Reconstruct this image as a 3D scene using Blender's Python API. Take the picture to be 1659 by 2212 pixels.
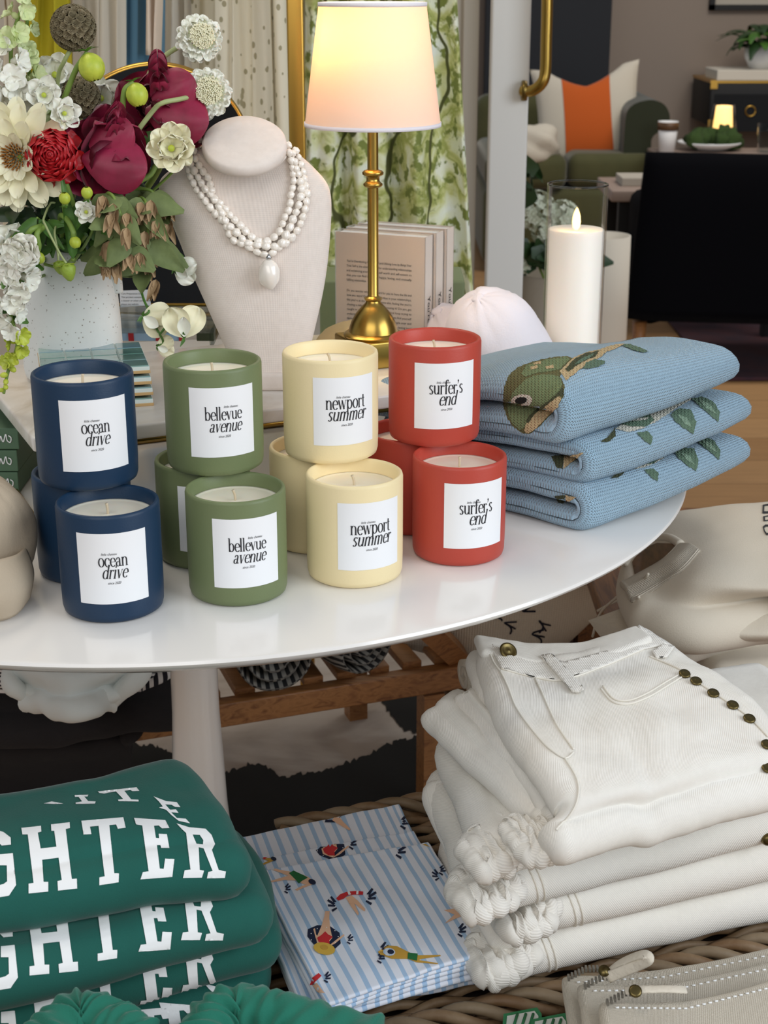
import bpy, bmesh, math, random
from mathutils import Vector, Matrix, noise
from mathutils.bvhtree import BVHTree
from mathutils.geometry import delaunay_2d_cdt
PI = math.pi
sin, cos, rad = math.sin, math.cos, math.radians
R = random.Random(7)
for o in list(bpy.data.objects): bpy.data.objects.remove(o)
scene = bpy.context.scene
COL = scene.collection

# ------------------------------------------------------------------ camera, light, exposure
W_, H_, FPX, PITCH, CZ, TT = 1659.0, 2212.0, 3250.0, rad(19.6), 1.15, 0.67   # frame, focal length, tilt, eye height, table height
cd = bpy.data.cameras.new('camera'); cam = bpy.data.objects.new('camera', cd); COL.objects.link(cam)
cam.location = (0, 0, CZ); cam.rotation_euler = (PI/2-PITCH, 0, 0)
cd.sensor_fit = 'VERTICAL'; cd.sensor_height = 24.0; cd.lens = FPX/H_*24.0
cd.clip_start = 0.05; cd.clip_end = 60
cd.dof.use_dof = True; cd.dof.focus_distance = 1.3; cd.dof.aperture_fstop = 11.0
scene.camera = cam
vs = scene.view_settings
vs.view_transform = 'Standard'; vs.look = 'None'; vs.gamma = 1.0; vs.use_curve_mapping = False; vs.exposure = 0.0
world = bpy.data.worlds.new('world'); scene.world = world; world.use_nodes = True
bg = world.node_tree.nodes['Background']; bg.inputs[0].default_value = (0.86, 0.92, 1.0, 1); bg.inputs[1].default_value = 0.36
def area(name, loc, target, sx, sy, power, color):
    l = bpy.data.lights.new(name, 'AREA'); l.shape = 'RECTANGLE'; l.size = sx; l.size_y = sy; l.energy = power; l.color = color
    o = bpy.data.objects.new(name, l); COL.objects.link(o); o.location = loc
    o.rotation_euler = (Vector(target)-Vector(loc)).to_track_quat('-Z', 'Y').to_euler(); return o
area('shop_window_light', (2.3, 0.0, 1.75), (0.1, 1.45, 0.7), 2.0, 1.6, 52, (0.86, 0.93, 1.0))
area('shopfront_light', (-0.7, -1.6, 2.4), (0, 1.4, 0.7), 2.6, 1.6, 36, (1.0, 0.97, 0.92))
area('ceiling_light', (-0.9, 2.0, 2.75), (-0.5, 2.2, 0.6), 1.2, 0.8, 16, (1.0, 0.88, 0.72))
area('back_room_light', (1.6, 4.6, 2.7), (1.5, 6.0, 0.4), 1.4, 1.0, 38, (1.0, 0.93, 0.84))

# ------------------------------------------------------------------ pixel <-> place
def ray(px, py):
    a = (px-W_/2)/FPX; b = (py-H_/2)/FPX
    return Vector((a, cos(PITCH)-b*sin(PITCH), -sin(PITCH)-b*cos(PITCH)))
CAMP = Vector((0, 0, CZ))
def P(px, py, z):
    r = ray(px, py); return CAMP + r*((z-CZ)/r.z)
def Q(px, py, d):
    r = ray(px, py); return CAMP + r*(d/r.y)

# ------------------------------------------------------------------ materials
def srgb(h):
    if isinstance(h, (tuple, list)): return tuple(h[:3])
    c = [int(h[i:i+2], 16)/255 for i in (0, 2, 4)]
    return tuple(x/12.92 if x <= .04045 else ((x+.055)/1.055)**2.4 for x in c)
MATS = {}
def base_mat(name):
    m = bpy.data.materials.new(name); m.use_nodes = True
    return m, m.node_tree, m.node_tree.nodes['Principled BSDF']
def N(nt, t, **kw):
    n = nt.nodes.new(t)
    for k, v in kw.items():
        if k in n.inputs: n.inputs[k].default_value = v
        else: setattr(n, k, v)
    return n
def mat(name, col, rough=.5, metal=0, spec=.5, noise_amt=0, nscale=30, bump=0, bscale=200, kind=None, sss=0, sheen=0, col2=None, trans=0, emit=None, estr=0, alpha=1, coat=0, uvs=1.0):
    """plain procedural material: base colour with optional mottling and a bump of the given kind"""
    m, nt, b = base_mat(name); L = nt.links
    c = srgb(col)
    b.inputs['Base Color'].default_value = (*c, 1); b.inputs['Roughness'].default_value = rough
    b.inputs['Metallic'].default_value = metal; b.inputs['Specular IOR Level'].default_value = spec
    if sss:
        b.inputs['Subsurface Weight'].default_value = sss; b.inputs['Subsurface Radius'].default_value = (.02, .012, .008); b.inputs['Subsurface Scale'].default_value = .3
    if sheen: b.inputs['Sheen Weight'].default_value = sheen; b.inputs['Sheen Roughness'].default_value = .4
    if trans: b.inputs['Transmission Weight'].default_value = trans; b.inputs['IOR'].default_value = 1.45
    if coat: b.inputs['Coat Weight'].default_value = coat; b.inputs['Coat Roughness'].default_value = .12
    if emit is not None: b.inputs['Emission Color'].default_value = (*srgb(emit), 1); b.inputs['Emission Strength'].default_value = estr
    if alpha < 1: b.inputs['Alpha'].default_value = alpha
    tc = N(nt, 'ShaderNodeTexCoord')
    if noise_amt:
        n = N(nt, 'ShaderNodeTexNoise', Scale=nscale, Detail=5.0, Roughness=.6); L.new(tc.outputs['Object'], n.inputs['Vector'])
        mx = N(nt, 'ShaderNodeMix', data_type='RGBA')
        c2 = srgb(col2) if col2 else tuple(x*.6 for x in c)
        mx.inputs[6].default_value = (*c, 1); mx.inputs[7].default_value = (*c2, 1)
        mr = N(nt, 'ShaderNodeMapRange'); mr.inputs[1].default_value = .38; mr.inputs[2].default_value = .68; mr.inputs[4].default_value = noise_amt
        L.new(n.outputs[0], mr.inputs[0]); L.new(mr.outputs[0], mx.inputs[0]); L.new(mx.outputs[2], b.inputs['Base Color'])
    if bump:
        bp = N(nt, 'ShaderNodeBump', Strength=bump, Distance=.001)
        if kind in ('knit', 'twill', 'rib', 'canvas', 'linen'):
            sp = N(nt, 'ShaderNodeSeparateXYZ'); L.new(tc.outputs['UV'], sp.inputs[0])
            def mth(op, a, bb=None, v=None):
                q = N(nt, 'ShaderNodeMath', operation=op)
                for i, s in enumerate((a, bb)):
                    if s is None: continue
                    if isinstance(s, (int, float)): q.inputs[i].default_value = s
                    else: L.new(s, q.inputs[i])
                return q.outputs[0]
            U, V = sp.outputs[0], sp.outputs[1]
            if kind == 'knit':      # V-shaped stitches in columns
                pu, pv = .0030*uvs, .0022*uvs
                fu = mth('FRACT', mth('DIVIDE', U, pu)); tri = mth('ABSOLUTE', mth('SUBTRACT', fu, .5))
                ph = mth('ADD', mth('DIVIDE', V, pv), mth('MULTIPLY', tri, 1.6))
                w = mth('SINE', mth('MULTIPLY', ph, 2*PI)); col_ = mth('SINE', mth('MULTIPLY', fu, PI))
                h = mth('ADD', mth('MULTIPLY', w, .45), col_)
            elif kind == 'rib': h = mth('SINE', mth('MULTIPLY', mth('DIVIDE', U, .0022*uvs), 2*PI))
            elif kind == 'twill': h = mth('SINE', mth('MULTIPLY', mth('ADD', mth('DIVIDE', U, .0016*uvs), mth('DIVIDE', V, .0026*uvs)), 2*PI))
            else:
                h = mth('ADD', mth('SINE', mth('MULTIPLY', mth('DIVIDE', U, .0012*uvs), 2*PI)), mth('SINE', mth('MULTIPLY', mth('DIVIDE', V, .0012*uvs), 2*PI)))
            n2 = N(nt, 'ShaderNodeTexNoise', Scale=bscale, Detail=3.0); L.new(tc.outputs['Object'], n2.inputs['Vector'])
            h = mth('ADD', h, mth('MULTIPLY', n2.outputs[0], 1.5)); L.new(h, bp.inputs['Height'])
            if kind in ('knit', 'linen', 'canvas', 'twill'):   # base colour multiplied darker where the weave height is low
                mx2 = N(nt, 'ShaderNodeMix', data_type='RGBA', blend_type='MULTIPLY'); mx2.inputs[0].default_value = .5 if kind == 'knit' else .16 if kind == 'linen' else .3
                src = b.inputs['Base Color'].links[0].from_socket if b.inputs['Base Color'].links else None
                if src: L.new(src, mx2.inputs[6])
                else: mx2.inputs[6].default_value = (*c, 1)
                cr = N(nt, 'ShaderNodeMapRange'); cr.inputs[1].default_value = .2 if kind == 'knit' else -1.0; cr.inputs[2].default_value = 2.2; cr.inputs[3].default_value = .55; cr.inputs[4].default_value = 1.12
                L.new(h, cr.inputs[0]); L.new(cr.outputs[0], mx2.inputs[7]); L.new(mx2.outputs[2], b.inputs['Base Color'])
        else:
            n2 = N(nt, 'ShaderNodeTexNoise', Scale=bscale, Detail=4.0); L.new(tc.outputs['Object'], n2.inputs['Vector']); L.new(n2.outputs[0], bp.inputs['Height'])
        L.new(bp.outputs[0], b.inputs['Normal'])
    MATS[name] = m; return m
def ramp_mat(name, stops, scale=8, detail=6, rough=.6, distort=0, bump=0, coords='Object', stretch=(1, 1, 1), interp='LINEAR', tex='noise', metal=0, coat=0, spec=.5):
    m, nt, b = base_mat(name); L = nt.links
    tc = N(nt, 'ShaderNodeTexCoord'); mp = N(nt, 'ShaderNodeMapping'); mp.inputs['Scale'].default_value = stretch
    L.new(tc.outputs[coords], mp.inputs[0])
    if tex == 'noise': t = N(nt, 'ShaderNodeTexNoise', Scale=scale, Detail=detail, Distortion=distort)
    elif tex == 'voronoi': t = N(nt, 'ShaderNodeTexVoronoi', Scale=scale)
    else: t = N(nt, 'ShaderNodeTexWave', Scale=scale, Distortion=distort, Detail=detail)
    L.new(mp.outputs[0], t.inputs['Vector'])
    cr = N(nt, 'ShaderNodeValToRGB'); cr.color_ramp.interpolation = interp
    el = cr.color_ramp.elements
    while len(el) < len(stops): el.new(.5)
    for e, (p_, c_) in zip(el, stops): e.position = p_; e.color = (*srgb(c_), 1)
    L.new(t.outputs[0], cr.inputs[0]); L.new(cr.outputs[0], b.inputs['Base Color'])
    b.inputs['Roughness'].default_value = rough; b.inputs['Metallic'].default_value = metal; b.inputs['Specular IOR Level'].default_value = spec
    if coat: b.inputs['Coat Weight'].default_value = coat; b.inputs['Coat Roughness'].default_value = .05
    if bump:
        bp = N(nt, 'ShaderNodeBump', Strength=bump, Distance=.002); L.new(t.outputs[0], bp.inputs['Height']); L.new(bp.outputs[0], b.inputs['Normal'])
    MATS[name] = m; return m

# ------------------------------------------------------------------ objects
ORG = {}
def tag(o, label=None, cat=None, group=None, kind=None):
    if label: o['label'] = label
    if cat: o['category'] = cat
    if group: o['group'] = group
    if kind: o['kind'] = kind
    return o
def thing(name, label, cat, loc, group=None, kind=None):
    o = bpy.data.objects.new(name, None); COL.objects.link(o); o.location = loc; o.empty_display_size = .02
    ORG[o] = Vector(loc); return tag(o, label, cat, group, kind)
def mk(name, V, F, m, parent=None, smooth=True, uv=None, label=None, cat=None, group=None, kind=None):
    me = bpy.data.meshes.new(name)
    V = [Vector(v) for v in V]
    if parent is not None: org = ORG[parent]
    else:
        xs = [v.x for v in V]; ys = [v.y for v in V]; org = Vector(((min(xs)+max(xs))/2, (min(ys)+max(ys))/2, min(v.z for v in V)))
    me.from_pydata([v-org for v in V], [], F); me.update()
    if uv is not None:
        lay = me.uv_layers.new(name='UVMap')
        for l in me.loops: lay.data[l.index].uv = uv[l.vertex_index]
    if smooth: me.polygons.foreach_set('use_smooth', [True]*len(me.polygons))
    me.materials.append(m)
    o = bpy.data.objects.new(name, me); COL.objects.link(o)
    if parent is not None: o.parent = parent; ORG[o] = org
    else: o.location = org; ORG[o] = org
    return tag(o, label, cat, group, kind)
def autosmooth(o, ang=35):
    me = o.data; bm = bmesh.new(); bm.from_mesh(me)
    for e in bm.edges:
        if len(e.link_faces) == 2 and e.calc_face_angle(0) > rad(ang): e.smooth = False
    bm.to_mesh(me); bm.free(); return o
def copy_tree(o, parent=None):
    c = o.copy(); COL.objects.link(c)
    if parent: c.parent = parent
    ORG[c] = ORG.get(o, Vector())
    for ch in list(o.children): copy_tree(ch, c)
    return c

def frame(d, up=Vector((0, 0, 1))):
    d = d.normalized(); u = up - d*up.dot(d)
    if u.length < 1e-4: u = Vector((1, 0, 0)) - d*d.x
    u.normalize(); return d, u, d.cross(u)
def smooth_path(pts, n):
    """Catmull-Rom through pts (tuples of any length), n samples evenly spaced in parameter"""
    pts = [tuple(p) for p in pts]; k = len(pts)
    if k == 2: return [tuple(a+(b-a)*i/(n-1) for a, b in zip(*pts)) for i in range(n)]
    out = []
    for i in range(n):
        t = i/(n-1)*(k-1); j = min(int(t), k-2); f = t-j
        p0, p1, p2, p3 = pts[max(j-1, 0)], pts[j], pts[j+1], pts[min(j+2, k-1)]
        out.append(tuple(.5*(2*b+(c-a)*f+(2*a-5*b+4*c-d)*f*f+(3*b-a-3*c+d)*f**3) for a, b, c, d in zip(p0, p1, p2, p3)))
    return out
class MB:
    def __init__(s): s.v = []; s.f = []; s.uv = []
    def add(s, V, F, uv=None):
        o = len(s.v); s.v += [Vector(v) for v in V]; s.f += [tuple(i+o for i in f) for f in F]
        s.uv += list(uv) if uv else [(0, 0)]*len(V)
        return s
    def tube(s, pts, r, n=8, cap=True, flat=1.0):
        pts = [Vector(p) for p in pts]; m = len(pts)
        rs = r if isinstance(r, (list, tuple)) else [r]*m
        V = []; U = None
        for i, p in enumerate(pts):
            d = (pts[min(i+1, m-1)]-pts[max(i-1, 0)])
            if d.length < 1e-9: d = Vector((0, 0, 1))
            d.normalize()
            if U is None: _, U, B = frame(d)
            else:
                U = U-d*U.dot(d)
                U = U.normalized() if U.length > 1e-5 else frame(d)[1]; B = d.cross(U)
            for k in range(n):
                a = 2*PI*k/n; V.append(p+(U*cos(a)*flat+B*sin(a))*rs[i])
        F = [(i*n+k, i*n+(k+1) % n, (i+1)*n+(k+1) % n, (i+1)*n+k) for i in range(m-1) for k in range(n)]
        if cap: F += [tuple(range(n))[::-1], tuple((m-1)*n+k for k in range(n))]
        return s.add(V, F)
    def lathe(s, prof, c=(0, 0, 0), n=40, axis=(0, 0, 1), closed=False, sx=1, sy=1):
        """prof: (radius, height) pairs"""
        d, u, b = frame(Vector(axis), Vector((0, 1, 0)) if abs(Vector(axis).normalized().z) > .9 else Vector((0, 0, 1)))
        c = Vector(c); V = []
        for r_, h in prof:
            for k in range(n):
                a = 2*PI*k/n; V.append(c+d*h+(u*sin(a)*sy+b*cos(a)*sx)*r_)
        m = len(prof); F = [(i*n+k, i*n+(k+1) % n, (i+1)*n+(k+1) % n, (i+1)*n+k) for i in range(m-1) for k in range(n)]
        if closed: F += [((m-1)*n+k, (m-1)*n+(k+1) % n, (k+1) % n, k) for k in range(n)]
        else:
            if prof[0][0] > 1e-6: F.append(tuple(range(n))[::-1])
            if prof[-1][0] > 1e-6: F.append(tuple((m-1)*n+k for k in range(n)))
        return s.add(V, F)
    def box(s, c, size, ax=None):
        c = Vector(c); X, Y, Z = ax or (Vector((1, 0, 0)), Vector((0, 1, 0)), Vector((0, 0, 1)))
        h = [q/2 for q in size]
        V = [c+X*h[0]*i+Y*h[1]*j+Z*h[2]*k for k in (-1, 1) for j in (-1, 1) for i in (-1, 1)]
        return s.add(V, [(0, 2, 3, 1), (4, 5, 7, 6), (0, 1, 5, 4), (2, 6, 7, 3), (0, 4, 6, 2), (1, 3, 7, 5)])
    def rbox(s, c, size, r, ax=None, seg=3, n=1):
        """box with rounded edges: a superellipsoid-like shell"""
        bm = bmesh.new(); bmesh.ops.create_cube(bm, size=1)
        for v in bm.verts: v.co = Vector((v.co.x*size[0], v.co.y*size[1], v.co.z*size[2]))
        bmesh.ops.bevel(bm, geom=bm.edges[:], offset=r, segments=seg, profile=.5, affect='EDGES')
        X, Y, Z = ax or (Vector((1, 0, 0)), Vector((0, 1, 0)), Vector((0, 0, 1))); c = Vector(c)
        bm.verts.ensure_lookup_table()
        V = [c+X*v.co.x+Y*v.co.y+Z*v.co.z for v in bm.verts]; F = [tuple(v.index for v in f.verts) for f in bm.faces]; bm.free()
        return s.add(V, F)
    def ball(s, c, r, n=12, m=8, ax=None, jit=0):
        c = Vector(c); r = r if isinstance(r, (tuple, list)) else (r, r, r)
        X, Y, Z = ax or (Vector((1, 0, 0)), Vector((0, 1, 0)), Vector((0, 0, 1)))
        V = [c+Z*r[2]]
        for i in range(1, m):
            t = PI*i/m
            for k in range(n):
                a = 2*PI*k/n; q = Vector((sin(t)*cos(a), sin(t)*sin(a), cos(t)))
                j = 1+(noise.noise(q*1.7+c*90)*jit if jit else 0)
                V.append(c+(X*q.x*r[0]+Y*q.y*r[1]+Z*q.z*r[2])*j)
        V.append(c-Z*r[2]); F = [(0, 1+k, 1+(k+1) % n) for k in range(n)]
        F += [(1+i*n+k, 1+(i+1)*n+k, 1+(i+1)*n+(k+1) % n, 1+i*n+(k+1) % n) for i in range(m-2) for k in range(n)]
        e = len(V)-1; F += [(e, 1+(m-2)*n+(k+1) % n, 1+(m-2)*n+k) for k in range(n)]
        return s.add(V, F)
    def petal(s, base, d, up, L, Wd, cup=.3, curl=.3, ruffle=0, tip=.5, nu=7, nv=7, th=0, notch=0, seed=0, rnd=False):
        """a petal or leaf growing from base along d; up is the face normal at the base; cup bends sides up, curl bends the tip towards up"""
        d, u, b = frame(Vector(d), Vector(up)); base = Vector(base); V = []
        for i in range(nv):
            t = i/(nv-1)
            if rnd: t = sin(PI/2*t)
            wd = Wd*max(.05, (sin(PI/2*min(1, (t+.03)/.62))**.8)*math.sqrt(max(0, 1-(max(0, t-.62)/.38)**2))) if rnd else Wd*(sin(PI*min(1, t**tip*.5+.02*t)) if t < 1e-9 else max(.04, sin(PI*(t**tip)*.93+.05)))
            ang = curl*t
            ctr = base+d*(L*(sin(ang)/curl if abs(curl) > 1e-4 else t))+u*(L*((1-cos(ang))/curl if abs(curl) > 1e-4 else 0))
            uu = (u*cos(ang)-d*sin(ang))
            for k in range(nu):
                w = (k/(nu-1)-.5)*2
                rf = ruffle*Wd*t*noise.noise(Vector((w*2.5+seed, t*2.2, seed*1.7)))
                nt_ = -notch*L*(1-abs(w))*(t**4)
                V.append(ctr+b*(w*wd*.5)+uu*(cup*wd*w*w*.5+rf*min(1, wd/Wd*1.5))+d*nt_)
        F = [(i*nu+k, i*nu+k+1, (i+1)*nu+k+1, (i+1)*nu+k) for i in range(nv-1) for k in range(nu-1)]
        return s.add(V, F)
    def obj(s, name, m, parent=None, smooth=True, sharp=None, **kw):
        o = mk(name, s.v, s.f, m, parent, smooth, s.uv if any(q != (0, 0) for q in s.uv) else None, **kw)
        if sharp: autosmooth(o, sharp)
        return o

def resample(pts, n, closed=False):
    pts = [Vector(p) for p in pts]
    if closed: pts = pts+[pts[0]]
    L = [0]
    for a, b in zip(pts, pts[1:]): L.append(L[-1]+(b-a).length)
    out = []; j = 0; tot = L[-1]; m = n if closed else n-1
    for i in range(n):
        t = tot*i/m
        while j < len(L)-2 and L[j+1] < t: j += 1
        f = (t-L[j])/max(1e-12, L[j+1]-L[j]); out.append(pts[j].lerp(pts[j+1], min(1, f)))
    return out, tot
def ribbon(center, th, n=80, smoothn=160):
    """closed outline of a folded cloth layer of thickness th along a centre line"""
    c, tot = resample([Vector((x, y, 0)) for x, y in smooth_path(center, smoothn)], n)
    L, Rr = [], []
    for i, p in enumerate(c):
        d = (c[min(i+1, n-1)]-c[max(i-1, 0)]).normalized(); nn = Vector((-d.y, d.x, 0))
        L.append(p+nn*th/2); Rr.append(p-nn*th/2)
    def capp(p, d):
        nn = Vector((-d.y, d.x, 0)); return [p+nn*cos(a)*th/2+d*sin(a)*th/2 for a in (PI*.2, PI*.4, PI*.6, PI*.8)]
    return L+capp(c[-1], (c[-1]-c[-2]).normalized())+Rr[::-1]+capp(c[0], (c[0]-c[1]).normalized())
def sweep(name, outline, A, B, side, m, parent=None, nt=60, strip=0, up=Vector((0, 0, 1)), ends=0, disp=None, post=None, uvrot=False, **kw):
    """carry a closed outline (a along `side`, b along `up`) from A to B"""
    A, B = Vector(A), Vector(B); T = B-A; L = T.length; T.normalize(); S = Vector(side).normalized(); U = Vector(up)
    ol = [Vector((p[0], p[1], 0)) for p in outline]; n = len(ol)
    cx = sum(p.x for p in ol)/n; cy = sum(p.y for p in ol)/n
    arc = [0]
    for i in range(1, n): arc.append(arc[-1]+(ol[i]-ol[i-1]).length)
    nrm = []
    for i in range(n):
        d = (ol[(i+1) % n]-ol[i-1]); nrm.append(Vector((d.y, -d.x, 0)).normalized() if d.length else Vector((1, 0, 0)))
    area2 = sum(ol[i-1].x*ol[i].y-ol[i].x*ol[i-1].y for i in range(n))
    if area2 < 0: nrm = [-q for q in nrm]
    V, uv = [], []
    for j in range(nt+1):
        t = j/nt; t = (.5-.5*cos(PI*t)) if strip else t; x = t*L; k = 1
        if ends:
            e = min(x, L-x)
            if e < ends: k = math.sqrt(max(.02, 1-(1-e/ends)**2))
        for i, p in enumerate(ol):
            a = cx+(p.x-cx)*(1-(1-k)*.35); b = cy+(p.y-cy)*k
            q = A+T*x+S*a+U*b
            if disp:
                dd = disp(arc[i], x, a, b); q += (S*nrm[i].x+U*nrm[i].y)*dd
            if post: q = post(q, arc[i], x)
            V.append(q); uv.append((arc[i], x) if not uvrot else (x, arc[i]))
    F = [(j*n+i, j*n+(i+1) % n, (j+1)*n+(i+1) % n, (j+1)*n+i) for j in range(nt) for i in range(n)]
    if strip:
        q = strip; op = lambda i: q+4+(q-1-i)
        for o_ in (0, nt*n): F += [(o_+i, o_+i+1, o_+op(i+1), o_+op(i)) for i in range(q-1)]+[tuple(o_+k for k in range(q-1, q+5)), tuple(o_+k % n for k in range(2*q+3, 2*q+9))]
    else: F += [tuple(range(n))[::-1], tuple(nt*n+i for i in range(n))]
    return mk(name, V, F, m, parent, True, uv, **kw)

def grid_surface(ctrl, nu, nv):
    """bicubic surface through a control grid (rows of world points)"""
    rows = [smooth_path([tuple(p) for p in r_], nu) for r_ in ctrl]
    cols = [smooth_path([r_[i] for r_ in rows], nv) for i in range(nu)]
    return [[Vector(cols[i][j]) for i in range(nu)] for j in range(nv)]
def patch_solid(name, ctrl, th, m, parent=None, nu=60, nv=60, wr=0, wscale=14, seed=0, edge=None, ns=8, hook=None, sag=None, **kw):
    """a cloth slab: smooth top surface, rounded fold edges all the way round, flat underside.
    edge = radius of the round; hook(p,u,v) may move a top vertex"""
    G = grid_surface(ctrl, nu, nv); r = (edge or th)/2
    for j in range(nv):
        for i in range(nu):
            p = G[j][i]
            if wr: p = p+Vector((0, 0, wr*(noise.noise(Vector((p.x*wscale+seed, p.y*wscale, p.z*wscale+seed)))+.5*noise.noise(Vector((p.x*wscale*2.7, p.y*wscale*2.7+seed, 0))))))
            if hook: p = hook(p, i/(nu-1), j/(nv-1))
            G[j][i] = p
    V, uv, F = [], [], []
    ulen = sum((G[nv//2][i+1]-G[nv//2][i]).length for i in range(nu-1)); vlen = sum((G[j+1][nu//2]-G[j][nu//2]).length for j in range(nv-1))
    for j in range(nv):
        for i in range(nu): V.append(G[j][i]); uv.append((i/(nu-1)*ulen, j/(nv-1)*vlen))
    F += [(j*nu+i, j*nu+i+1, (j+1)*nu+i+1, (j+1)*nu+i) for j in range(nv-1) for i in range(nu-1)]
    loop = [(0, i) for i in range(nu)]+[(j, nu-1) for j in range(1, nv)]+[(nv-1, i) for i in range(nu-2, -1, -1)]+[(j, 0) for j in range(nv-2, 0, -1)]
    K = len(loop); ctr = sum((G[j][i] for j, i in loop), Vector())/K
    pts = [G[j][i] for j, i in loop]; outs = []
    sgn = 1
    ar = sum(pts[k-1].x*pts[k].y-pts[k].x*pts[k-1].y for k in range(K))
    if ar < 0: sgn = -1
    for k in range(K):
        d = pts[(k+2) % K]-pts[k-2]; o_ = Vector((d.y, -d.x, 0))*sgn
        outs.append(o_.normalized() if o_.length > 1e-9 else Vector((1, 0, 0)))
    outs = [(outs[k-2]+outs[k-1]+outs[k]+outs[(k+1) % K]+outs[(k+2) % K]).normalized() for k in range(K)]
    prev = [j*nu+i for j, i in loop]
    if sgn > 0: order = lambda a, b, c, d: (b, a, d, c)
    else: order = lambda a, b, c, d: (a, b, c, d)
    for s_ in range(1, ns+1):
        a = PI*s_/ns; ring = []
        for k in range(K):
            p = pts[k]+outs[k]*(sin(a)*r)-Vector((0, 0, (1-cos(a))/2*th))
            if wr: p = p+outs[k]*(sin(a)*wr*1.2*noise.noise(Vector((p.x*wscale*1.5+seed, p.y*wscale*1.5, p.z*9))))
            ring.append(len(V)); V.append(p); j, i = loop[k]
            jj, ii = j/(nv-1)*vlen, i/(nu-1)*ulen; al = a*r
            uv.append((ii+(al if i == nu-1 else -al if i == 0 else 0), jj+(al if j == nv-1 else -al if j == 0 else 0)))
        for k in range(K):
            k2 = (k+1) % K; F.append(order(prev[k], prev[k2], ring[k2], ring[k]))
        prev = ring
    # underside
    base = len(V)
    idx = {}
    for (j, i), q in zip(loop, prev): idx[(j, i)] = q
    for j in range(1, nv-1):
        for i in range(1, nu-1): idx[(j, i)] = len(V); V.append(G[j][i]-Vector((0, 0, th))); uv.append((i/(nu-1)*ulen, j/(nv-1)*vlen))
    F += [(idx[(j, i)], idx[(j+1, i)], idx[(j+1, i+1)], idx[(j, i+1)]) for j in range(nv-1) for i in range(nu-1)]
    o = mk(name, V, F, m, parent, True, uv, **kw)
    bm = bmesh.new(); bm.from_mesh(o.data); bmesh.ops.recalc_face_normals(bm, faces=bm.faces); bm.to_mesh(o.data); bm.free()
    return o

# ------------------------------------------------------------------ surface marks that follow the surface they are printed on
def bvh_of(*objs):
    V, F = [], []
    for o in objs:
        k = len(V); og = ORG[o]; V += [v.co+og for v in o.data.vertices]; F += [tuple(i+k for i in p.vertices) for p in o.data.polygons]
    return BVHTree.FromPolygons(V, F)
def hit(bvh, px, py, off=0.0, miss=None):
    r = ray(px, py).normalized(); loc, nr, _, dist = bvh.ray_cast(CAMP, r)
    if loc is None: return miss
    if nr.dot(r) > 0: nr = -nr
    return loc+nr*off
def pip(x, y, loops):
    c = False
    for L in loops:
        j = len(L)-1
        for i in range(len(L)):
            xi, yi = L[i]; xj, yj = L[j]
            if (yi > y) != (yj > y) and x < (xj-xi)*(y-yi)/(yj-yi)+xi: c = not c
            j = i
    return c
def decal(name, shapes, fn, m, parent=None, step=8, _maxlen=.03, **kw):
    """shapes: list of shapes, each a list of loops (even-odd). fn maps a design point to a world point (or None)"""
    V, F, uv = [], [], []
    for loops in shapes:
        if loops and not isinstance(loops[0][0], (tuple, list)): loops = [loops]
        pts, edges = [], []
        for L in loops:
            dense = []
            for a, b in zip(L, L[1:]+L[:1]):
                k = max(1, int(math.hypot(b[0]-a[0], b[1]-a[1])/step+.5))
                dense += [(a[0]+(b[0]-a[0])*i/k, a[1]+(b[1]-a[1])*i/k) for i in range(k)]
            s0 = len(pts); pts += dense; edges += [(s0+i, s0+(i+1) % len(dense)) for i in range(len(dense))]
        xs = [p[0] for p in pts]; ys = [p[1] for p in pts]
        gx = min(xs)+step/2
        while gx < max(xs):
            gy = min(ys)+step/2
            while gy < max(ys):
                if pip(gx, gy, loops): pts.append((gx, gy))
                gy += step
            gx += step
        r_ = delaunay_2d_cdt([Vector(p) for p in pts], edges, [], 0, 1e-7)
        vv = [tuple(p) for p in r_[0]]; mp = [fn(*p) for p in vv]; k = len(V); ids = {}
        for t in r_[2]:
            c = [sum(vv[i][q] for i in t)/3 for q in (0, 1)]
            if not pip(c[0], c[1], loops) or any(mp[i] is None for i in t): continue
            a, b, cc = (mp[i] for i in t)
            if max((a-b).length, (b-cc).length, (a-cc).length) > _maxlen: continue
            ff = []
            for i in t:
                if i not in ids: ids[i] = len(V); V.append(mp[i]); uv.append((vv[i][0]*.0004, vv[i][1]*.0004))
                ff.append(ids[i])
            F.append(tuple(ff))
    if not F: return None
    o = mk(name, V, F, m, parent, True, uv, **kw); me = o.data
    # faces look towards the viewer side of their surface
    for p in me.polygons:
        c = p.center+ORG[o]
        if p.normal.dot(CAMP-c) < 0: p.flip()
    me.update(); return o
def px_decal(name, shapes, bvh, off, m, parent, step=6, **kw):
    return decal(name, shapes, lambda x, y: hit(bvh, x, y, off), m, parent, step, **kw)
def ell(cx, cy, rx, ry, rot=0, n=18, a0=0, a1=2*PI):
    c, s = cos(rot), sin(rot); out = []
    for i in range(n):
        a = a0+(a1-a0)*i/(n if abs(a1-a0) > 6.28 else n-1); x, y = rx*cos(a), ry*sin(a); out.append((cx+x*c-y*s, cy+x*s+y*c))
    return out
def stroke(pts, w, w2=None):
    """a polyline of varying width as one outline"""
    p = [Vector(q) for q in pts]; n = len(p); L, Rr = [], []
    for i in range(n):
        d = (p[min(i+1, n-1)]-p[max(i-1, 0)]).normalized(); nn = Vector((-d.y, d.x)); ww = w+((w2 if w2 is not None else w)-w)*i/max(1, n-1)
        L.append(tuple(p[i]+nn*ww/2)); Rr.append(tuple(p[i]-nn*ww/2))
    return L+Rr[::-1]
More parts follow.
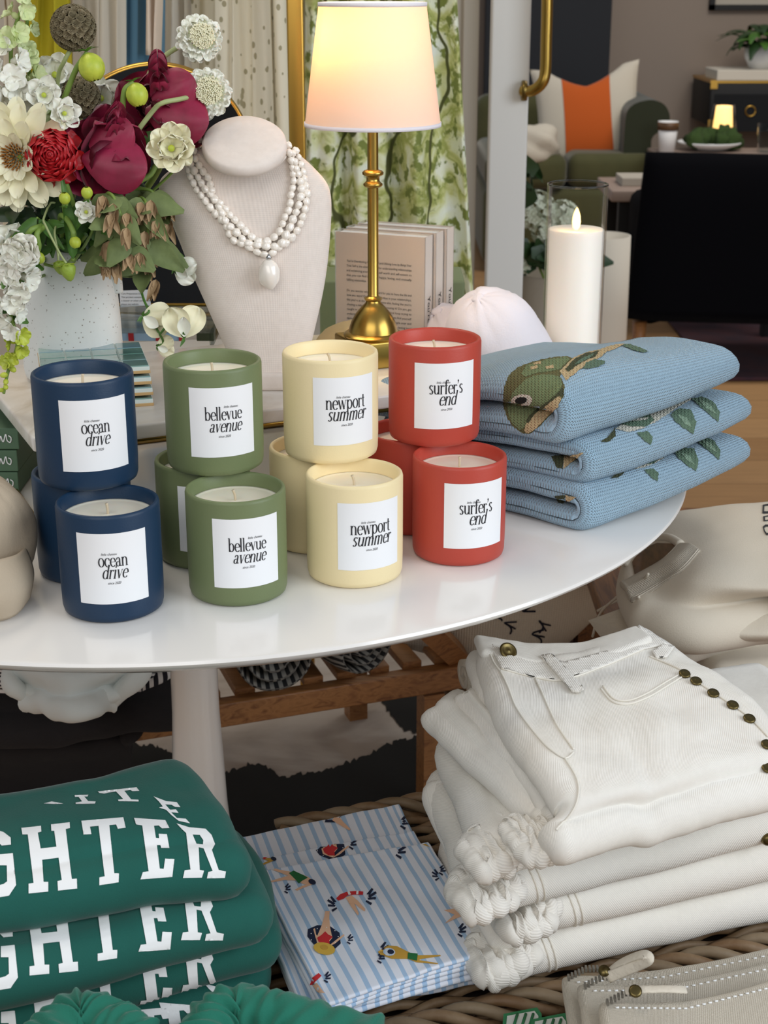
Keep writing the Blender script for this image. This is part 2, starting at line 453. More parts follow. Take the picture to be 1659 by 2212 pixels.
def text_tris(s, size, shear=0, align='LEFT', width=None, lh=1.0):
    c = bpy.data.curves.new('t', 'FONT'); c.body = s; c.size = size; c.shear = shear; c.align_x = align; c.resolution_u = 2; c.space_line = lh
    o = bpy.data.objects.new('t', c); COL.objects.link(o); bpy.context.view_layer.update()
    me = bpy.data.meshes.new_from_object(o); v = [(q.co.x, q.co.y) for q in me.vertices]; f = [tuple(p.vertices) for p in me.polygons]
    bpy.data.objects.remove(o); bpy.data.curves.remove(c); bpy.data.meshes.remove(me); return v, f
# a small high-contrast serif alphabet: (points, kind) strokes; kind v = contrast pen, h = hairline
def arc_(cx, cy, rx, ry, a0, a1, n=14): return [(cx+rx*cos(rad(a0+(a1-a0)*i/(n-1))), cy+ry*sin(rad(a0+(a1-a0)*i/(n-1)))) for i in range(n)]
def ln(*p): return list(p)
def srf(x, y, w=.16): return (ln((x-w, y), (x+w, y)), 'h')
GL = {
 'o': (.86, [(arc_(.43, .5, .34, .5, 0, 360, 26), 'v')]),
 'c': (.74, [(arc_(.43, .5, .34, .5, 48, 318, 22), 'v'), (ell(.66, .80, .07, .09), 'f')]),
 'e': (.76, [(arc_(.42, .5, .33, .5, 5, 318, 22), 'v'), (ln((.12, .54), (.74, .54)), 'h')]),
 'a': (.80, [(arc_(.36, .74, .2, .26, 150, 0, 10)+[(.56, .2), (.60, .05), (.70, .02), (.78, .1)], 'v'), (arc_(.33, .27, .22, .27, 60, 330, 16), 'v'), (ell(.17, .82, .06, .08), 'f')]),
 'n': (.92, [(ln((.17, 0), (.17, 1)), 'v'), (arc_(.46, .66, .26, .33, 165, 0, 12)+[(.72, 0)], 'v'), srf(.17, .01), srf(.72, .01), (ln((.0, .97), (.2, 1)), 'h')]),
 'm': (1.36, [(ln((.17, 0), (.17, 1)), 'v'), (arc_(.42, .66, .23, .33, 165, 0, 12)+[(.65, 0)], 'v'), (arc_(.9, .66, .23, .33, 165, 0, 12)+[(1.13, 0)], 'v'), srf(.17, .01, .12), srf(.65, .01, .12), srf(1.13, .01, .12)]),
 'u': (.92, [(ln((.17, 1), (.17, .35))+arc_(.42, .34, .25, .33, 180, 340, 12), 'v'), (ln((.72, 1), (.72, 0)), 'v'), (ln((0, .98), (.2, .98)), 'h'), (ln((.55, .98), (.74, .98)), 'h'), (ln((.72, .02), (.88, .02)), 'h')]),
 'r': (.64, [(ln((.17, 0), (.17, 1)), 'v'), (arc_(.44, .68, .26, .3, 165, 75, 8), 'v'), (ell(.54, .9, .075, .09), 'f'), srf(.17, .01), (ln((.0, .97), (.2, 1)), 'h')]),
 'b': (.90, [(ln((.17, 0), (.17, 1.62)), 'v'), (arc_(.46, .5, .31, .49, 150, -160, 20), 'v'), (ln((.0, 1.6), (.2, 1.62)), 'h')]),
 'd': (.90, [(ln((.70, 0), (.70, 1.62)), 'v'), (arc_(.42, .5, .31, .49, 30, 335, 20), 'v'), (ln((.53, 1.6), (.73, 1.62)), 'h'), (ln((.7, .02), (.85, .06)), 'h')]),
 'p': (.90, [(ln((.17, -.55), (.17, 1)), 'v'), (arc_(.46, .5, .31, .49, 150, -160, 20), 'v'), (ln((.0, .97), (.2, 1)), 'h'), srf(.17, -.54)]),
 'l': (.40, [(ln((.17, 0), (.17, 1.62)), 'v'), srf(.17, .01), (ln((.0, 1.6), (.2, 1.62)), 'h')]),
 'i': (.40, [(ln((.17, 0), (.17, 1)), 'v'), srf(.17, .01), (ell(.17, 1.32, .09, .11), 'f'), (ln((.0, .97), (.2, 1)), 'h')]),
 'v': (.80, [(ln((.12, 1), (.40, 0)), 'v'), (ln((.40, .02), (.68, 1)), 'h'), srf(.12, .99, .13), srf(.68, .99, .11)]),
 'w': (1.2, [(ln((.12, 1), (.38, 0)), 'v'), (ln((.38, .02), (.60, .98)), 'h'), (ln((.58, 1), (.84, 0)), 'v'), (ln((.84, .02), (1.08, 1)), 'h'), srf(.12, .99, .12), srf(1.08, .99, .1)]),
 's': (.66, [(arc_(.34, .74, .2, .26, 30, 200, 12)+[(.28, .58), (.42, .44), (.50, .34)]+arc_(.32, .26, .2, .26, 20, -150, 12), 'v')]),
 'f': (.52, [(ln((.22, 0), (.22, 1.25))+arc_(.44, 1.3, .22, .3, 180, 60, 8), 'v'), (ln((0, .97), (.48, .97)), 'h'), srf(.22, .01), (ell(.52, 1.5, .07, .08), 'f')]),
 't': (.56, [(ln((.22, 1.35), (.22, .2))+arc_(.38, .2, .16, .2, 180, 310, 8), 'v'), (ln((0, .97), (.46, .97)), 'h')]),
 "'": (.28, [(ell(.14, 1.42, .1, .13), 'f'), (ln((.2, 1.42), (.14, 1.18), (.06, 1.1)), 'h')]),
}
def word(mb, s, x, y, xh, fn, italic=0, thick=.19, thin=.055, squeeze=.9):
    """lay a word out from x on the baseline y; returns the end x"""
    for ch in s:
        adv, st = GL[ch]
        for pts, k in st:
            if k == 'f': poly = pts
            else:
                p = [Vector(q) for q in pts]; n = len(p); L, Rr = [], []
                for i in range(n):
                    d = (p[min(i+1, n-1)]-p[max(i-1, 0)]).normalized(); w = thin if k == 'h' else thin+(thick-thin)*abs(d.y)**1.5
                    nn = Vector((-d.y, d.x)); L.append(p[i]+nn*w/2); Rr.append(p[i]-nn*w/2)
                V = []
                for a, b in zip(L, Rr):
                    for q in (a, b): V.append(fn(x+(q.x+q.y*italic)*xh*squeeze, y+q.y*xh))
                mb.add(V, [(2*i, 2*i+1, 2*i+3, 2*i+2) for i in range(n-1)]); continue
            V = [fn(x+(q[0]+q[1]*italic)*xh*squeeze, y+q[1]*xh) for q in poly]; mb.add(V, [tuple(range(len(V)))])
        x += adv*xh*squeeze
    return x
def wlen(s, xh, squeeze=.9): return sum(GL[c][0] for c in s)*xh*squeeze
# ------------------------------------------------------------------ materials in use
M = {}
def mm(k, *a, **kw): M[k] = mat(k, *a, **kw); return M[k]
mm('white_gloss', 'EDEAE6', .16, spec=.5, coat=.5)
mm('navy', '1B3550', .42, spec=.35, bump=.1, bscale=600)
mm('green_jar', '727E58', .42, spec=.35, bump=.1, bscale=600)
mm('cream_jar', 'F2E0B2', .42, spec=.35, bump=.1, bscale=600)
mm('coral', 'B8483A', .42, spec=.35, bump=.1, bscale=600)
mm('wax', 'FFF4E0', .45, sss=.25)
mm('wick', 'D8C8AC', .9, bump=.5, bscale=900)
mm('paper', 'F2F3F5', .6)
mm('ink', '26262B', .7)
mm('brass', 'B09048', .28, metal=1)
mm('brass_dark', '7F6A3A', .35, metal=1)
mm('gold', 'C79C4A', .3, metal=1)
mm('fabric_bust', 'ECE0D6', .9, bump=.1, kind='linen', uvs=1.5, noise_amt=.25, nscale=120, col2='D6C8BC')
mm('pearl', 'FFF6EA', .22, spec=.8, coat=.6, bump=.12, bscale=120)
mm('silver', 'C8C8C8', .2, metal=1)
mm('knit_blue', 'A6C8DE', .9, bump=1.0, kind='knit', sheen=.25)
mm('knit_olive', '6E6C44', .95, bump=1.0, kind='knit'); mm('knit_green', '7C8C62', .95, bump=1.0, kind='knit')
mm('knit_dark', '4C5136', .95, bump=1.0, kind='knit'); mm('knit_tan', 'D2BA8E', .95, bump=1.0, kind='knit')
mm('knit_cream', 'DFDACA', .95, bump=1.0, kind='knit'); mm('knit_black', '15130F', .95, bump=1.0, kind='knit')
mm('knit_leaf', '66806A', .95, bump=1.0, kind='knit'); mm('knit_leaf2', '8CA68E', .95, bump=1.0, kind='knit')
mm('denim', 'EEEAE2', .9, bump=.25, kind='twill', noise_amt=.12, nscale=14, col2='D8CFC0')
mm('denim_in', 'DCCFBC', .95, bump=.4, kind='twill')
mm('thread', 'E6E1D6', .9)
mm('rivet', '6B5E3C', .35, metal=1)
mm('fleece_green', '165A50', .95, bump=.25, bscale=900, sheen=.15, noise_amt=.15, nscale=60)
mm('fleece_light', '1A6D5A', .95, bump=.4, bscale=700, sheen=.2)
mm('print_white', 'F1F2F2', .6, bump=.1, bscale=500)
mm('beige_fleece', 'D3C9B8', .95, bump=.3, bscale=700, sheen=.1)
mm('beige_rib', 'DDD2C0', .95, bump=.9, kind='rib')
mm('canvas', 'DDD3C2', .95, bump=.6, kind='canvas', noise_amt=.15, nscale=300, col2='C6BAA5')
mm('wicker', '6F5336', .6, noise_amt=.9, nscale=22, col2='8E785C', bump=.4, bscale=160)
mm('wicker_grey', '86745C', .6, noise_amt=.9, nscale=18, col2='6A553B', bump=.4, bscale=160)
mm('wicker_dark', '241A11', .8)
mm('swim_navy', '14213F', .8); mm('swim_skin', 'E0B28E', .8); mm('swim_tan', 'CC9F40', .8); mm('swim_red', 'CE2E33', .8)
mm('swim_green', '1E6B36', .8); mm('swim_yellow', 'DDB44A', .8); mm('swim_peach', 'EDBE9C', .8)
mm('speck', 'E6E9E6', .75, bump=.2, bscale=300)
mm('leaf', '4F7A2E', .5, noise_amt=.5, nscale=50, col2='2E5320'); mm('leaf_dull', '76844F', .7, noise_amt=.6, nscale=40, col2='4C5A33', bump=.4, bscale=150)
mm('leaf_dark', '24401C', .45, noise_amt=.4, nscale=30); mm('stem', '7E9A45', .5, noise_amt=.4, nscale=60); mm('stem_pale', 'A4AF78', .5)
mm('petal_white', 'F4F2E6', .6, sss=.15, noise_amt=.3, nscale=40, col2='E2E5C8'); mm('petal_cream', 'F2ECCB', .6, sss=.15)
mm('petal_green', 'DCE6B0', .6, sss=.15, noise_amt=.5, nscale=50, col2='B6CC6E')
mm('burgundy', '7A1030', .5, noise_amt=.7, nscale=30, col2='A31C48', sheen=.2); mm('burgundy_dark', '4C0A1C', .55, noise_amt=.5, nscale=40, col2='7A1234')
mm('red', 'B5121C', .45, noise_amt=.5, nscale=60, col2='8A0C16'); mm('bud', 'C6D04A', .45, noise_amt=.6, nscale=70, col2='95AE2E')
mm('pod', '8A7D62', .9, noise_amt=.6, nscale=80, col2='5F5A40', bump=.6, bscale=200); mm('dead', 'B79A76', .9, noise_amt=.6, nscale=60, col2='8D7350')
mm('yellow_centre', 'D2A23A', .8); mm('amber', '9A6420', .8); mm('berry', '8FA63A', .5, bump=.6, bscale=300)
mm('cap_white', 'EDE7EC', .9, bump=.3, bscale=500); mm('cap_beige', 'B8A892', .9, bump=.3, bscale=500)
mm('black_felt', '101216', .9, bump=.2, bscale=400); mm('black', '0B0B0D', .6); mm('velvet_black', '040408', .95, spec=.1)
mm('olive_velvet', '504F2C', .85, sheen=.4, noise_amt=.4, nscale=6, col2='33381A'); mm('olive_dark', '262B16', .85, sheen=.3)
mm('linen_white', 'D6CDBC', .95, bump=.4, kind='linen', uvs=3); mm('orange', 'C65A18', .9, bump=.2, bscale=300, sheen=.3)
mm('orange_light', 'CC7A3C', .9, sheen=.3)
mm('wall_taupe', '92857A', .9, bump=.1, bscale=80); mm('wall_dark', '22252B', .8); mm('wall_cream', 'B5ADA0', .9); mm('door_paint', 'DFDEDA', .5)
mm('flame', 'FFE9B0', .5, emit='FFC25A', estr=4.0); mm('candle_ivory', 'FBF3E8', .5, sss=.2)
mm('lamp_warm', 'FFE3B0', .6, emit='FFC675', estr=2.2)
mm('dark_fleece', '1B1718', .95, bump=.3, bscale=500, noise_amt=.3, nscale=30, col2='262122'); mm('tee_white', 'DADFDC', .9, bump=.2, bscale=300)
mm('navy_print', '16182A', .9)
mm('green_box', '4E6B52', .6); mm('sage_box', '7E8A63', .6, bump=.3, bscale=120)
mm('tan_cloth', 'A2936F', .9); mm('red_box', 'B3202A', .5); mm('lightblue_box', '9FBFDC', .5); mm('olive_box', '333A20', .6)
mm('coaster_wood', 'C9A672', .6); mm('grout', 'D9E4E0', .7); mm('moss', '33491C', .95, bump=.8, bscale=60)
mm('chartreuse', 'A89A12', .85, bump=.2, bscale=200); mm('cloth_cream', 'DDD5C6', .9, bump=.3, bscale=200)
mm('cloth_blue', '557D94', .9); mm('cloth_fringe', 'CDBBA8', .95, bump=.8, bscale=120)
mm('pink_cloth', 'C9ABA6', .95, bump=.3, bscale=300); mm('pink_print', 'C24A6A', .9)
mm('hydrangea', 'D8DDCC', .7, noise_amt=.4, nscale=40, col2='B9C8A2'); mm('basket_grey', 'A39888', .8, bump=.8, bscale=90)
mm('patch_green', '2B7A4B', .8, bump=.4, bscale=300); mm('patch_grey', 'D2D4CE', .8, bump=.4, bscale=300)
mm('zipper', '8E8B84', .4, metal=.8); mm('leather_tan', 'C2A582', .7)
mm('rug_red', '4A2A30', .95, noise_amt=.8, nscale=9, col2='2C2432'); mm('cotton_check', 'C6D3E8', .9)
M['marble'] = ramp_mat('marble', [(.3, 'D9D2C8'), (.5, 'E6E1DA'), (.62, 'CFC6BA'), (.75, 'E3DED6')], 9, 8, .25, distort=1.2)
M['wood'] = ramp_mat('wood', [(.3, '8A5A34'), (.5, 'A87444'), (.7, '7A4C2A')], 10, 6, .45, distort=1.5, stretch=(1, 9, 9), bump=.1)
M['wood_table'] = ramp_mat('wood_table', [(.3, '6E4526'), (.5, '8C5C33'), (.7, '5D3A20')], 10, 6, .45, distort=1.5, stretch=(9, 1, 9), bump=.15)
M['cowhide'] = ramp_mat('cowhide', [(.0, '8A7868'), (.40, '9C8E82'), (.5, 'B9AFA6'), (.62, 'C4BCB4'), (1, 'A08F80')], 3.2, 9, .9, distort=.5, stretch=(.8, 1.4, 1), bump=.2)
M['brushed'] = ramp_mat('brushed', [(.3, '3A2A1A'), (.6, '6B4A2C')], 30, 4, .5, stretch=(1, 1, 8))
M['tile'] = ramp_mat('tile', [(.3, '4F7F78'), (.5, '7FA79A'), (.7, '9CB9C2')], 14, 2, .12, coat=.8)
M['tile2'] = ramp_mat('tile2', [(.3, '54808C'), (.5, '7FA4B0'), (.7, '8FB09C')], 14, 2, .12, coat=.8)
M['vase_speck'] = ramp_mat('vase_speck', [(.0, '8C8478'), (.11, '9C9488'), (.16, 'EBECE8'), (1, 'EDEEEA')], 210, 2, .75, tex='voronoi')
def toile():
    m, nt, b = base_mat('toile_print'); L = nt.links; tc = N(nt, 'ShaderNodeTexCoord'); b.inputs['Roughness'].default_value = .9
    def cramp(src, stops, interp='LINEAR'):
        cr = N(nt, 'ShaderNodeValToRGB'); cr.color_ramp.interpolation = interp; el = cr.color_ramp.elements
        while len(el) < len(stops): el.new(.5)
        for e, (p_, c_) in zip(el, stops): e.position = p_; e.color = (*srgb(c_), 1)
        L.new(src, cr.inputs[0]); return cr.outputs[0]
    n1 = N(nt, 'ShaderNodeTexNoise', Scale=13.0, Detail=7.0, Distortion=.6); L.new(tc.outputs['Object'], n1.inputs['Vector'])
    base = cramp(n1.outputs[0], [(.34, 'E2E6DC'), (.45, 'DDE0C2'), (.51, 'C3C585'), (.56, '99A052'), (.595, 'CFD19C'), (.66, 'E4E5D2')])
    n2 = N(nt, 'ShaderNodeTexNoise', Scale=55.0, Detail=5.0); L.new(tc.outputs['Object'], n2.inputs['Vector'])
    sp = cramp(n2.outputs[0], [(.53, (0, 0, 0)), (.60, (1, 1, 1))])
    mx = N(nt, 'ShaderNodeMix', data_type='RGBA'); L.new(sp, mx.inputs[0]); L.new(base, mx.inputs[6]); mx.inputs[7].default_value = (*srgb('76803E'), 1)
    w = N(nt, 'ShaderNodeTexWave', Scale=4.2, Distortion=9.0, Detail=3.0); w.bands_direction = 'X'; L.new(tc.outputs['Object'], w.inputs['Vector']); w.inputs['Detail Scale'].default_value = 1.1
    tr = cramp(w.outputs[0], [(.008, (1, 1, 1)), (.03, (0, 0, 0))])
    mx2 = N(nt, 'ShaderNodeMix', data_type='RGBA'); L.new(tr, mx2.inputs[0]); L.new(mx.outputs[2], mx2.inputs[6]); mx2.inputs[7].default_value = (*srgb('4C4F26'), 1)
    L.new(mx2.outputs[2], b.inputs['Base Color']); M['toile'] = m
toile()
def lace():
    m, nt, b = base_mat('lace'); L = nt.links; tc = N(nt, 'ShaderNodeTexCoord'); b.inputs['Roughness'].default_value = .9
    mp = N(nt, 'ShaderNodeMapping'); mp.inputs['Scale'].default_value = (1, 1, .7); L.new(tc.outputs['Object'], mp.inputs[0])
    v = N(nt, 'ShaderNodeTexVoronoi', Scale=75.0); L.new(mp.outputs[0], v.inputs['Vector'])
    n = N(nt, 'ShaderNodeTexNoise', Scale=14.0); L.new(tc.outputs['Object'], n.inputs['Vector'])
    md = N(nt, 'ShaderNodeMath', operation='MULTIPLY'); L.new(n.outputs[0], md.inputs[0]); md.inputs[1].default_value = .46
    lt = N(nt, 'ShaderNodeMath', operation='LESS_THAN'); L.new(v.outputs[0], lt.inputs[0]); L.new(md.outputs[0], lt.inputs[1])
    mx = N(nt, 'ShaderNodeMix', data_type='RGBA'); L.new(lt.outputs[0], mx.inputs[0]); mx.inputs[6].default_value = (*srgb('E0D8C2'), 1); mx.inputs[7].default_value = (*srgb('A39A7C'), 1)
    L.new(mx.outputs[2], b.inputs['Base Color']); bp = N(nt, 'ShaderNodeBump', Strength=.8, Distance=.003, invert=True); L.new(lt.outputs[0], bp.inputs['Height']); L.new(bp.outputs[0], b.inputs['Normal']); M['lace'] = m
lace()
def stripes(key, c1, c2, period, duty, along='U', bump=.15, soft=.03, rough=.85):
    m, nt, b = base_mat(key); L = nt.links; tc = N(nt, 'ShaderNodeTexCoord'); sp = N(nt, 'ShaderNodeSeparateXYZ'); L.new(tc.outputs['UV'], sp.inputs[0])
    d = N(nt, 'ShaderNodeMath', operation='DIVIDE'); L.new(sp.outputs[0 if along == 'U' else 1], d.inputs[0]); d.inputs[1].default_value = period
    fr = N(nt, 'ShaderNodeMath', operation='FRACT'); L.new(d.outputs[0], fr.inputs[0])
    cr = N(nt, 'ShaderNodeValToRGB'); el = cr.color_ramp.elements; el[0].position = duty; el[0].color = (*srgb(c1), 1); el[1].position = duty+soft; el[1].color = (*srgb(c2), 1)
    L.new(fr.outputs[0], cr.inputs[0]); L.new(cr.outputs[0], b.inputs['Base Color']); b.inputs['Roughness'].default_value = rough
    M[key] = m
stripes('towel', 'A9C6E4', 'E6EAF4', .0100, .36); stripes('towel_in', 'B4CBE6', 'D9E3F2', .006, .5)
stripes('tee_stripe', '151522', 'E0E0E0', .012, .5, 'V'); stripes('throw', '1A1A1C', '8E8B84', .011, .5)
def floor_mat():
    m, nt, b = base_mat('floor_planks'); L = nt.links; tc = N(nt, 'ShaderNodeTexCoord')
    br = N(nt, 'ShaderNodeTexBrick'); br.offset = .4; L.new(tc.outputs['Object'], br.inputs['Vector'])
    br.inputs['Color1'].default_value = (*srgb('C08C58'), 1); br.inputs['Color2'].default_value = (*srgb('A87646'), 1); br.inputs['Mortar'].default_value = (*srgb('6A4828'), 1)
    br.inputs['Scale'].default_value = 1.0; br.inputs['Mortar Size'].default_value = .0015; br.inputs['Brick Width'].default_value = 1.6; br.inputs['Row Height'].default_value = .19
    mp = N(nt, 'ShaderNodeMapping'); mp.inputs['Scale'].default_value = (2, 26, 1); L.new(tc.outputs['Object'], mp.inputs[0])
    n = N(nt, 'ShaderNodeTexNoise', Scale=3.0, Detail=6.0, Distortion=.8); L.new(mp.outputs[0], n.inputs['Vector'])
    mx = N(nt, 'ShaderNodeMix', data_type='RGBA', blend_type='MULTIPLY'); mx.inputs[0].default_value = .45; L.new(br.outputs[0], mx.inputs[6]); L.new(n.outputs[0], mx.inputs[7])
    gm = N(nt, 'ShaderNodeGamma'); gm.inputs[1].default_value = .8; L.new(mx.outputs[2], gm.inputs[0]); L.new(gm.outputs[0], b.inputs['Base Color']); b.inputs['Roughness'].default_value = .38; M['floor'] = m
floor_mat()
def glass(key, tint='FFFFFF', rough=0.0, f=1.0):
    m, nt, b = base_mat(key); L = nt.links; out = nt.nodes['Material Output']
    t = N(nt, 'ShaderNodeBsdfTransparent'); t.inputs[0].default_value = (*srgb(tint), 1); g = N(nt, 'ShaderNodeBsdfGlossy'); g.inputs['Roughness'].default_value = rough
    fr = N(nt, 'ShaderNodeLayerWeight'); fr.inputs[0].default_value = .12; k = N(nt, 'ShaderNodeMath', operation='MULTIPLY', use_clamp=True); k.inputs[1].default_value = f
    L.new(fr.outputs[0], k.inputs[0]); x = N(nt, 'ShaderNodeMixShader'); L.new(k.outputs[0], x.inputs[0]); L.new(t.outputs[0], x.inputs[1]); L.new(g.outputs[0], x.inputs[2]); L.new(x.outputs[0], out.inputs[0]); M[key] = m
glass('glass', f=.45); glass('glass_edge', 'E8EEEE', .1, 3.0); glass('acrylic', 'F2F5F5', .02, .6); glass('film', 'FFFFFF', .05, .7)
def shade_mat():
    m, nt, b = base_mat('lamp_shade'); L = nt.links; out = nt.nodes['Material Output']
    d = N(nt, 'ShaderNodeBsdfDiffuse'); d.inputs[0].default_value = (*srgb('F4EEE8'), 1); t = N(nt, 'ShaderNodeBsdfTranslucent'); t.inputs[0].default_value = (*srgb('FFE4BE'), 1)
    a = N(nt, 'ShaderNodeMixShader'); a.inputs[0].default_value = .36; L.new(d.outputs[0], a.inputs[1]); L.new(t.outputs[0], a.inputs[2]); L.new(a.outputs[0], out.inputs[0]); M['shade'] = m
shade_mat()
M['print_beige'] = ramp_mat('print_beige', [(.0, '6B5335'), (.06, 'C9BEA4'), (.5, 'CFC5AE'), (1, 'BDB094')], 9, 3, .9, tex='wave', distort=10, stretch=(1, 1, .5))
mm('book', 'D9CDC2', .55)
mm('pinewood', 'A08C80', .5)
mm('hide_black', '0B0A0A', .9, bump=.4, bscale=300)
# ================================================================== THE SETTING
def struct(name, mb, m, **kw): return mb.obj(name, m, None, kw.pop('smooth', False), kind='structure', **kw)
struct('floor', MB().box((0.6, 4.0, -.02), (6.4, 9.4, .04)), M['floor'])
struct('wall_back', MB().box((1.9, 7.35, 1.35), (3.6, .1, 2.7)), M['wall_taupe'])
struct('wall_left', MB().box((-1.0, 3.0, 1.35), (2.3, .08, 2.7)), M['wall_cream'])
struct('trim_1', MB().box((1.9, 7.28, .06), (3.6, .03, .12)), M['door_paint'])
pl = Q(1143, 100, 7.2); pr = Q(1318, 100, 7.2)
struct('wall_dark_panel', MB().box(((pl.x+pr.x)/2-.1, 7.25, 1.35), (pr.x-pl.x+.2, .1, 2.7)), M['wall_dark'])
# open door at the left of the back room, its edge towards us, brass pull on the far face
dx = Q(1110, 300, 2.9)
door = thing('door_1', None, None, (dx.x, 2.9, 0), kind='structure')
a0, a1 = Q(1056, 340, 2.9).x, Q(1138, 340, 2.9).x
MB().rbox(((a0+a1)/2, 2.925, 1.05), (a1-a0, .05, 2.1), .004).obj('door_leaf', M['door_paint'], door, False)
MB().rbox((a0-.035, 3.3, 1.05), (.03, .7, 2.1), .003).obj('door_jamb', M['wall_cream'], door, False)
hx = Q(1130, 200, 2.9)
hp = [Q(1128, 196, 2.885), Q(1150, 196, 2.87), Q(1170, 180, 2.86), Q(1178, 155, 2.86), Q(1180, 90, 2.86), Q(1182, 10, 2.86), Q(1182, -60, 2.86), Q(1172, -90, 2.86), Q(1140, -100, 2.885)]
pull = MB().tube(smooth_path([tuple(p) for p in hp], 40), .0105, 14).obj('door_pull', M['brass'], door)
MB().lathe([(0, -.004), (.018, -.004), (.019, 0), (.018, .006), (0, .006)], Q(1131, 196, 2.885), 24, (1, 0, 0)).obj('pull_rose', M['brass_dark'], door)
struct('wall_right', MB().box((3.72, 4.0, 1.35), (.08, 6.8, 2.7)), M['wall_taupe'])

# ================================================================== OVAL TULIP TABLE
tc_ = Vector((-.215, 1.543, 0)); TR = .531
t = thing('tulip_table', 'round white gloss pedestal table carrying the candles and the marble riser', 'table', (tc_.x, tc_.y, 0))
MB().lathe([(0, TT-.024), (.45, TT-.023), (.505, TT-.020), (TR-.012, TT-.0125), (TR-.002, TT-.006), (TR, TT-.003), (TR-.001, TT-.0006), (TR-.004, TT), (0, TT)], (tc_.x, tc_.y, 0), 160).obj('tabletop', M['white_gloss'], t, sharp=50)
MB().lathe([(0, 0), (.30, 0), (.302, .003), (.295, .008), (.22, .016), (.14, .028), (.085, .05), (.055, .09), (.040, .15), (.032, .24), (.027, .36), (.026, .46), (.029, .55), (.036, .61), (.05, .635), (.09, .646), (0, .646)], (tc_.x, tc_.y, 0), 72).obj('pedestal', M['white_gloss'], t, sharp=60)

# ================================================================== CANDLES
HC, RC = .0905, .0408
def candle(color, mname, words, cx, cy, z, lab, spin, label, group=None):
    """words: (upright, italic, xheight, offsets); lab = turn of the sticker about the jar, degrees from facing the camera"""
    t = thing('candle', label, 'candle', (cx, cy, z), group)
    pr = [(0, 0), (RC-.0065, 0), (RC-.004, .0005), (RC-.0014, .0022), (RC-.0004, .006), (RC, .02), (RC, HC-.003), (RC-.0006, HC-.0008), (RC-.0018, HC), (RC-.0032, HC-.0004), (RC-.0042, HC-.002), (RC-.0044, HC-.02), (RC-.005, .006), (0, .005)]
    MB().lathe(pr, (cx, cy, z), 72).obj('jar', M[mname], t)
    zw = HC-.0125; rw = RC-.0046; w = [(0, .006), (rw, .006), (rw, zw+.0008), (rw-.001, zw+.0002), (rw-.004, zw-.0004), (.012, zw), (.006, zw-.0003), (.003, zw+.0004), (0, zw+.0006)]
    MB().lathe(w, (cx, cy, z), 56).obj('wax', M['wax'], t)
    k = R.uniform(-.0012, .0012)
    MB().tube(smooth_path([(cx, cy, z+zw-.001), (cx+k*.4, cy, z+zw+.005), (cx+k*1.6, cy+k, z+zw+.0095)], 8), [.0011]*7+[.0014], 8).obj('wick', M['wick'], t)
    base = math.atan2(-cy, -cx)+rad(lab)
    S = .0585; z0 = .0155+.0025
    def f(x, y, off=.00025):   # x to the reader's right on the sticker, y up, from its centre
        a = base+x/RC; return Vector((cx+(RC+off)*cos(a), cy+(RC+off)*sin(a), z+z0+S/2+y))
    n = 26; V = [f(-S*.485+S*.97*i/n, -S/2+S*j) for j in (0, 1) for i in range(n+1)]
    lb = mk('label', V, [(i, i+1, n+2+i, n+1+i) for i in range(n)], M['paper'], t)
    up, it, xh, dx = words; mb = MB(); g = lambda x, y: f(x, y, .0005)
    sq = .78; w1, w2 = wlen(up, xh, sq), wlen(it, xh, sq)
    word(mb, up, -w1/2, .0022, xh, g, squeeze=sq); word(mb, it, -w2/2+dx, -.0078, xh, g, .24, squeeze=sq)
    for s_, yy, xx in (('little chateau', .0116 if up != 'bellevue' else .0122, -.003 if up != 'bellevue' else .006), ('since 2020', -.0125, 0)):
        v, fc = text_tris(s_, .0029, .3, 'CENTER'); mb.add([g(x*.8+xx, y+yy) for x, y in v], fc)
    mb.obj('lettering', M['ink'], lb, False)
    return t
WO = ('ocean', 'drive', .0072, .0005); WB = ('bellevue', 'avenue', .0070, .0012); WN = ('newport', 'summer', .0078, .0008); WS = ("surfer's", 'end', .0078, .001)
def base_at(cx, ybot, z, r=RC-.004):
    p = P(cx, ybot, z); h = Vector((p.x, p.y, 0)).normalized(); return p+h*r
CS = [('navy', WO, 249, 1346, 2, 195, 1063, 11, (-.036, .078), 'navy blue'), ('green_jar', WB, 517, 1311, 12, 468, 1031, 11, (-.036, .080), 'olive green'),
      ('cream_jar', WN, 767, 1272, 20, 716, 1005, 19, (-.036, .078), 'pale yellow'), ('coral', WS, 989, 1224, 22, 937, 968, 15, (-.042, .076), 'coral red')]
for mn, wd, fx, fy, fr_, ux, uy, ur, off, cn in CS:
    b = base_at(fx, fy, TT); candle(cn, mn, wd, b.x, b.y, TT, fr_, 0, f'{cn} jar candle standing in front on the table, below the stacked one', 'stacked jar candles')
    candle(cn, mn, wd, b.x+off[0], b.y+off[1], TT, 8 if mn == 'green_jar' else 30 if mn != 'coral' else 60, 0, f'{cn} jar candle half hidden at the back of its trio of {cn} candles', 'stacked jar candles')
    u = base_at(ux, uy, TT+HC); candle(cn, mn, wd, u.x, u.y, TT+HC+.0004, ur, 0, f'{cn} jar candle balanced on top of two other {cn} candles', 'stacked jar candles')

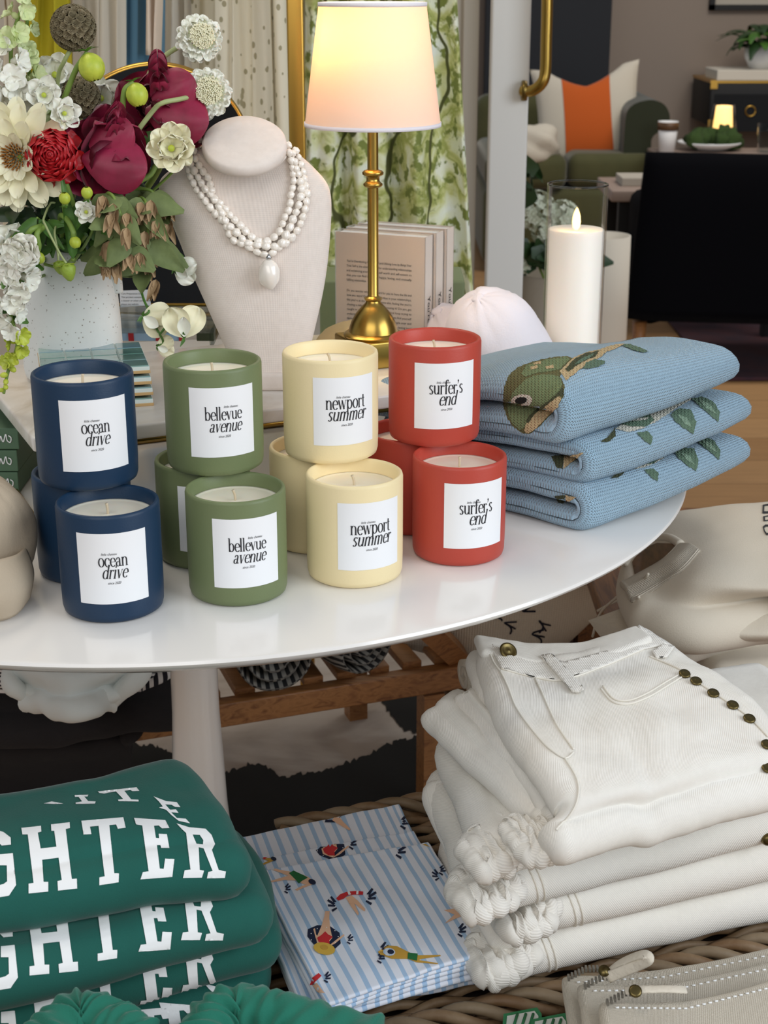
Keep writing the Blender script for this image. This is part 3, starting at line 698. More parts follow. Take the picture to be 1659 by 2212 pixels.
# ================================================================== MARBLE RISER
RZ = TT+.10
rc = P(70, 945, RZ); ang = rad(24.5); ru = Vector((cos(ang), sin(ang), 0)); rv = Vector((-sin(ang), cos(ang), 0)); up = Vector((0, 0, 1))
def RP(u, v, z=0): return rc+ru*u+rv*v+up*z
RL, RD = .47, .27
t = thing('marble_riser', 'white marble riser shelf on a brass frame behind the candles', 'display riser', RP(RL/2, RD/2, TT-RZ))
MB().rbox(RP(RL/2, RD/2, -.007), (RL, RD, .014), .0025, (ru, rv, up)).obj('marble_top', M['marble'], t, sharp=40)
mb = MB(); hb = RZ-TT
for u, v in ((.008, .008), (RL-.008, .008), (.008, RD-.008), (RL-.008, RD-.008)):
    MB().box(RP(u, v, -.014-(hb-.014)/2), (.006, .006, hb-.014), (ru, rv, up)).obj('frame_leg', M['brass'], t, False)
for a, b in (((.005, .008), (RL-.005, .008)), ((.005, RD-.008), (RL-.005, RD-.008)), ((.008, .005), (.008, RD-.005)), ((RL-.008, .005), (RL-.008, RD-.005))):
    for zz in (-.0165, -hb+.003):
        mb.tube([RP(*a, zz), RP(*b, zz)], .003, 8)
mb.obj('frame_rail', M['brass'], t)

# ================================================================== TABLE LAMP
lp = P(806, 800, RZ); lp.y += .035; lx, ly = lp.x, lp.y
def LZ(py): return Q(803, py, ly).z
t = thing('table_lamp', 'brass table lamp with lit cream fabric shade standing on the marble riser', 'lamp', (lx, ly, RZ))
MB().rbox((lx, ly, RZ+.014), (.062, .062, .028), .002, (ru, rv, up)).obj('base', M['brass'], t, sharp=40)
zt = RZ+.028; bl = [(.030, zt), (.031, zt+.002), (.029, zt+.004), (.0255, zt+.005), (.0245, zt+.010), (.0225, zt+.016), (.018, zt+.024), (.012, zt+.031), (.008, zt+.035), (.0075, zt+.037), (.009, zt+.038), (.0095, zt+.040), (.0062, zt+.0415)]
zs = LZ(282)
MB().lathe(bl+[(.0055, zt+.043), (.0055, LZ(405)), (.0078, LZ(404)), (.0095, LZ(401)), (.0098, LZ(397)), (.0078, LZ(393)), (.0066, LZ(390)), (.0066, LZ(382)), (.0078, LZ(380)), (.0105, LZ(377)), (.0108, LZ(372)), (.0088, LZ(368)), (.0055, LZ(366)), (.0052, zs+.03), (0, zs+.03)], (lx, ly, 0), 40).obj('stem', M['brass'], t, sharp=60)
z0, z1 = Q(803, 285, ly-.07).z, Q(803, 14, ly-.06).z; dpt = ly*cos(PITCH)+(CZ-z0)*sin(PITCH)
r0, r1 = 147*dpt/FPX, 117*(ly*cos(PITCH)+(CZ-z1)*sin(PITCH))/FPX
MB().lathe([(r0, z0), (r1, z1), (r1-.0008, z1), (r0-.0008, z0)], (lx, ly, 0), 72, closed=True).obj('lamp_shade', M['shade'], t, sharp=60)
for rr, zz in ((r0, z0), (r1, z1)): MB().lathe([(rr+.0006, zz-.0008), (rr+.0006, zz+.003), (rr-.0012, zz+.003), (rr-.0012, zz-.0008)], (lx, ly, 0), 72, closed=True).obj('shade_trim', M['cap_white'], t)
MB().ball((lx, ly, (z0+z1)/2+.01), (.016, .016, .022)).obj('bulb', M['lamp_warm'], t)
l = bpy.data.lights.new('lamp_bulb_light', 'POINT'); l.energy = .78; l.color = (1.0, .68, .36); l.shadow_soft_size = .02
o = bpy.data.objects.new('lamp_bulb_light', l); COL.objects.link(o); o.location = (lx-.03, ly-.015, (z0+z1)/2+.03)

# ================================================================== NECKLACE BUST
by = 1.455
def BX(px, py, d): return Q(px, py, d).x
rows = [  # py, left px, right px, thickness, forward lean (y)
 (838, 508, 662, .040, 1.440), (800, 502, 664, .036, 1.442), (760, 492, 668, .034, 1.446), (700, 464, 683, .036, 1.450), (640, 438, 697, .038, 1.455),
 (580, 410, 707, .040, 1.460), (520, 388, 713, .042, 1.464), (470, 366, 716, .042, 1.467), (430, 348, 717, .040, 1.468), (402, 341, 711, .036, 1.468), (385, 346, 700, .034, 1.467),
 (368, 366, 684, .033, 1.466), (350, 390, 666, .034, 1.464), (334, 411, 646, .036, 1.461), (322, 424, 632, .037, 1.458)]
V = []; nb = 64; prevz = None
for py, xl, xr, th, yy in rows:
    z = Q(528, py, yy).z; xa, xb = BX(xl, py, yy), BX(xr, py, yy); cx = (xa+xb)/2; w = (xb-xa)/2
    for k in range(nb):
        a = 2*PI*k/nb; ca, sa = cos(a), sin(a); e = .75
        V.append(Vector((cx+w*(abs(ca)**e)*(1 if ca > 0 else -1), yy+(th*.62 if sa < 0 else th*.4)*(abs(sa)**.9)*(1 if sa > 0 else -1), z)))
cap_c = Q(528, 316, 1.437); tilt = rad(34); nrm = Vector((.03, -sin(tilt), cos(tilt))).normalized(); A1 = Vector((1, 0, -.05)).normalized(); A1 = (A1-nrm*A1.dot(nrm)).normalized(); A2 = nrm.cross(A1)
rw_, rh_ = 88*1.47/FPX, 65*1.47/FPX/.76
for q in (.0, 1.0):
    for k in range(nb):
        a = 2*PI*k/nb; s_ = .93
        p = cap_c+A1*cos(a)*rw_*s_+A2*sin(a)*rh_*s_-nrm*.012*(1-q)
        V.append(p)
nr = len(rows)+2; F = [(i*nb+k, i*nb+(k+1) % nb, (i+1)*nb+(k+1) % nb, (i+1)*nb+k) for i in range(nr-1) for k in range(nb)]+[tuple(range(nb))[::-1], tuple((nr-1)*nb+k for k in range(nb))]
bust = thing('necklace_bust', 'linen covered jewellery bust wearing the pearl necklace', 'display bust', (V[0].x*.5+V[nb//2].x*.5, 1.44, RZ))
body = mk('body', V, F, M['fabric_bust'], bust, True, [(i % nb/nb*.36, v.z) for i, v in enumerate(V)]); 
sm = body.modifiers.new('s', 'SUBSURF'); sm.levels = 1; sm.render_levels = 2
mb = MB(); pr = [(0, -.006), (.93, -.006), (.985, -.004), (1.0, 0), (.985, .004), (.93, .0062), (.6, .0072), (0, .0078)]
V = [cap_c+nrm*h+A1*cos(2*PI*k/nb)*rw_*r_+A2*sin(2*PI*k/nb)*rh_*r_ for r_, h in pr for k in range(nb)]
mk('neck_cap', V, [(i*nb+k, i*nb+(k+1) % nb, (i+1)*nb+(k+1) % nb, (i+1)*nb+k) for i in range(len(pr)-1) for k in range(nb)], M['fabric_bust'], bust)
zb = RZ; MB().rbox(((BX(508, 838, 1.44)+BX(664, 838, 1.44))/2, 1.445, zb+.009), (BX(664, 838, 1.44)-BX(508, 838, 1.44)+.004, .06, .018), .004).obj('foot', M['fabric_bust'], bust)

# pearls laid on the bust
dg = bpy.context.evaluated_depsgraph_get()
bb = bvh_of(body)
zz = .2713
S1 = [(345, 300), (318, 370), (310, 435), (340, 490), (372, 545), (410, 600), (430, 670), (447, 745), (490, 795), (545, 850), (590, 912), (650, 970), (705, 1030), (760, 1078), (840, 1120), (910, 1090), (960, 1052), (990, 993), (1010, 928), (1040, 868), (1055, 803), (1062, 740), (1075, 680), (1083, 610), (1072, 550), (1062, 480), (1040, 425), (1010, 370), (985, 335)]
S2 = [(300, 285), (262, 345), (285, 430), (288, 500), (312, 550), (335, 600), (365, 655), (400, 705), (440, 752), (478, 808), (513, 870), (530, 925), (565, 975), (618, 1022), (665, 1075), (720, 1120), (778, 1135), (890, 1150), (975, 1140), (1012, 1080), (1040, 1025), (1066, 968), (1086, 908), (1110, 850), (1130, 780), (1140, 712), (1132, 640), (1115, 578), (1095, 520), (1080, 465), (1055, 405), (1022, 362)]
S3 = [(268, 292), (242, 350), (250, 430), (250, 500), (260, 550), (275, 605), (300, 655), (325, 712), (370, 765), (412, 820), (460, 880), (510, 925), (550, 985), (577, 1050), (620, 1108), (695, 1130), (775, 1180), (838, 1210), (908, 1205), (972, 1150), (1035, 1115), (1082, 1060), (1120, 1003), (1145, 945), (1160, 888), (1175, 830), (1184, 770), (1184, 710), (1168, 650), (1160, 590), (1145, 525), (1120, 462), (1088, 408), (1045, 368)]
nk = thing('pearl_necklace', 'three strand baroque pearl necklace with pearl drop, worn by the linen bust', 'necklace', Q(550, 560, 1.43))
allp = []
for si, S in enumerate((S1, S2, S3)):
    path = smooth_path(S, 400); path, tot = resample([Vector((a, b, 0)) for a, b in path], 600)
    d = 0; i = 0; L = tot/599; last = None; seq = []
    while d < tot:
        q = path[min(599, int(d/L))]; fy = (q.y-300)/900; s = (50+14*max(0, min(1, fy)))*R.uniform(.93, 1.12)
        seq.append((q.x*zz+340, q.y*zz+220, s*zz, path[min(599, int(d/L)+8)]-path[max(0, int(d/L)-8)])); d += s*1.03
    allp.append((si, seq))
cnt = 0; extra = MB()
for si, seq in allp:
    for px, py, s, dr in seq:
        rr = s/2*1.43/FPX
        w = hit(bb, px, py, rr*.9+(.0012 if si == 1 else 0))
        if w is None:
            w = hit(bb, min(max(px, 424), 634), py, 0); dd = w.y if w else 1.46; w = Q(px, py, dd+.004)
        dv = Vector((dr.x, 0, -dr.y)).normalized(); X, U, B = frame(dv, Vector((0, -1, .2)))
        b = MB() if cnt < 96 else extra
        b.ball(w, (rr*R.uniform(1.12, 1.24), rr*R.uniform(.98, 1.08), rr*R.uniform(.95, 1.06)), 16, 11, (X, U, B), .22)
        if cnt < 96: b.obj('pearl', M['pearl'], nk)
        cnt += 1
if extra.v: extra.obj('pearl_strand', M['pearl'], nk, kind='stuff')
w = hit(bb, 340+893*zz, 220+1370*zz, .0105)
pend = MB().ball(w, (.0102, .0090, .0142), 24, 18, None, .1).obj('pearl_drop', M['pearl'], nk)
MB().tube([Q(340+876*zz, 220+1225*zz, w.y), w+up*.0165], .0007, 6).lathe([(0, 0), (.002, 0), (.003, .002), (.001, .005), (0, .006)], w+up*.014, 12).obj('bail', M['silver'], pend)

# ================================================================== VASE
vx, vy = Q(154, 700, 1.475).x, 1.475
def VZ(py): return Q(154, py, vy).z
vs_ = lambda w, py: w/2*(vy*cos(PITCH)+(CZ-VZ(py))*sin(PITCH))/FPX
t = thing('speckled_vase', 'white speckled ceramic vase with side handles holding the flowers', 'vase', (vx, vy, RZ))
pr = [(0, RZ), (vs_(200, 800)-.004, RZ), (vs_(206, 800), RZ+.004)]+[(vs_(w, py), VZ(py)) for w, py in ((212, 790), (213, 740), (212, 690), (208, 640), (196, 605), (172, 580), (148, 562), (142, 548), (142, 532))]
r_ = pr[-1][0]; pr += [(r_-.003, pr[-1][1]+.001), (r_-.006, pr[-1][1]-.002), (r_-.008, pr[-1][1]-.03), (0, pr[-1][1]-.032)]
vase_body = MB().lathe(pr, (vx, vy, 0), 64).obj('body', M['vase_speck'], t)
for s_ in (1, -1):
    hx_ = [(vx+s_*vs_(140, 545), VZ(545)), (vx+s_*vs_(160, 550), VZ(556)), (vx+s_*vs_(196, 560), VZ(578)), (vx+s_*vs_(206, 600), VZ(598)), (vx+s_*vs_(208, 640), VZ(632))]
    MB().tube(smooth_path([(a, vy, b) for a, b in hx_], 20), .006, 12).obj('handle', M['vase_speck'], t)

# ================================================================== TILE COASTERS
cs0 = P(330, 878, RZ)
cu = Vector((cos(rad(14)), sin(rad(14)), 0)); cv = Vector((-sin(rad(8)), cos(rad(8)), 0)); cv = Vector((-cu.y, cu.x, 0))
def coaster(k, label):
    z = RZ+.0105*k; jx = R.uniform(-.0015, .0015); c = cs0-cu*(.05+jx)+cv*(.052)
    if k == 3: c = c-cu*.001
    t = thing('tile_coaster', label, 'coaster', (c.x, c.y, z), 'stacked tile coasters')
    MB().rbox((c.x, c.y, z+.0015), (.1, .1, .003), .0006, (cu, cv, up)).obj('wood_backing', M['coaster_wood'], t, False)
    MB().rbox((c.x, c.y, z+.0045), (.099, .099, .004), .0005, (cu, cv, up)).obj('grout', M['grout'], t, False)
    for i in range(4):
        for j in range(4):
            q = c+cu*(i-1.5)*.0248+cv*(j-1.5)*.0248
            MB().rbox((q.x, q.y, z+.0055), (.0232, .0232, .0042), .0006, (cu, cv, up)).obj('tile', M['tile' if (i*3+j*5+k) % 3 else 'tile2'], t, False)
    for i in (-1, 1):
        for j in (-1, 1):
            q = c+cu*i*.04+cv*j*.04; MB().ball((q.x, q.y, z-.0012), (.005, .005, .0015), 10, 6).obj('foot', M['acrylic'], t)
for k, n in enumerate(('bottom of its stack', 'second from the bottom of its stack', 'just under the topmost of its stack', 'topmost of its stack')):
    coaster(k, f'square green glass tile coaster behind the blue candles, {n}')

# ================================================================== GLASS CYLINDER CANDLE
gx, gy = Q(1240, 600, 1.76).x, 1.76
def GZ(py): return Q(1245, py, gy).z
gd = lambda py: (gy*cos(PITCH)+(CZ-GZ(py))*sin(PITCH))
gr = 66*gd(400)/FPX
t = thing('hurricane_candle', 'tall white flameless pillar candle in a clear glass cylinder', 'candle', (gx, gy, TT))
MB().lathe([(0, TT), (gr, TT), (gr, GZ(398)), (gr-.0018, GZ(398)), (gr-.0018, TT+.003), (0, TT+.003)], (gx, gy, 0), 72).obj('glass_cylinder', M['glass'], t, sharp=50)
V_ = [Vector((gx+(gr-.0009)*cos(a), gy+(gr-.0009)*sin(a), GZ(398))) for a in [2*PI*i/64 for i in range(65)]]; MB().tube(V_, .0011, 6, cap=False).obj('glass_rim', M['glass_edge'], t)
gw = gr-.0026
MB().lathe([(0, TT+.003), (gw, TT+.003), (gw, GZ(494)-.001), (gw-.0012, GZ(494)), (gw*.55, GZ(494)-.0022), (.004, GZ(494)-.003), (0, GZ(494)-.003)], (gx, gy, 0), 64).obj('wax_pillar', M['candle_ivory'], t, sharp=60)
fz = GZ(494)-.002; MB().lathe([(.0015, fz), (.0042, fz+.004), (.0052, fz+.010), (.0042, fz+.018), (.002, fz+.024), (0, fz+.027)], (gx, gy, 0), 16, sy=.4).obj('flame', M['flame'], t)
l = bpy.data.lights.new('flame_light', 'POINT'); l.energy = .035; l.color = (1, .6, .2); l.shadow_soft_size = .006
o = bpy.data.objects.new('flame_light', l); COL.objects.link(o); o.location = (gx, gy-.012, fz+.014)
# ================================================================== FOLDED FISH SWEATERS
def Z3(*p): return [(1000+x*.3972, 700+y*.3972) for x, y in p]
F0 = P(1272, 1160, TT); eR = Vector((.85, .53, 0)).normalized(); pL = Vector((-.75, .66, 0)).normalized()
def sweater(k, z, H, sh, ln_, label, gap, depth=.245):
    """a hairpin of thick knit, fold edge towards the camera's right, open layers to the left"""
    A = Vector((F0.x, F0.y, z))+eR*sh[0]+pL*sh[1]; th = H*.455; b0 = th*.5; b1 = H-th*.5
    t = thing('folded_sweater', label, 'sweater', A+eR*.1, 'fish sweaters stacked on the table')
    rc_ = (b1-b0)/2; cm_ = (b0+b1)/2; xa_ = rc_+th/2; cl = [(depth-i*(depth-xa_)/12, b0) for i in range(12)]+[(xa_-rc_*cos(a_), cm_+rc_*sin(a_)) for a_ in [-PI/2+PI*i/12 for i in range(13)]]+[(xa_+i*(depth-xa_)/12, b1) for i in range(1, 13)]
    ol = ribbon(cl, th, 90)
    L = ln_; r_ = th*.5
    def disp(s, x, a, b):
        e = min(x, L-x); d = 0
        if e < r_: d -= r_*.98*(1-math.sqrt(max(0, 1-(1-e/r_)**2)))
        return d+.0016*noise.noise(Vector((s*26, x*22, k*7.3)))
    bot = z
    def post(q, s, x):
        u = x/L; rel = (q.z-bot); dq = q-A; a = (dq.y*eR.x-dq.x*eR.y)/(pL.y*eR.x-pL.x*eR.y)
        dome = .024*sin(PI*min(1, max(0, (a+.02)/.19)))*(1 if k == 2 else .12)*(1-.6*u)
        f = 1-.34*u**1.5 if k < 2 else 1-.42*u+.06*sin(PI*u)
        q = q+up*(rel*(f-1)+dome*max(0, rel/H))
        if k == 2 and x < .06: q.z -= .020*(1-x/.06)**2*max(0, rel/H)*(1 if a > .03 else a/.03)
        q.z = TT+(q.z-TT)*(1-.20*(max(0, a)/.245)**1.5)
        q = q+pL*(.028*u*u)*(1 if a < .12 else .5)          # the far end turns back a little
        q.z += .022*u**1.3
        return q
    o = sweep('knit_body', ol, A, A+eR*L, pL, M['knit_blue'], t, 110, strip=90, disp=disp, post=post)
    return t, o
sw = [sweater(0, TT+.0005, .043, (0, 0), .238, 'light blue fish sweater, folded, bottom of the stack of three beside the red candles', .006),
      sweater(1, TT+.0425, .042, (.006, .006), .236, 'light blue fish sweater, folded, middle of the stack of three beside the red candles', .004),
      sweater(2, TT+.083, .050, (-.014, .014), .246, 'light blue fish sweater with the fish face showing, top of the stack of three', .006)]
for t_, o_ in sw: pass
b2 = bvh_of(sw[2][1]); b1_ = bvh_of(sw[1][1]); b0_ = bvh_of(sw[0][1])
def fish(parent, bv, parts):
    for i, (nm, mt, pts, off) in enumerate(parts):
        px_decal(nm, [Z3(*pts)], bv, .0004+off*.0003, M[mt], parent, 5)
def jag(pts, a=5, st=9):
    out = []
    for p, q in zip(pts, pts[1:]+pts[:1]):
        n = max(1, int(math.hypot(q[0]-p[0], q[1]-p[1])/st))
        for i in range(n): f = i/n; out.append((p[0]+(q[0]-p[0])*f+R.uniform(-a, a)*.5, p[1]+(q[1]-p[1])*f+R.uniform(-a, a)*.5))
    return out
fish(sw[2][0], b2, [
 ('fish_outline', 'knit_olive', jag([(300, 235), (380, 205), (470, 185), (560, 175), (600, 190), (540, 240), (530, 290), (555, 340), (548, 390), (520, 440), (470, 500), (420, 555), (360, 600), (320, 590), (275, 560), (240, 510), (218, 440), (225, 340), (250, 280)]), 0),
 ('fish_head', 'knit_green', jag([(345, 300), (400, 280), (470, 275), (525, 290), (540, 330), (525, 380), (470, 420), (410, 470), (370, 510), (345, 560), (310, 575), (270, 540), (245, 480), (240, 440), (275, 370)]), 1),
 ('fish_back', 'knit_green', jag([(350, 225), (460, 195), (560, 180), (580, 195), (525, 250), (470, 260), (400, 270), (340, 290), (318, 270)]), 1),
 ('fish_mark', 'knit_tan', jag([(365, 238), (405, 228), (412, 242), (372, 252)], 3), 2), ('fish_mark', 'knit_tan', jag([(448, 235), (490, 225), (495, 243), (455, 250)], 3), 2), ('fish_mark', 'knit_tan', jag([(385, 214), (425, 208), (425, 220), (388, 226)], 3), 2),
 ('fish_mouth', 'knit_tan', jag([(525, 385), (535, 410), (520, 450), (465, 505), (410, 560), (360, 595), (335, 580), (345, 545), (370, 510), (430, 460), (480, 425)]), 2),
 ('fish_jaw_line', 'knit_dark', jag([(540, 345), (550, 385), (515, 400), (460, 435), (400, 480), (360, 540), (345, 530), (365, 500), (420, 450), (480, 410), (520, 375)], 4), 3),
 ('eye_ring', 'knit_cream', jag(ell(322, 416, 60, 34, -.12, 16), 5), 2), ('eye_pupil', 'knit_black', jag(ell(320, 412, 34, 17, -.1, 12), 3), 3),
 ('fish_belly', 'knit_tan', jag([(525, 262), (560, 225), (600, 185), (680, 155), (760, 135), (830, 112), (880, 108), (860, 125), (780, 155), (745, 185), (690, 215), (640, 245), (600, 280), (560, 310), (550, 290)]), 1),
 ('fin', 'knit_dark', jag([(555, 250), (600, 200), (660, 165), (740, 150), (720, 180), (660, 205), (610, 235), (575, 262)], 5), 2), ('fin', 'knit_leaf', jag([(600, 228), (640, 195), (700, 168), (720, 165), (690, 190), (640, 215)], 4), 3),
 ('fin', 'knit_leaf', jag([(650, 250), (670, 215), (720, 195), (770, 205), (765, 225), (720, 240), (680, 245)], 5), 2), ('fin', 'knit_leaf', jag([(865, 118), (900, 112), (960, 130), (1010, 155), (980, 158), (920, 145)], 4), 2)])
def tail(parent, bv, dx, dy, s=1, last=True):
    T_ = lambda pts: [(dx+x*s, dy+y*s) for x, y in pts]
    fish(parent, bv, [
     ('fish_belly', 'knit_cream', jag(T_([(830, 560), (880, 520), (960, 470), (1050, 425), (1140, 395), (1240, 385), (1245, 400), (1190, 430), (1110, 480), (1040, 525), (960, 560), (900, 575)])), 1),
     ('fin', 'knit_leaf', jag(T_([(840, 530), (870, 490), (930, 470), (1010, 475), (1040, 510), (1000, 545), (920, 548)])), 2), ('fin_vein', 'knit_cream', jag(T_([(850, 528), (930, 505), (1010, 500), (1000, 512), (930, 520)]), 3), 3),
     ('fin', 'knit_leaf', jag(T_([(940, 580), (1000, 572), (1030, 600), (1020, 645), (985, 620)])), 2),
     ('fin', 'knit_leaf', jag(T_([(1130, 480), (1170, 450), (1240, 455), (1265, 520), (1250, 585), (1200, 555), (1150, 515)])), 2), ('fin_vein', 'knit_leaf2', jag(T_([(1160, 480), (1215, 500), (1240, 550), (1200, 530)]), 3), 3),
     ('fin', 'knit_leaf', jag(T_([(1245, 395), (1300, 385), (1360, 410), (1395, 470), (1385, 520), (1340, 480), (1290, 440)])), 2), ('fin_vein', 'knit_leaf2', jag(T_([(1280, 402), (1340, 425), (1375, 480), (1320, 450)]), 3), 3),
     ('fin', 'knit_dark', jag(T_([(750, 630), (800, 590), (830, 550), (825, 600), (790, 630)])), 2)])
tail(sw[1][0], b1_, 0, 14)
tail(sw[0][0], b0_, 115, 262, .92)
fish(sw[1][0], b1_, [('fish_tail', 'knit_dark', jag([(480, 720), (550, 715), (545, 790), (510, 780)]), 1), ('fish_tail', 'knit_tan', jag([(550, 715), (600, 710), (660, 700), (600, 750), (550, 790)]), 2)])
fish(sw[0][0], b0_, [('fish_tail', 'knit_dark', jag([(500, 935), (560, 930), (545, 980), (515, 975)]), 1), ('fish_tail', 'knit_tan', jag([(560, 930), (620, 940), (560, 975)]), 2)])

# ================================================================== BENCHES, RUG AND THE WICKER TRAY
t = thing('cowhide_rug', 'black and cream cowhide rug lying on the floor behind the table pedestal', 'rug', (.1, 2.4, 0))
n = 90; V = [Vector((-.02, 2.18, .006))]
for k in range(n):
    a = 2*PI*k/n; r_ = 1+.16*noise.noise(Vector((cos(a)*2, sin(a)*2, 3)))+.05*noise.noise(Vector((cos(a)*7, sin(a)*7, 3))); V.append(Vector((-.02+1.0*r_*cos(a), 2.18+.62*r_*sin(a), .004)))
mb = MB().add(V, [(0, 1+k, 1+(k+1) % n) for k in range(n)]).obj('hide', M['cowhide'], t); sd = mb.modifiers.new('s', 'SOLIDIFY'); sd.thickness = .004; sd.offset = 1
for pl_ in ([(478, 1672), (540, 1648), (575, 1655), (610, 1678), (700, 1662), (770, 1640), (850, 1602), (900, 1590), (1010, 1588), (1060, 1640), (1060, 1830), (478, 1830)], [(822, 1512), (850, 1492), (900, 1480), (1010, 1460), (1030, 1520), (1010, 1584), (930, 1588), (870, 1575), (845, 1545)], [(-60, 1650), (120, 1612), (290, 1606), (340, 1612), (410, 1650), (430, 1830), (-60, 1830)]):
    jg = []
    for p_, q_ in zip(pl_, pl_[1:]+pl_[:1]):
        nn = max(1, int(math.hypot(q_[0]-p_[0], q_[1]-p_[1])/5))
        for i in range(nn): f_ = i/nn; jg.append((p_[0]+(q_[0]-p_[0])*f_+R.uniform(-2, 2), p_[1]+(q_[1]-p_[1])*f_+R.uniform(-5, 5)))
    decal('black_patch', [[jg]], lambda x, y: P(x, y, .0118), M['hide_black'], t, 30, _maxlen=.4)
tag(MB().rbox((2.0, 5.35, .007), (2.0, 1.9, .012), .004).obj('area_rug', M['rug_red'], None, False), 'dark red patterned rug on the wood floor under the black chair', 'rug')
# slatted bench beyond the pedestal
BZ = .25; bl_, br_ = P(285, 1552, BZ), P(1015, 1437, BZ); bu = (br_-bl_).normalized(); bv_ = Vector((-bu.y, bu.x, 0)); BL = (br_-bl_).length
t = thing('slatted_bench', 'low slatted wooden bench behind the table pedestal holding rolled throws', 'bench', bl_+bu*BL/2-up*BZ)
b0v = bl_-bu*.35
MB().rbox(b0v+bu*(BL+.35)/2+bv_*.011-up*.0175, (BL+.35, .022, .035), .003, (bu, bv_, up)).obj('rail', M['wood'], t, sharp=40)
MB().rbox(b0v+bu*(BL+.35)/2+bv_*.36-up*.0175, (BL+.35, .022, .035), .003, (bu, bv_, up)).obj('rail', M['wood'], t, sharp=40)
for i in range(17):
    MB().rbox(b0v+bu*(.03+i*(BL+.29)/16)+bv_*.185+up*.003, (.028, .33, .012), .002, (bu, bv_, up)).obj('slat', M['wood'], t, sharp=40)
for a in (.06, BL+.30):
    for b in (.02, .35):
        q = b0v+bu*a+bv_*b; MB().box(Vector((q.x, q.y, BZ/2-.02)), (.03, .03, BZ-.04), (bu, bv_, up)).obj('leg', M['wood'], t, False)
MB().tube([P(905, 1340, .40)+bv_*.05, br_+bv_*.03+up*.0-bu*.005], .020, 4).obj('side_post', M['wood'], t, False)
# rolled striped throws
def roll(px, py, r_, label, rot):
    c = P(px, py, BZ+.012); c = Vector((c.x, c.y, BZ+.010+r_)); t = thing('rolled_throw', label, 'throw', c-up*r_, 'rolled striped throws')
    pts = [(cos(a)*(.008+(r_-.014)*a/(2*PI*3.4)), sin(a)*(.008+(r_-.014)*a/(2*PI*3.4))*.92) for a in [i*2*PI*3.4/120 for i in range(121)]]
    ol = ribbon(pts, .0085, 200, 200); d = (bv_*cos(rot)+bu*sin(rot)).normalized(); s_ = Vector((d.y, -d.x, 0))
    o = sweep('rolled_cloth', ol, c, c+d*.28, s_, M['throw'], t, 12, disp=lambda s, x, a, b: .001*noise.noise(Vector((s*30, x*20, px)))-.003*(x < .001))
    return t
roll(590, 1516, .062, 'black and grey striped throw rolled up on the bench beside the pedestal', .15)
roll(790, 1474, .056, 'black and grey striped throw rolled up, second from the pedestal', -.35)
# large wooden table under the beige sweatshirts
WZ = .42
t = thing('wooden_table', 'low brown wooden table carrying the beige sweatshirts', 'table', (.75, 1.75, 0))
x0 = P(1297, 1300, WZ).x
for i in range(6): MB().rbox((x0+.06+i*.125, 1.74, WZ-.012), (.1235, .66, .024), .002).obj('plank', M['wood_table'], t, sharp=40)
for a in (x0+.04, x0+.70):
    for b in (1.46, 2.03): MB().box((a, b, (WZ-.024)/2), (.05, .05, WZ-.024)).obj('leg', M['wood_table'], t, False)
# wicker tray on its stand
GZ_ = .36
tray = thing('wicker_tray', 'large woven wicker tray under the tea towels and white jeans', 'tray', (.1, 1.0, .30))
wa = rad(19.8); wu = Vector((cos(wa), sin(wa), 0)); wv = Vector((-sin(wa), cos(wa), 0)); w0 = P(1000, 2150, GZ_)
def WP(u, v, z=0): return w0+wu*u+wv*v+up*z
VB = (P(900, 1735, GZ_)-w0).dot(wv); UB = (P(600, 1790, GZ_)-w0).dot(wu); nrow = 0; rng = random.Random(3)
for j in range(46):
    v = -.10+j*.0098; mb = None
    u0 = -.50; u1 = .44
    if v > VB-.012: break
    pts = []; uu = u0
    while uu < u1:
        ph = (uu/.038+(j % 2)); pts.append(tuple(WP(uu, v+.0012*noise.noise(Vector((uu*9, j, 0))), -.012+.0042*sin(ph*PI)))); uu += .0076
    MB().tube(pts, [.0044*(1+.22*noise.noise(Vector((i*.13, j*3.3, 2)))) for i in range(len(pts))], 7).obj('woven_strand', M['wicker'], tray)
mb = MB().box(WP(-.03, (VB-.1)/2, -.030), (.94, VB+.1, .012), (wu, wv, up)).obj('base', M['wicker_dark'], tray, False)
for j in range(4):      # plaited front and back rims
    for v0, nm in ((-.020, 'front_rim'), (VB, 'back_rim')):
        pts = []
        for i in range(140):
            uu = -.5+i*.94/139; uu = uu if v0 < 0 else UB+i*(.44-UB)/139; ph = uu/.055*2*PI/2+j*PI/2
            pts.append(tuple(WP(uu, v0+.010*cos(ph)+(.0 if v0 > 0 else -.004), -.004+.009*sin(ph))))
        MB().tube(pts, .0052, 8).obj(nm, M['wicker_grey' if j % 2 else 'wicker'], tray)
for a in (-.42, .38):
    for b in (-.03, VB-.04):
        q = WP(a, b, 0); MB().tube([(q.x, q.y, 0), (q.x, q.y, GZ_-.03)], .016, 10).obj('leg', M['wicker_dark'], tray)

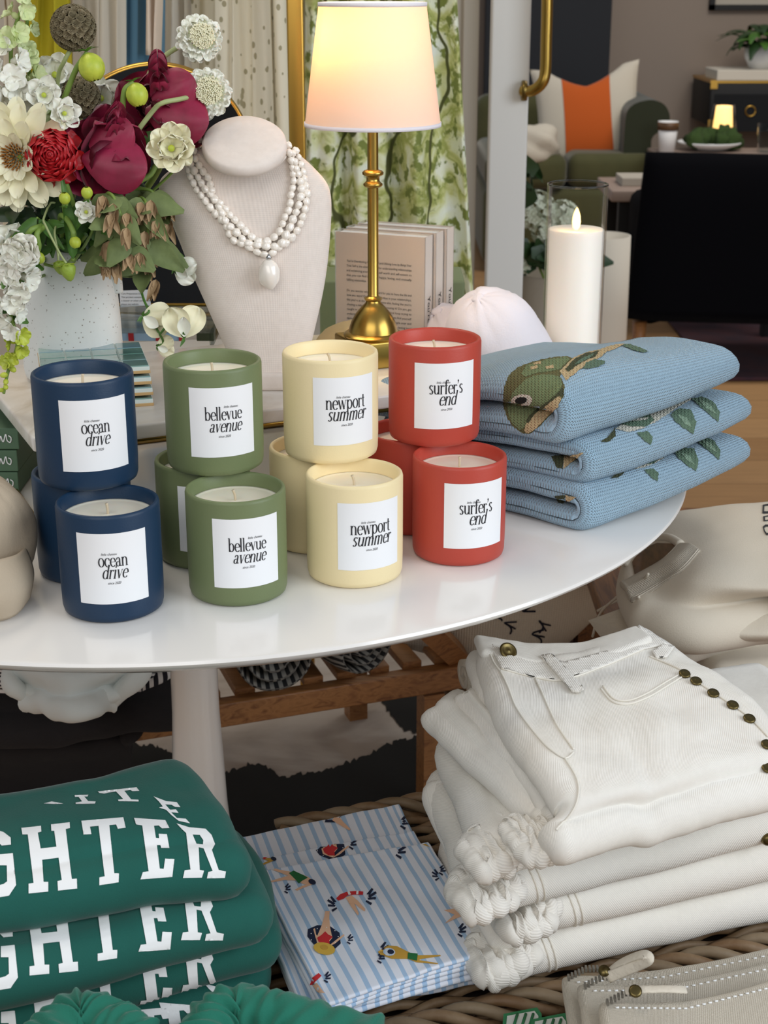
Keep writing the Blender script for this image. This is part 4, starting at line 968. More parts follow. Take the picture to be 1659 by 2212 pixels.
# ================================================================== TEA TOWELS
def Z6(pts): return [(480+x*.3858, 1700+y*.3858) for x, y in pts]
def towel(corners, z, th, label, seed, lay=3):
    (a, b, c, d) = [P(x, y, z) for x, y in corners]    # back left, back right, front right, front left
    t = thing('folded_tea_towel', label, 'towel', (a+b+c+d)/4-up*th, 'striped tea towels printed with swimmers'); t.location.z = z-th
    ORG[t] = Vector(t.location)
    hk = lambda p, u, v: p+up*(.0016*noise.noise(Vector((u*5+seed, v*5, 1)))+.003*(u*u)*(v**3))
    h = th/lay
    for k in range(lay):
        sh = Vector((rng.uniform(-.002, .002), -.0022*k, -h*k)); q = [x+sh for x in (a, b, c, d)]
        ctrl = [[q[0], q[0].lerp(q[1], .5), q[1]], [q[0].lerp(q[3], .5)-wu*.001, (q[0]+q[1]+q[2]+q[3])/4+up*.0015*(k == 0), q[1].lerp(q[2], .5)], [q[3], q[3].lerp(q[2], .5)+wv*(.002*(k+1)), q[2]]]
        o = patch_solid('folded_layer', ctrl, h*1.0, M['towel'], t, 50, 50, .0006, 30, seed+k, hook=hk)
        if k == 0: top = o
    return t, top
tw = [towel([(512, 1812), (862, 1738), (1035, 2105), (655, 2180)], GZ_+.010, .010, 'blue striped tea towel with swimmers, bottom of the folded pile of three', 2.0, 2),
      towel([(528, 1862), (893, 1795), (1055, 2085), (668, 2200)], GZ_+.021, .010, 'blue striped tea towel with swimmers, middle of the folded pile of three', 5.0, 2),
      towel([(562, 1882), (922, 1820), (1066, 2052), (706, 2165)], GZ_+.034, .012, 'blue striped tea towel with swimmers, top of the folded pile of three', 9.0, 3)]
def swimmers(k, items):
    t_, o_ = tw[k]; bv = bvh_of(*[c for c in t_.children])
    for nm, mt, pts, off in items: px_decal(nm, [Z6(pts)], bv, .0004+off*.0002, M[mt], t_, 6)
def splash(cx, cy, s=1, flip=1): return [('splash', 'swim_navy', [(cx+flip*(a[0])*s, cy+a[1]*s) for a in pp], 1) for pp in ([(0, -4), (22, -30), (30, -26), (14, 0)], [(6, 4), (38, -16), (44, -8), (14, 12)], [(4, 12), (40, 8), (40, 18), (8, 20)], [(0, 22), (24, 34), (18, 44), (-4, 28)])]
def ring_girl(cx, cy, s=1, hat=True):
    T_ = lambda pp: [(cx+x*s, cy+y*s) for x, y in pp]
    r_ = [('swim_ring', 'swim_navy', T_([(-92, -50), (-40, -72), (30, -68), (85, -30), (92, 30), (60, 60), (0, 60), (-60, 35), (-95, -10)]), 0),
      ('swimmer_body', 'swim_peach', T_([(-40, -10), (-15, -70), (0, -120), (5, -150), (30, -150), (28, -110), (32, -60), (45, 0), (20, 30), (-20, 30)]), 1),
      ('swimsuit', 'swim_red', T_([(-40, 0), (-15, -16), (5, -36), (22, -18), (48, -6), (28, 14), (30, 40), (-8, 38), (-32, 22)]), 2),
      ('swimmer_arm', 'swim_peach', T_([(-62, -50), (-52, -55), (-46, -20), (-20, 20), (30, 40), (80, 0), (110, -22), (112, -12), (60, 32), (20, 52), (-40, 30)]), 1)]
    if hat: r_ += [('sun_hat', 'swim_yellow', T_(ell(0, 62, 62, 34, .2)), 3), ('hat_band', 'swim_tan', T_(ell(0, 55, 22, 14, .2)), 4)]
    for a in range(9): r_.append(('ring_dot', 'paper', T_(ell(78*cos(a*.7), 0-52*sin(a*.7)-6, 3.5, 3, 0, 6)), 2))
    return r_
def diver(cx, cy, s, suit, skin, legs=1):
    T_ = lambda pp: [(cx+x*s, cy+y*s) for x, y in pp]
    return [('swimmer_body', skin, T_([(-170, -60), (-160, -66), (-80, -48), (-20, -40), (40, -16), (76, 8), (60, 30), (20, 26), (-30, 4), (-90, 2), (-170, 16), (-172, 8), (-100, -14), (-70, -22)]), 1), ('swimsuit', suit, T_([(-66, -36), (-40, -50), (20, -22), (40, -10), (10, 6), (-10, 22), (-30, 0)]), 2),
      ('swimmer_arm', skin, T_([(40, 24), (60, 28), (20, 44), (-20, 62), (-34, 56), (4, 36)]), 1), ('swim_cap', 'swim_navy', T_(ell(64, 14, 22, 14, .4)), 3)]
swimmers(2, diver(440, 522, 1, 'swim_green', 'swim_peach')+splash(350, 566, .8)+ring_girl(572, 848)+splash(700, 850, .8)+
 [('swimmer_legs', 'swim_peach', [(690, 620), (725, 610), (760, 640), (800, 685), (800, 700), (790, 696), (740, 655), (765, 710), (760, 724), (720, 670)], 1),
  ('swim_ring', 'swim_red', [(638, 628), (660, 605), (700, 590), (760, 585), (790, 590), (788, 608), (740, 606), (700, 612), (680, 630), (650, 640)], 2), ('ring_band', 'paper', [(700, 590), (712, 588), (722, 606), (708, 610)], 3), ('ring_band', 'paper', [(752, 585), (764, 585), (762, 606), (750, 606)], 3)]+
 splash(808, 608, 1.3)+splash(640, 650, 1.2, -1)+
 [('swimmer_body', 'swim_tan', [(872, 925), (930, 890), (980, 895), (1050, 930), (1100, 945), (1220, 943), (1225, 950), (1120, 965), (1100, 972), (1210, 990), (1205, 995), (1090, 985), (1040, 965), (950, 965), (880, 940)], 1), ('swim_arm_gap', 'towel_in', ell(935, 928, 34, 22, .1), 2), ('swimmer_head', 'swim_navy', ell(944, 928, 19, 13, .1), 3), ('swim_trunks', 'swim_green', [(1040, 932), (1095, 938), (1090, 978), (1038, 966)], 3)]+
 splash(884, 905, 1.2)+splash(870, 950, 1)+splash(975, 350, 1.3)+splash(1215, 460, .9)+splash(1212, 490, .9, -1)+
 [('swimmer_legs', 'swim_peach', [(1240, 692), (1300, 684), (1380, 690), (1395, 712), (1330, 730), (1245, 768), (1300, 718)], 1), ('swimsuit', 'swim_green', [(1362, 700), (1395, 700), (1400, 726), (1375, 718)], 2), ('swimmer_arm', 'swim_peach', [(1378, 785), (1420, 752), (1424, 758), (1386, 790)], 1)]+splash(1320, 798, 1.1)+
 [('swimmer_legs', 'swim_tan', [(1032, 297), (1100, 292), (1165, 340), (1120, 325), (1070, 312)], 1), ('swim_ring', 'swim_red', [(493, 1110), (505, 1070), (540, 1045), (556, 1060), (530, 1085), (505, 1110)], 1), ('swimmer_legs', 'swim_peach', [(505, 1112), (530, 1100), (560, 1140), (575, 1158), (530, 1150)], 1)]+splash(572, 1062, .9))
swimmers(1, ring_girl(602, 350, .95, False)+splash(712, 312, 1)+diver(240, 396, .75, 'swim_red', 'swim_tan'))
swimmers(0, [('swim_ring', 'swim_navy', [(508, 160), (560, 140), (660, 130), (668, 165), (630, 200), (560, 200)], 0), ('swimmer_body', 'swim_peach', [(590, 170), (640, 150), (680, 200), (720, 240), (710, 246), (640, 205)], 1), ('swimsuit', 'swim_red', [(560, 155), (600, 138), (622, 150), (612, 170), (580, 175)], 2), ('splash', 'swim_navy', [(670, 125), (700, 118), (720, 124), (690, 130)], 1)]+splash(1000, 190, 1.2))

# ================================================================== GREEN SWEATSHIRTS
def Z5(pts): return [(x*.3858, 1600+y*.3858) for x, y in pts]
TH = .046
def green_shirt(k, z, rows, label, wr=.0035):
    ctrl = [[P(x, y, z+dz) for x, y, dz in r_] for r_ in rows]; c = ctrl[1][1]
    t = thing('folded_sweatshirt', label, 'sweatshirt', (ctrl[0][1]+ctrl[-1][1])/2-up*TH, 'green lettered sweatshirts stacked at the left'); ORG[t] = Vector(t.location)
    o = patch_solid('fleece_body', ctrl, TH, M['fleece_green'], t, 80, 60, wr, 11, k*3.1, ns=12)
    return t, o
zt_ = .543
gs = [green_shirt(0, zt_, [[(-160, 1735, .0), (0, 1728, .006), (190, 1690, .01), (362, 1648, .006)], [(-160, 1815, 0), (0, 1800, .008), (210, 1765, .01), (420, 1718, .004)], [(-160, 1865, 0), (0, 1848, .003), (235, 1812, .004), (455, 1780, .0)], [(-160, 1908, -.004), (0, 1888, -.004), (235, 1846, -.004), (480, 1818, -.006)]], 'dark green sweatshirt with white block letters, top of its stack')]
for k, (dz, fl, fr2, rt) in enumerate([(.046, (2062, 1945), 522, 0), (.092, (2150, 2005), 548, 0), (.138, (2190, 2085), 528, 0)], 1):
    z = zt_-dz; yl, yr = fl
    rows = [[(-160, 1850, 0), (0, 1840, 0), (200, 1800, 0), (fr2-70, 1770+k*12, 0)], [(-160, 1930, 0), (0, 1920, 0), (220, 1880, 0), (fr2-20, 1850+k*14, 0)], [(-160, yl+10, -.002), (0, yl-8, -.002), (250, (yl+yr)/2-14, -.002), (fr2, yr-24, -.004)]]
    gs.append(green_shirt(k, z, rows, ['', 'dark green sweatshirt with white block letters, second from the top of its stack', 'dark green sweatshirt with white block letters, third from the top of its stack', 'dark green sweatshirt with white block letters, lowest visible in its stack'][k]))
LT = {
 'G': [(-80, 520), (-30, 500), (20, 515), (60, 545), (62, 585), (10, 590), (-25, 555), (-50, 570), (-50, 790), (-20, 815), (20, 805), (40, 790), (38, 700), (-5, 700), (-5, 640), (72, 632), (90, 810), (50, 868), (-20, 880), (-80, 850)],
 'H': [(120, 492), (230, 480), (232, 512), (212, 518), (228, 606), (316, 596), (304, 508), (288, 508), (286, 472), (390, 460), (392, 492), (368, 498), (402, 776), (430, 774), (432, 828), (325, 840), (322, 788), (346, 782), (328, 656), (236, 668), (244, 792), (270, 792), (270, 845), (160, 856), (160, 802), (188, 798), (156, 528), (126, 528)],
 'T': [(456, 452), (690, 432), (704, 490), (660, 496), (650, 472), (612, 476), (640, 744), (666, 744), (664, 792), (556, 810), (556, 766), (586, 760), (552, 480), (504, 484), (512, 526), (468, 528)],
 'E': [(750, 436), (925, 448), (948, 492), (906, 494), (888, 478), (862, 480), (872, 546), (890, 548), (888, 524), (934, 526), (948, 604), (902, 604), (898, 586), (878, 586), (894, 716), (916, 718), (924, 662), (976, 664), (964, 762), (786, 776), (800, 736), (832, 732), (796, 478), (762, 472)],
 'R': [[(988, 466), (1060, 488), (1150, 496), (1184, 530), (1204, 582), (1186, 614), (1224, 724), (1264, 732), (1258, 768), (1158, 770), (1166, 734), (1190, 730), (1140, 606), (1112, 600), (1118, 724), (1142, 728), (1130, 766), (1024, 768), (1034, 726), (1066, 722), (1042, 520), (1020, 500)], [(1078, 528), (1100, 580), (1136, 584), (1138, 560), (1118, 530)]]}
def shift(L, f):
    if isinstance(L[0], list): return [[f(*p) for p in l] for l in L]
    return [f(*p) for p in L]
def asl(L): return L if isinstance(L[0], list) else [L]
def letters(k, fs):
    t_, o_ = gs[k]; bv = bvh_of(o_)
    for ch, f in fs:
        L = [Z5([f(*p) for p in l]) for l in asl(LT[ch])]
        px_decal('printed_letter', [L], bv, .0006, M['print_white'], t_, 5)
I_ = lambda x, y: (x, y)
letters(0, [(c, I_) for c in 'GHTER'])
t_, o_ = gs[0]; bv = bvh_of(o_)
for pts in ([(245, 355), (290, 344), (355, 356), (300, 358)], [(418, 308), (495, 306), (490, 316), (472, 316), (494, 342), (536, 344), (532, 356), (424, 358), (424, 350), (460, 344), (440, 318), (420, 318)], [(548, 288), (765, 264), (780, 284), (742, 286), (730, 280), (696, 284), (734, 332), (776, 334), (776, 344), (664, 342), (660, 334), (690, 330), (650, 288), (610, 294), (584, 300), (556, 296)],
            [(860, 315), (930, 342), (990, 348), (1010, 376), (980, 374), (960, 362), (925, 360), (952, 390), (985, 388), (1000, 408), (958, 404), (990, 436), (1040, 440), (1064, 466), (1000, 452), (960, 420), (930, 390), (890, 378), (912, 372), (890, 344)]):
    px_decal('printed_letter', [[Z5(pts)]], bv, .0006, M['print_white'], t_, 4)
def sq(x0, y0, dx, y1, kx=1, ky=1): return lambda x, y: (x+dx, y1+(y-y0)*ky)
letters(1, [('G', lambda x, y: (x+10, y+515)), ('H', lambda x, y: (x+5, y*.93+518)), ('T', lambda x, y: (x-10, y*.93+480)), ('E', lambda x, y: (x-22+(y-440)*.03, y*.97+428)), ('R', lambda x, y: (x-12, y+348))])
letters(2, [('G', lambda x, y: (x+10, y+880)), ('H', lambda x, y: (x+18, y+815)), ('T', lambda x, y: (x-10, y+770)), ('E', lambda x, y: (x-12, y+718)), ('R', lambda x, y: (x-10, y+640))])
letters(3, [('E', lambda x, y: (x+140, y+1030)), ('T', lambda x, y: (x+250, y+1060)), ('R', lambda x, y: (x+150, y+890))])

# green sweatpants with elasticated waist, in front of the sweatshirts
def bunch(name, parent, pts, r_, m, seed, ribs=60, amp=.004, zdrop=.12):
    path = [Vector(p) for p in smooth_path(pts, 120)]; V = []; n = 26; mm_ = len(path)
    for i, p in enumerate(path):
        d = (path[min(i+1, mm_-1)]-path[max(i-1, 0)]).normalized(); s_ = Vector((d.y, -d.x, 0)).normalized()
        for k in range(n):
            a = 2*PI*k/n; ra = r_+amp*(.5*sin(i/mm_*ribs*2*PI/2+1.6*noise.noise(Vector((i*.06, a*.8, seed)))*3)+1.6*noise.noise(Vector((i*.09, a, seed))))
            z = sin(a)*ra if sin(a) > 0 else sin(a)*zdrop
            V.append(p+s_*cos(a)*ra*1.5+up*z)
    F = [(i*n+k, i*n+(k+1) % n, (i+1)*n+(k+1) % n, (i+1)*n+k) for i in range(mm_-1) for k in range(n)]+[tuple(range(n))[::-1], tuple((mm_-1)*n+k for k in range(n))]
    o = mk(name, V, F, m, parent); bm = bmesh.new(); bm.from_mesh(o.data); bmesh.ops.recalc_face_normals(bm, faces=bm.faces); bm.to_mesh(o.data); bm.free(); return o
for lab_, lay_, sd_ in (('green sweatpants with gathered waist at the bottom edge, nearest the tea towels', [(440, 2245), (462, 2200), (505, 2172), (570, 2182), (660, 2205), (800, 2250)], 1.), ('green sweatpants with gathered waist at the bottom left corner', [(95, 2250), (150, 2200), (190, 2190), (240, 2215), (290, 2250)], 4.)):
    pts = [P(x, y, .485) for x, y in lay_]; t = thing('folded_sweatpants', lab_, 'sweatpants', pts[2]-up*.13, 'green sweatpants in front of the sweatshirts')
    bunch('waistband', t, [tuple(p) for p in pts], .0125, M['fleece_light'], sd_, 23, .0024)

# ================================================================== WHITE JEANS
def Z7(pts): return [(900+x*.4575, 1300+y*.4575) for x, y in pts]
JL = [((1078, 2151), (1659, 2014), .3615, .045, 1080), ((1150, 2046), (1659, 1927), .4065, .042, 1135), ((1120, 1986), (1659, 1844), .4485, .042, 1048), ((1090, 1913), (1659, 1771), .4905, .040, 1075)]
jn = ['bottom of the stack', 'second from the bottom of the stack', 'in the middle of the stack', 'just under the top pair of the stack']
bk = Vector((-.16, .985, 0)).normalized()
def hem(t, c, X, Y, a, b, th, seed):
    """a gathered, creased end of a trouser leg"""
    rows = [[c+X*(a*(u-.5)*2)+Y*(b*(v-.5)*2)+up*(.003*noise.noise(Vector((u*5, v*5, seed*3.1)))-.004*abs(u-.5)) for u in (0, .33, .66, 1)] for v in (0, .33, .66, 1)]
    hk_ = lambda p, u, v: p+up*(.0045*noise.noise(Vector((u*9+seed, v*2.2, seed*2.)))+.002*sin(u*17+seed))-Y*(.006*noise.noise(Vector((u*6, seed*1.3, 2))))
    return patch_solid('crumpled_hem', rows, th, M['denim'], t, 40, 30, .0022, 60, seed, ns=8, hook=hk_)
js = []
for k, (a, b, z, th, lx_) in enumerate(JL):
    A, B = P(a[0], a[1], z), P(b[0], b[1], z); d = (B-A).normalized(); s_ = Vector((d.y, -d.x, 0)); s_ = s_ if s_.y < 0 else -s_
    r_ = th/2; L0 = P(lx_+22, a[1]-(lx_-a[0])*.0, z); A2 = A+d*((lx_+24-a[0])/FPX*1.25); B2 = A+d*((B-A).length*1.32)
    t = thing('folded_jeans', f'folded white jeans, {jn[k]} on the wicker tray', 'jeans', A2.lerp(B2, .5)-s_*.1, 'white jeans stacked on the wicker tray'); t.location.z = z; ORG[t] = Vector(t.location); js.append(t)
    rows = []
    for v in (0, .33, .66, 1): rows.append([A2.lerp(B2, u)+(bk*.9 if u < .5 else bk)*(.17*v)-s_*r_+up*(th*(1+.02*sin(PI*v))) for u in (0, .33, .66, 1)])
    def hk(p, u, v, k=k): e = max(0, 1-u/.22); return p+up*(.002*e*noise.noise(Vector((u*20, v*3, k*5.)))+.002*noise.noise(Vector((p.x*18, p.y*18, k))))-d*(.005*e*noise.noise(Vector((v*3, 3, k*2.))))
    o = patch_solid('denim_body', rows, th, M['denim'], t, 110, 50, .0010, 14, k*2.2, ns=10, hook=hk)
    bvj = bvh_of(o)
    # crumpled crotch seam and turned hem at the left end
    c = A2-s_*.012+up*th*.5
    for q, (dx_, rr) in enumerate(((-.014, .016), (-.004, .019), (.010, .014))):
        hem(t, c+d*dx_-s_*(.004*q)+up*(.003*(q-1)+th*.38), d, -s_, rr*.62, rr*.95, th*.5, q+k*3)
    for off_ in (0.030, .036):
        pts = []
        for q in range(14):
            f = q/13; w_ = A2+d*(off_+.006*f)+s_*(r_*(sin(PI*(1-f)))*.0+.0) 
            pp = None
            o1 = A2+d*(off_+.010*f)+s_*.08+up*(th*(1-f)); loc, nr_, _, _ = bvj.ray_cast(o1, -s_)
            if loc: pts.append(loc+nr_*.0004)
        if len(pts) > 3: MB().tube(pts, .0009, 5).obj('seam', M['thread'], t)
    if k >= 2:
        for (px, py) in ([(1620, 1703), (1645, 1755)] if k == 3 else [(1656, 1811), (1652, 1838)]):
            h_ = hit(bvj, px, py, .0012)
            if h_: MB().ball(h_, (.0058, .0045, .0058), 14, 8).obj('rivet', M['rivet'], t)
# leg bands folded out on the left
top = thing('folded_jeans', 'white jeans with brass button, belt loop and studded side, topmost of the stack', 'jeans', P(1350, 1600, .535), 'white jeans stacked on the wicker tray')
def band(name, parent, L_, R_, zs, th, m=None, seed=0, mid=.006):
    rows = [[P(a[0], a[1], z), P((a[0]+b[0])/2, (a[1]+b[1])/2, z+mid), P(b[0], b[1], z)] for a, b, z in zip(L_, R_, zs)]
    return patch_solid(name, rows, th, m or M['denim'], parent, 24, 60, .0014, 30, seed, ns=8)
band('folded_leg', js[2], [(945, 1690), (1000, 1800), (1040, 1900), (1085, 1985)], [(1000, 1668), (1060, 1770), (1100, 1880), (1135, 1965)], (.488, .470, .445, .42), .030, seed=1)
band('folded_leg', js[3], [(1010, 1640), (1060, 1740), (1100, 1830), (1130, 1880)], [(1060, 1625), (1115, 1720), (1150, 1800), (1180, 1850)], (.505, .50, .485, .47), .024, seed=2)
band('folded_leg', js[1], [(985, 1720), (1045, 1850), (1095, 1950), (1110, 1980)], [(1040, 1700), (1100, 1820), (1130, 1920), (1150, 1960)], (.46, .452, .43, .41), .025, M['denim_in'], seed=3)
band('folded_leg', js[0], [(1010, 1780), (1050, 1880), (1080, 1980), (1100, 2040)], [(1060, 1760), (1110, 1860), (1140, 1960), (1160, 2020)], (.42, .415, .405, .395), .03, M['denim_in'], seed=4)
for (px, py, z, rr) in ((992, 1650, .492, .019), (1000, 1460, .505, .020), (1040, 1925, .40, .022)):
    q = P(px, py, z); pts = [(cos(a)*(.004+(rr-.008)*a/(2*PI*1.6)), sin(a)*(.004+(rr-.008)*a/(2*PI*1.6))) for a in [i*2*PI*1.6/50 for i in range(51)]]
    sweep('rolled_edge', ribbon(pts, .007, 70, 90), q, q+Vector((.10, .045, -.012)), Vector((-.3, .9, 0)), M['denim_in'], js[3] if z > .45 else js[0], 10)
band('folded_leg', top, [(938, 1532), (1010, 1602), (1095, 1680), (1160, 1742)], [(990, 1490), (1060, 1560), (1130, 1635), (1195, 1720)], (.556, .556, .55, .543), .022, seed=4)
band('folded_leg', top, [(1000, 1500), (1070, 1582), (1150, 1668), (1190, 1735)], [(1028, 1485), (1100, 1565), (1180, 1655), (1222, 1735)], (.566, .566, .56, .55), .018, M['denim'], seed=5)
band('back_waistband', top, [(1032, 1405), (1062, 1490), (1125, 1575), (1192, 1668)], [(1072, 1396), (1098, 1470), (1160, 1570), (1235, 1680)], (.580, .577, .572, .566), .022, M['denim'], seed=6)
for px, py, rr in ((1160, 1790, .020), (1180, 1800, .016), (1130, 1780, .015)):
    hem(top, P(px, py, .545), Vector((.95, .3, 0)), Vector((-.3, .95, 0)), rr*.6, rr*.8, rr*.9, px)
# inner back waist seen above the front waistband
band('inner_waist', top, [(1034, 1372), (1150, 1390), (1270, 1385), (1372, 1352)], [(1050, 1400), (1155, 1425), (1275, 1420), (1400, 1372)], (.598, .592, .592, .600), .010, M['denim'], seed=7, mid=.0)
JR = [[(1068, 1402, .592), (1180, 1424, .590), (1290, 1406, .592), (1380, 1358, .596)], [(1104, 1500, .592), (1230, 1495, .592), (1345, 1458, .592), (1475, 1420, .588)], [(1180, 1615, .588), (1310, 1590, .588), (1440, 1538, .590), (1595, 1500, .586)], [(1245, 1712, .580), (1370, 1690, .580), (1510, 1640, .582), (1680, 1600, .578)], [(1212, 1772, .566), (1350, 1735, .566), (1520, 1694, .566), (1720, 1655, .564)]]
hkj = lambda p, u, v: p+up*(.0045*noise.noise(Vector((p.x*16, p.y*16, 4.)))+.003*noise.noise(Vector((p.x*34+5, p.y*26, 1.)))-.006*math.exp(-((u-.42)/.06)**2)*max(0, v-.45)*2)
jb = patch_solid('front_panel', [[P(*q) for q in r_] for r_ in JR], .034, M['denim'], top, 110, 90, .0008, 40, 8, ns=10, hook=hkj)
bj = bvh_of(jb)
def raised(name, shapes, off, m, th, step=6):
    o = px_decal(name, shapes, bj, off, m, top, step)
    if o: s_ = o.modifiers.new('s', 'SOLIDIFY'); s_.thickness = th; s_.offset = 1
    return o
raised('waistband', [[Z7([(330, 190), (390, 225), (590, 275), (700, 290), (870, 245), (1070, 190), (1040, 110), (1150, 180), (1190, 205), (1070, 228), (880, 310), (680, 375), (560, 362), (400, 318)])]], .0002, M['denim'], .0016)
raised('belt_loop', [[Z7([(588, 270), (640, 262), (785, 420), (775, 440), (735, 438)])]], .0018, M['denim'], .0022)
raised('belt_loop', [[Z7([(1110, 245), (1160, 210), (1215, 222), (1180, 270), (1130, 275)])]], .0012, M['denim'], .0018)
for pts in ([(880, 400), (930, 460), (1000, 470), (1080, 440), (1180, 380), (1245, 345)], [(870, 412), (925, 474), (1000, 486), (1090, 455), (1190, 396), (1250, 360)], [(395, 330), (430, 400), (470, 500), (540, 600), (620, 690), (700, 740), (740, 715)], [(560, 365), (600, 450), (660, 580), (740, 700)],
            [(1100, 260), (1240, 320), (1340, 390), (1460, 470), (1560, 540), (1659, 640)], [(700, 740), (760, 850), (750, 960), (660, 1080)], [(400, 318), (560, 360), (690, 372), (880, 308), (1070, 226), (1140, 190)], [(330, 190), (360, 280), (395, 330)]):
    pp = [hit(bj, x, y, .0008) for x, y in Z7([tuple(q) for q in smooth_path(pts, 50)])]; pp = [q for q in pp if q]
    if len(pp) > 3: MB().tube(pp, .0009, 5).obj('seam', M['thread'], top)
for x, y in ((1264, 348), (1318, 383), (1398, 440), (1490, 496), (1568, 560), (1652, 682), (1654, 790)):
    q = Z7([(x, y)])[0]; h_ = hit(bj, q[0], q[1], .001)
    if h_: MB().lathe([(0, 0), (.0048, 0), (.0052, .0012), (.0045, .0022), (.003, .0018), (.0012, .003), (0, .003)], h_, 16, (.1, -.3, 1)).obj('rivet', M['rivet'], top)
q = Z7([(427, 250)])[0]; h_ = hit(bj, q[0], q[1], .003)
if h_: MB().lathe([(0, 0), (.0075, 0), (.0082, .0012), (.0078, .0024), (.0062, .0026), (.0052, .0018), (.0018, .0020), (0, .0026)], h_, 24, (.35, -.55, .75)).obj('button', M['rivet'], top)

# ================================================================== BEIGE SWEATSHIRTS
def beige(label, rows, th, seed, wr=.004):
    ctrl = [[P(*q) for q in r_] for r_ in rows]; t = thing('folded_sweatshirt', label, 'sweatshirt', ctrl[-1][1]-up*th, 'beige sweatshirts stacked on the wooden table')
    return t, patch_solid('fleece_body', ctrl, th, M['beige_fleece'], t, 70, 60, wr, 9, seed, ns=12)
bs = beige('beige sweatshirt with black outlined print and rolled ribbed cuff, topmost of its stack', [[(1440, 1112, .555), (1560, 1092, .57), (1660, 1086, .575), (1760, 1090, .57)], [(1405, 1165, .545), (1530, 1170, .575), (1660, 1170, .58), (1760, 1170, .58)], [(1385, 1230, .535), (1500, 1255, .555), (1650, 1265, .56), (1760, 1265, .56)], [(1405, 1290, .53), (1500, 1310, .53), (1640, 1290, .53), (1760, 1290, .53)]], .052, 1)
beige('beige sweatshirt folded in the middle of the stack on the wooden table', [[(1420, 1200, .485), (1560, 1190, .485), (1760, 1190, .485)], [(1410, 1290, .485), (1560, 1290, .485), (1760, 1290, .485)], [(1470, 1372, .475), (1580, 1345, .475), (1760, 1325, .475)]], .035, 4, .003)
beige('beige sweatshirt folded at the bottom of the stack on the wooden table', [[(1450, 1260, .452), (1560, 1260, .452), (1760, 1260, .452)], [(1470, 1350, .452), (1560, 1350, .452), (1760, 1350, .452)], [(1560, 1425, .447), (1640, 1420, .447), (1760, 1415, .447)]], .028, 6, .002)
t_, o_ = bs; bv = bvh_of(o_)
# rolled ribbed cuff, its dark inside painted on, and drawstrings
cf = [(1372, 1205, .553), (1385, 1178, .565), (1435, 1160, .583), (1480, 1172, .588), (1500, 1188, .585), (1482, 1220, .575), (1440, 1255, .56), (1395, 1285, .545)]
pts = [P(*q) for q in cf]; V = []; pth = [Vector(q) for q in smooth_path([tuple(p) for p in pts], 60)]
hb = lambda x, y, o=.004: (hit(bv, x, y) or P(x, y, .56))+up*o
patch_solid('ribbed_cuff', [[hb(1345, 1262), hb(1356, 1280, .008), hb(1368, 1296)], [hb(1395, 1236), hb(1408, 1250, .008), hb(1420, 1266)], [hb(1440, 1208), hb(1456, 1220, .008), hb(1470, 1233)], [hb(1468, 1180), hb(1488, 1186, .007), hb(1506, 1192)]], .008, M['beige_rib'], t_, 20, 50, .0006, 30, 3)
MB().tube(smooth_path([tuple(hb(x, y, .002)) for x, y in ((1470, 1180), (1440, 1164), (1400, 1172), (1368, 1196), (1350, 1225))], 40), [.0052-.002*i/39 for i in range(40)], 10).obj('cuff_edge', M['beige_fleece'], t_)
px_decal('cuff_shade_patch', [[[(1366, 1215), (1385, 1188), (1420, 1174), (1455, 1176), (1462, 1184), (1440, 1203), (1400, 1228), (1372, 1244)]]], bv, .001, M['brushed'], t_, 5)  # flat dark decal on the fleece, painted shade for the cuff's inside
for pp in ([(1345, 1340, .45), (1362, 1290, .48), (1400, 1240, .55)], [(1290, 1320, .43), (1330, 1300, .45), (1380, 1290, .53)], [(1280, 1375, .43), (1300, 1320, .44), (1370, 1262, .53)]):
    MB().tube(smooth_path([tuple(P(*q)) for q in pp], 16), .0016, 6).obj('drawstring', M['canvas'], t_)
for pts in ([(1630, 105), (1655, 100), (1700, 100), (1700, 150), (1628, 152)], [(1632, 168), (1700, 155), (1700, 185), (1634, 195)], [(1630, 225), (1645, 212), (1690, 215), (1660, 240), (1700, 262), (1650, 270), (1636, 250)]):
    L_ = [(1000+x*.3972, 1050+y*.3972) for x, y in pts]; cx_ = sum(p[0] for p in L_)/len(L_); cy_ = sum(p[1] for p in L_)/len(L_)
    px_decal('printed_letter_outline', [[L_, [(cx_+(x-cx_)*.72, cy_+(y-cy_)*.62) for x, y in L_]]], bv, .0008, M['ink'], t_, 3)
# tag card between jeans and sweatshirts
tg = [P(1276, 1345, .47), P(1372, 1310, .49), P(1378, 1372, .475), P(1300, 1378, .455)]
MB().add(tg, [(0, 1, 2, 3)]).obj('paper_tag', M['canvas'], None, False, label='folded beige cloth corner between the white jeans and the beige sweatshirts', cat='cloth')
bpy.data.objects['paper_tag'].name = 'folded_cloth'; sd = bpy.data.objects['folded_cloth'].modifiers.new('s', 'SOLIDIFY'); sd.thickness = .006

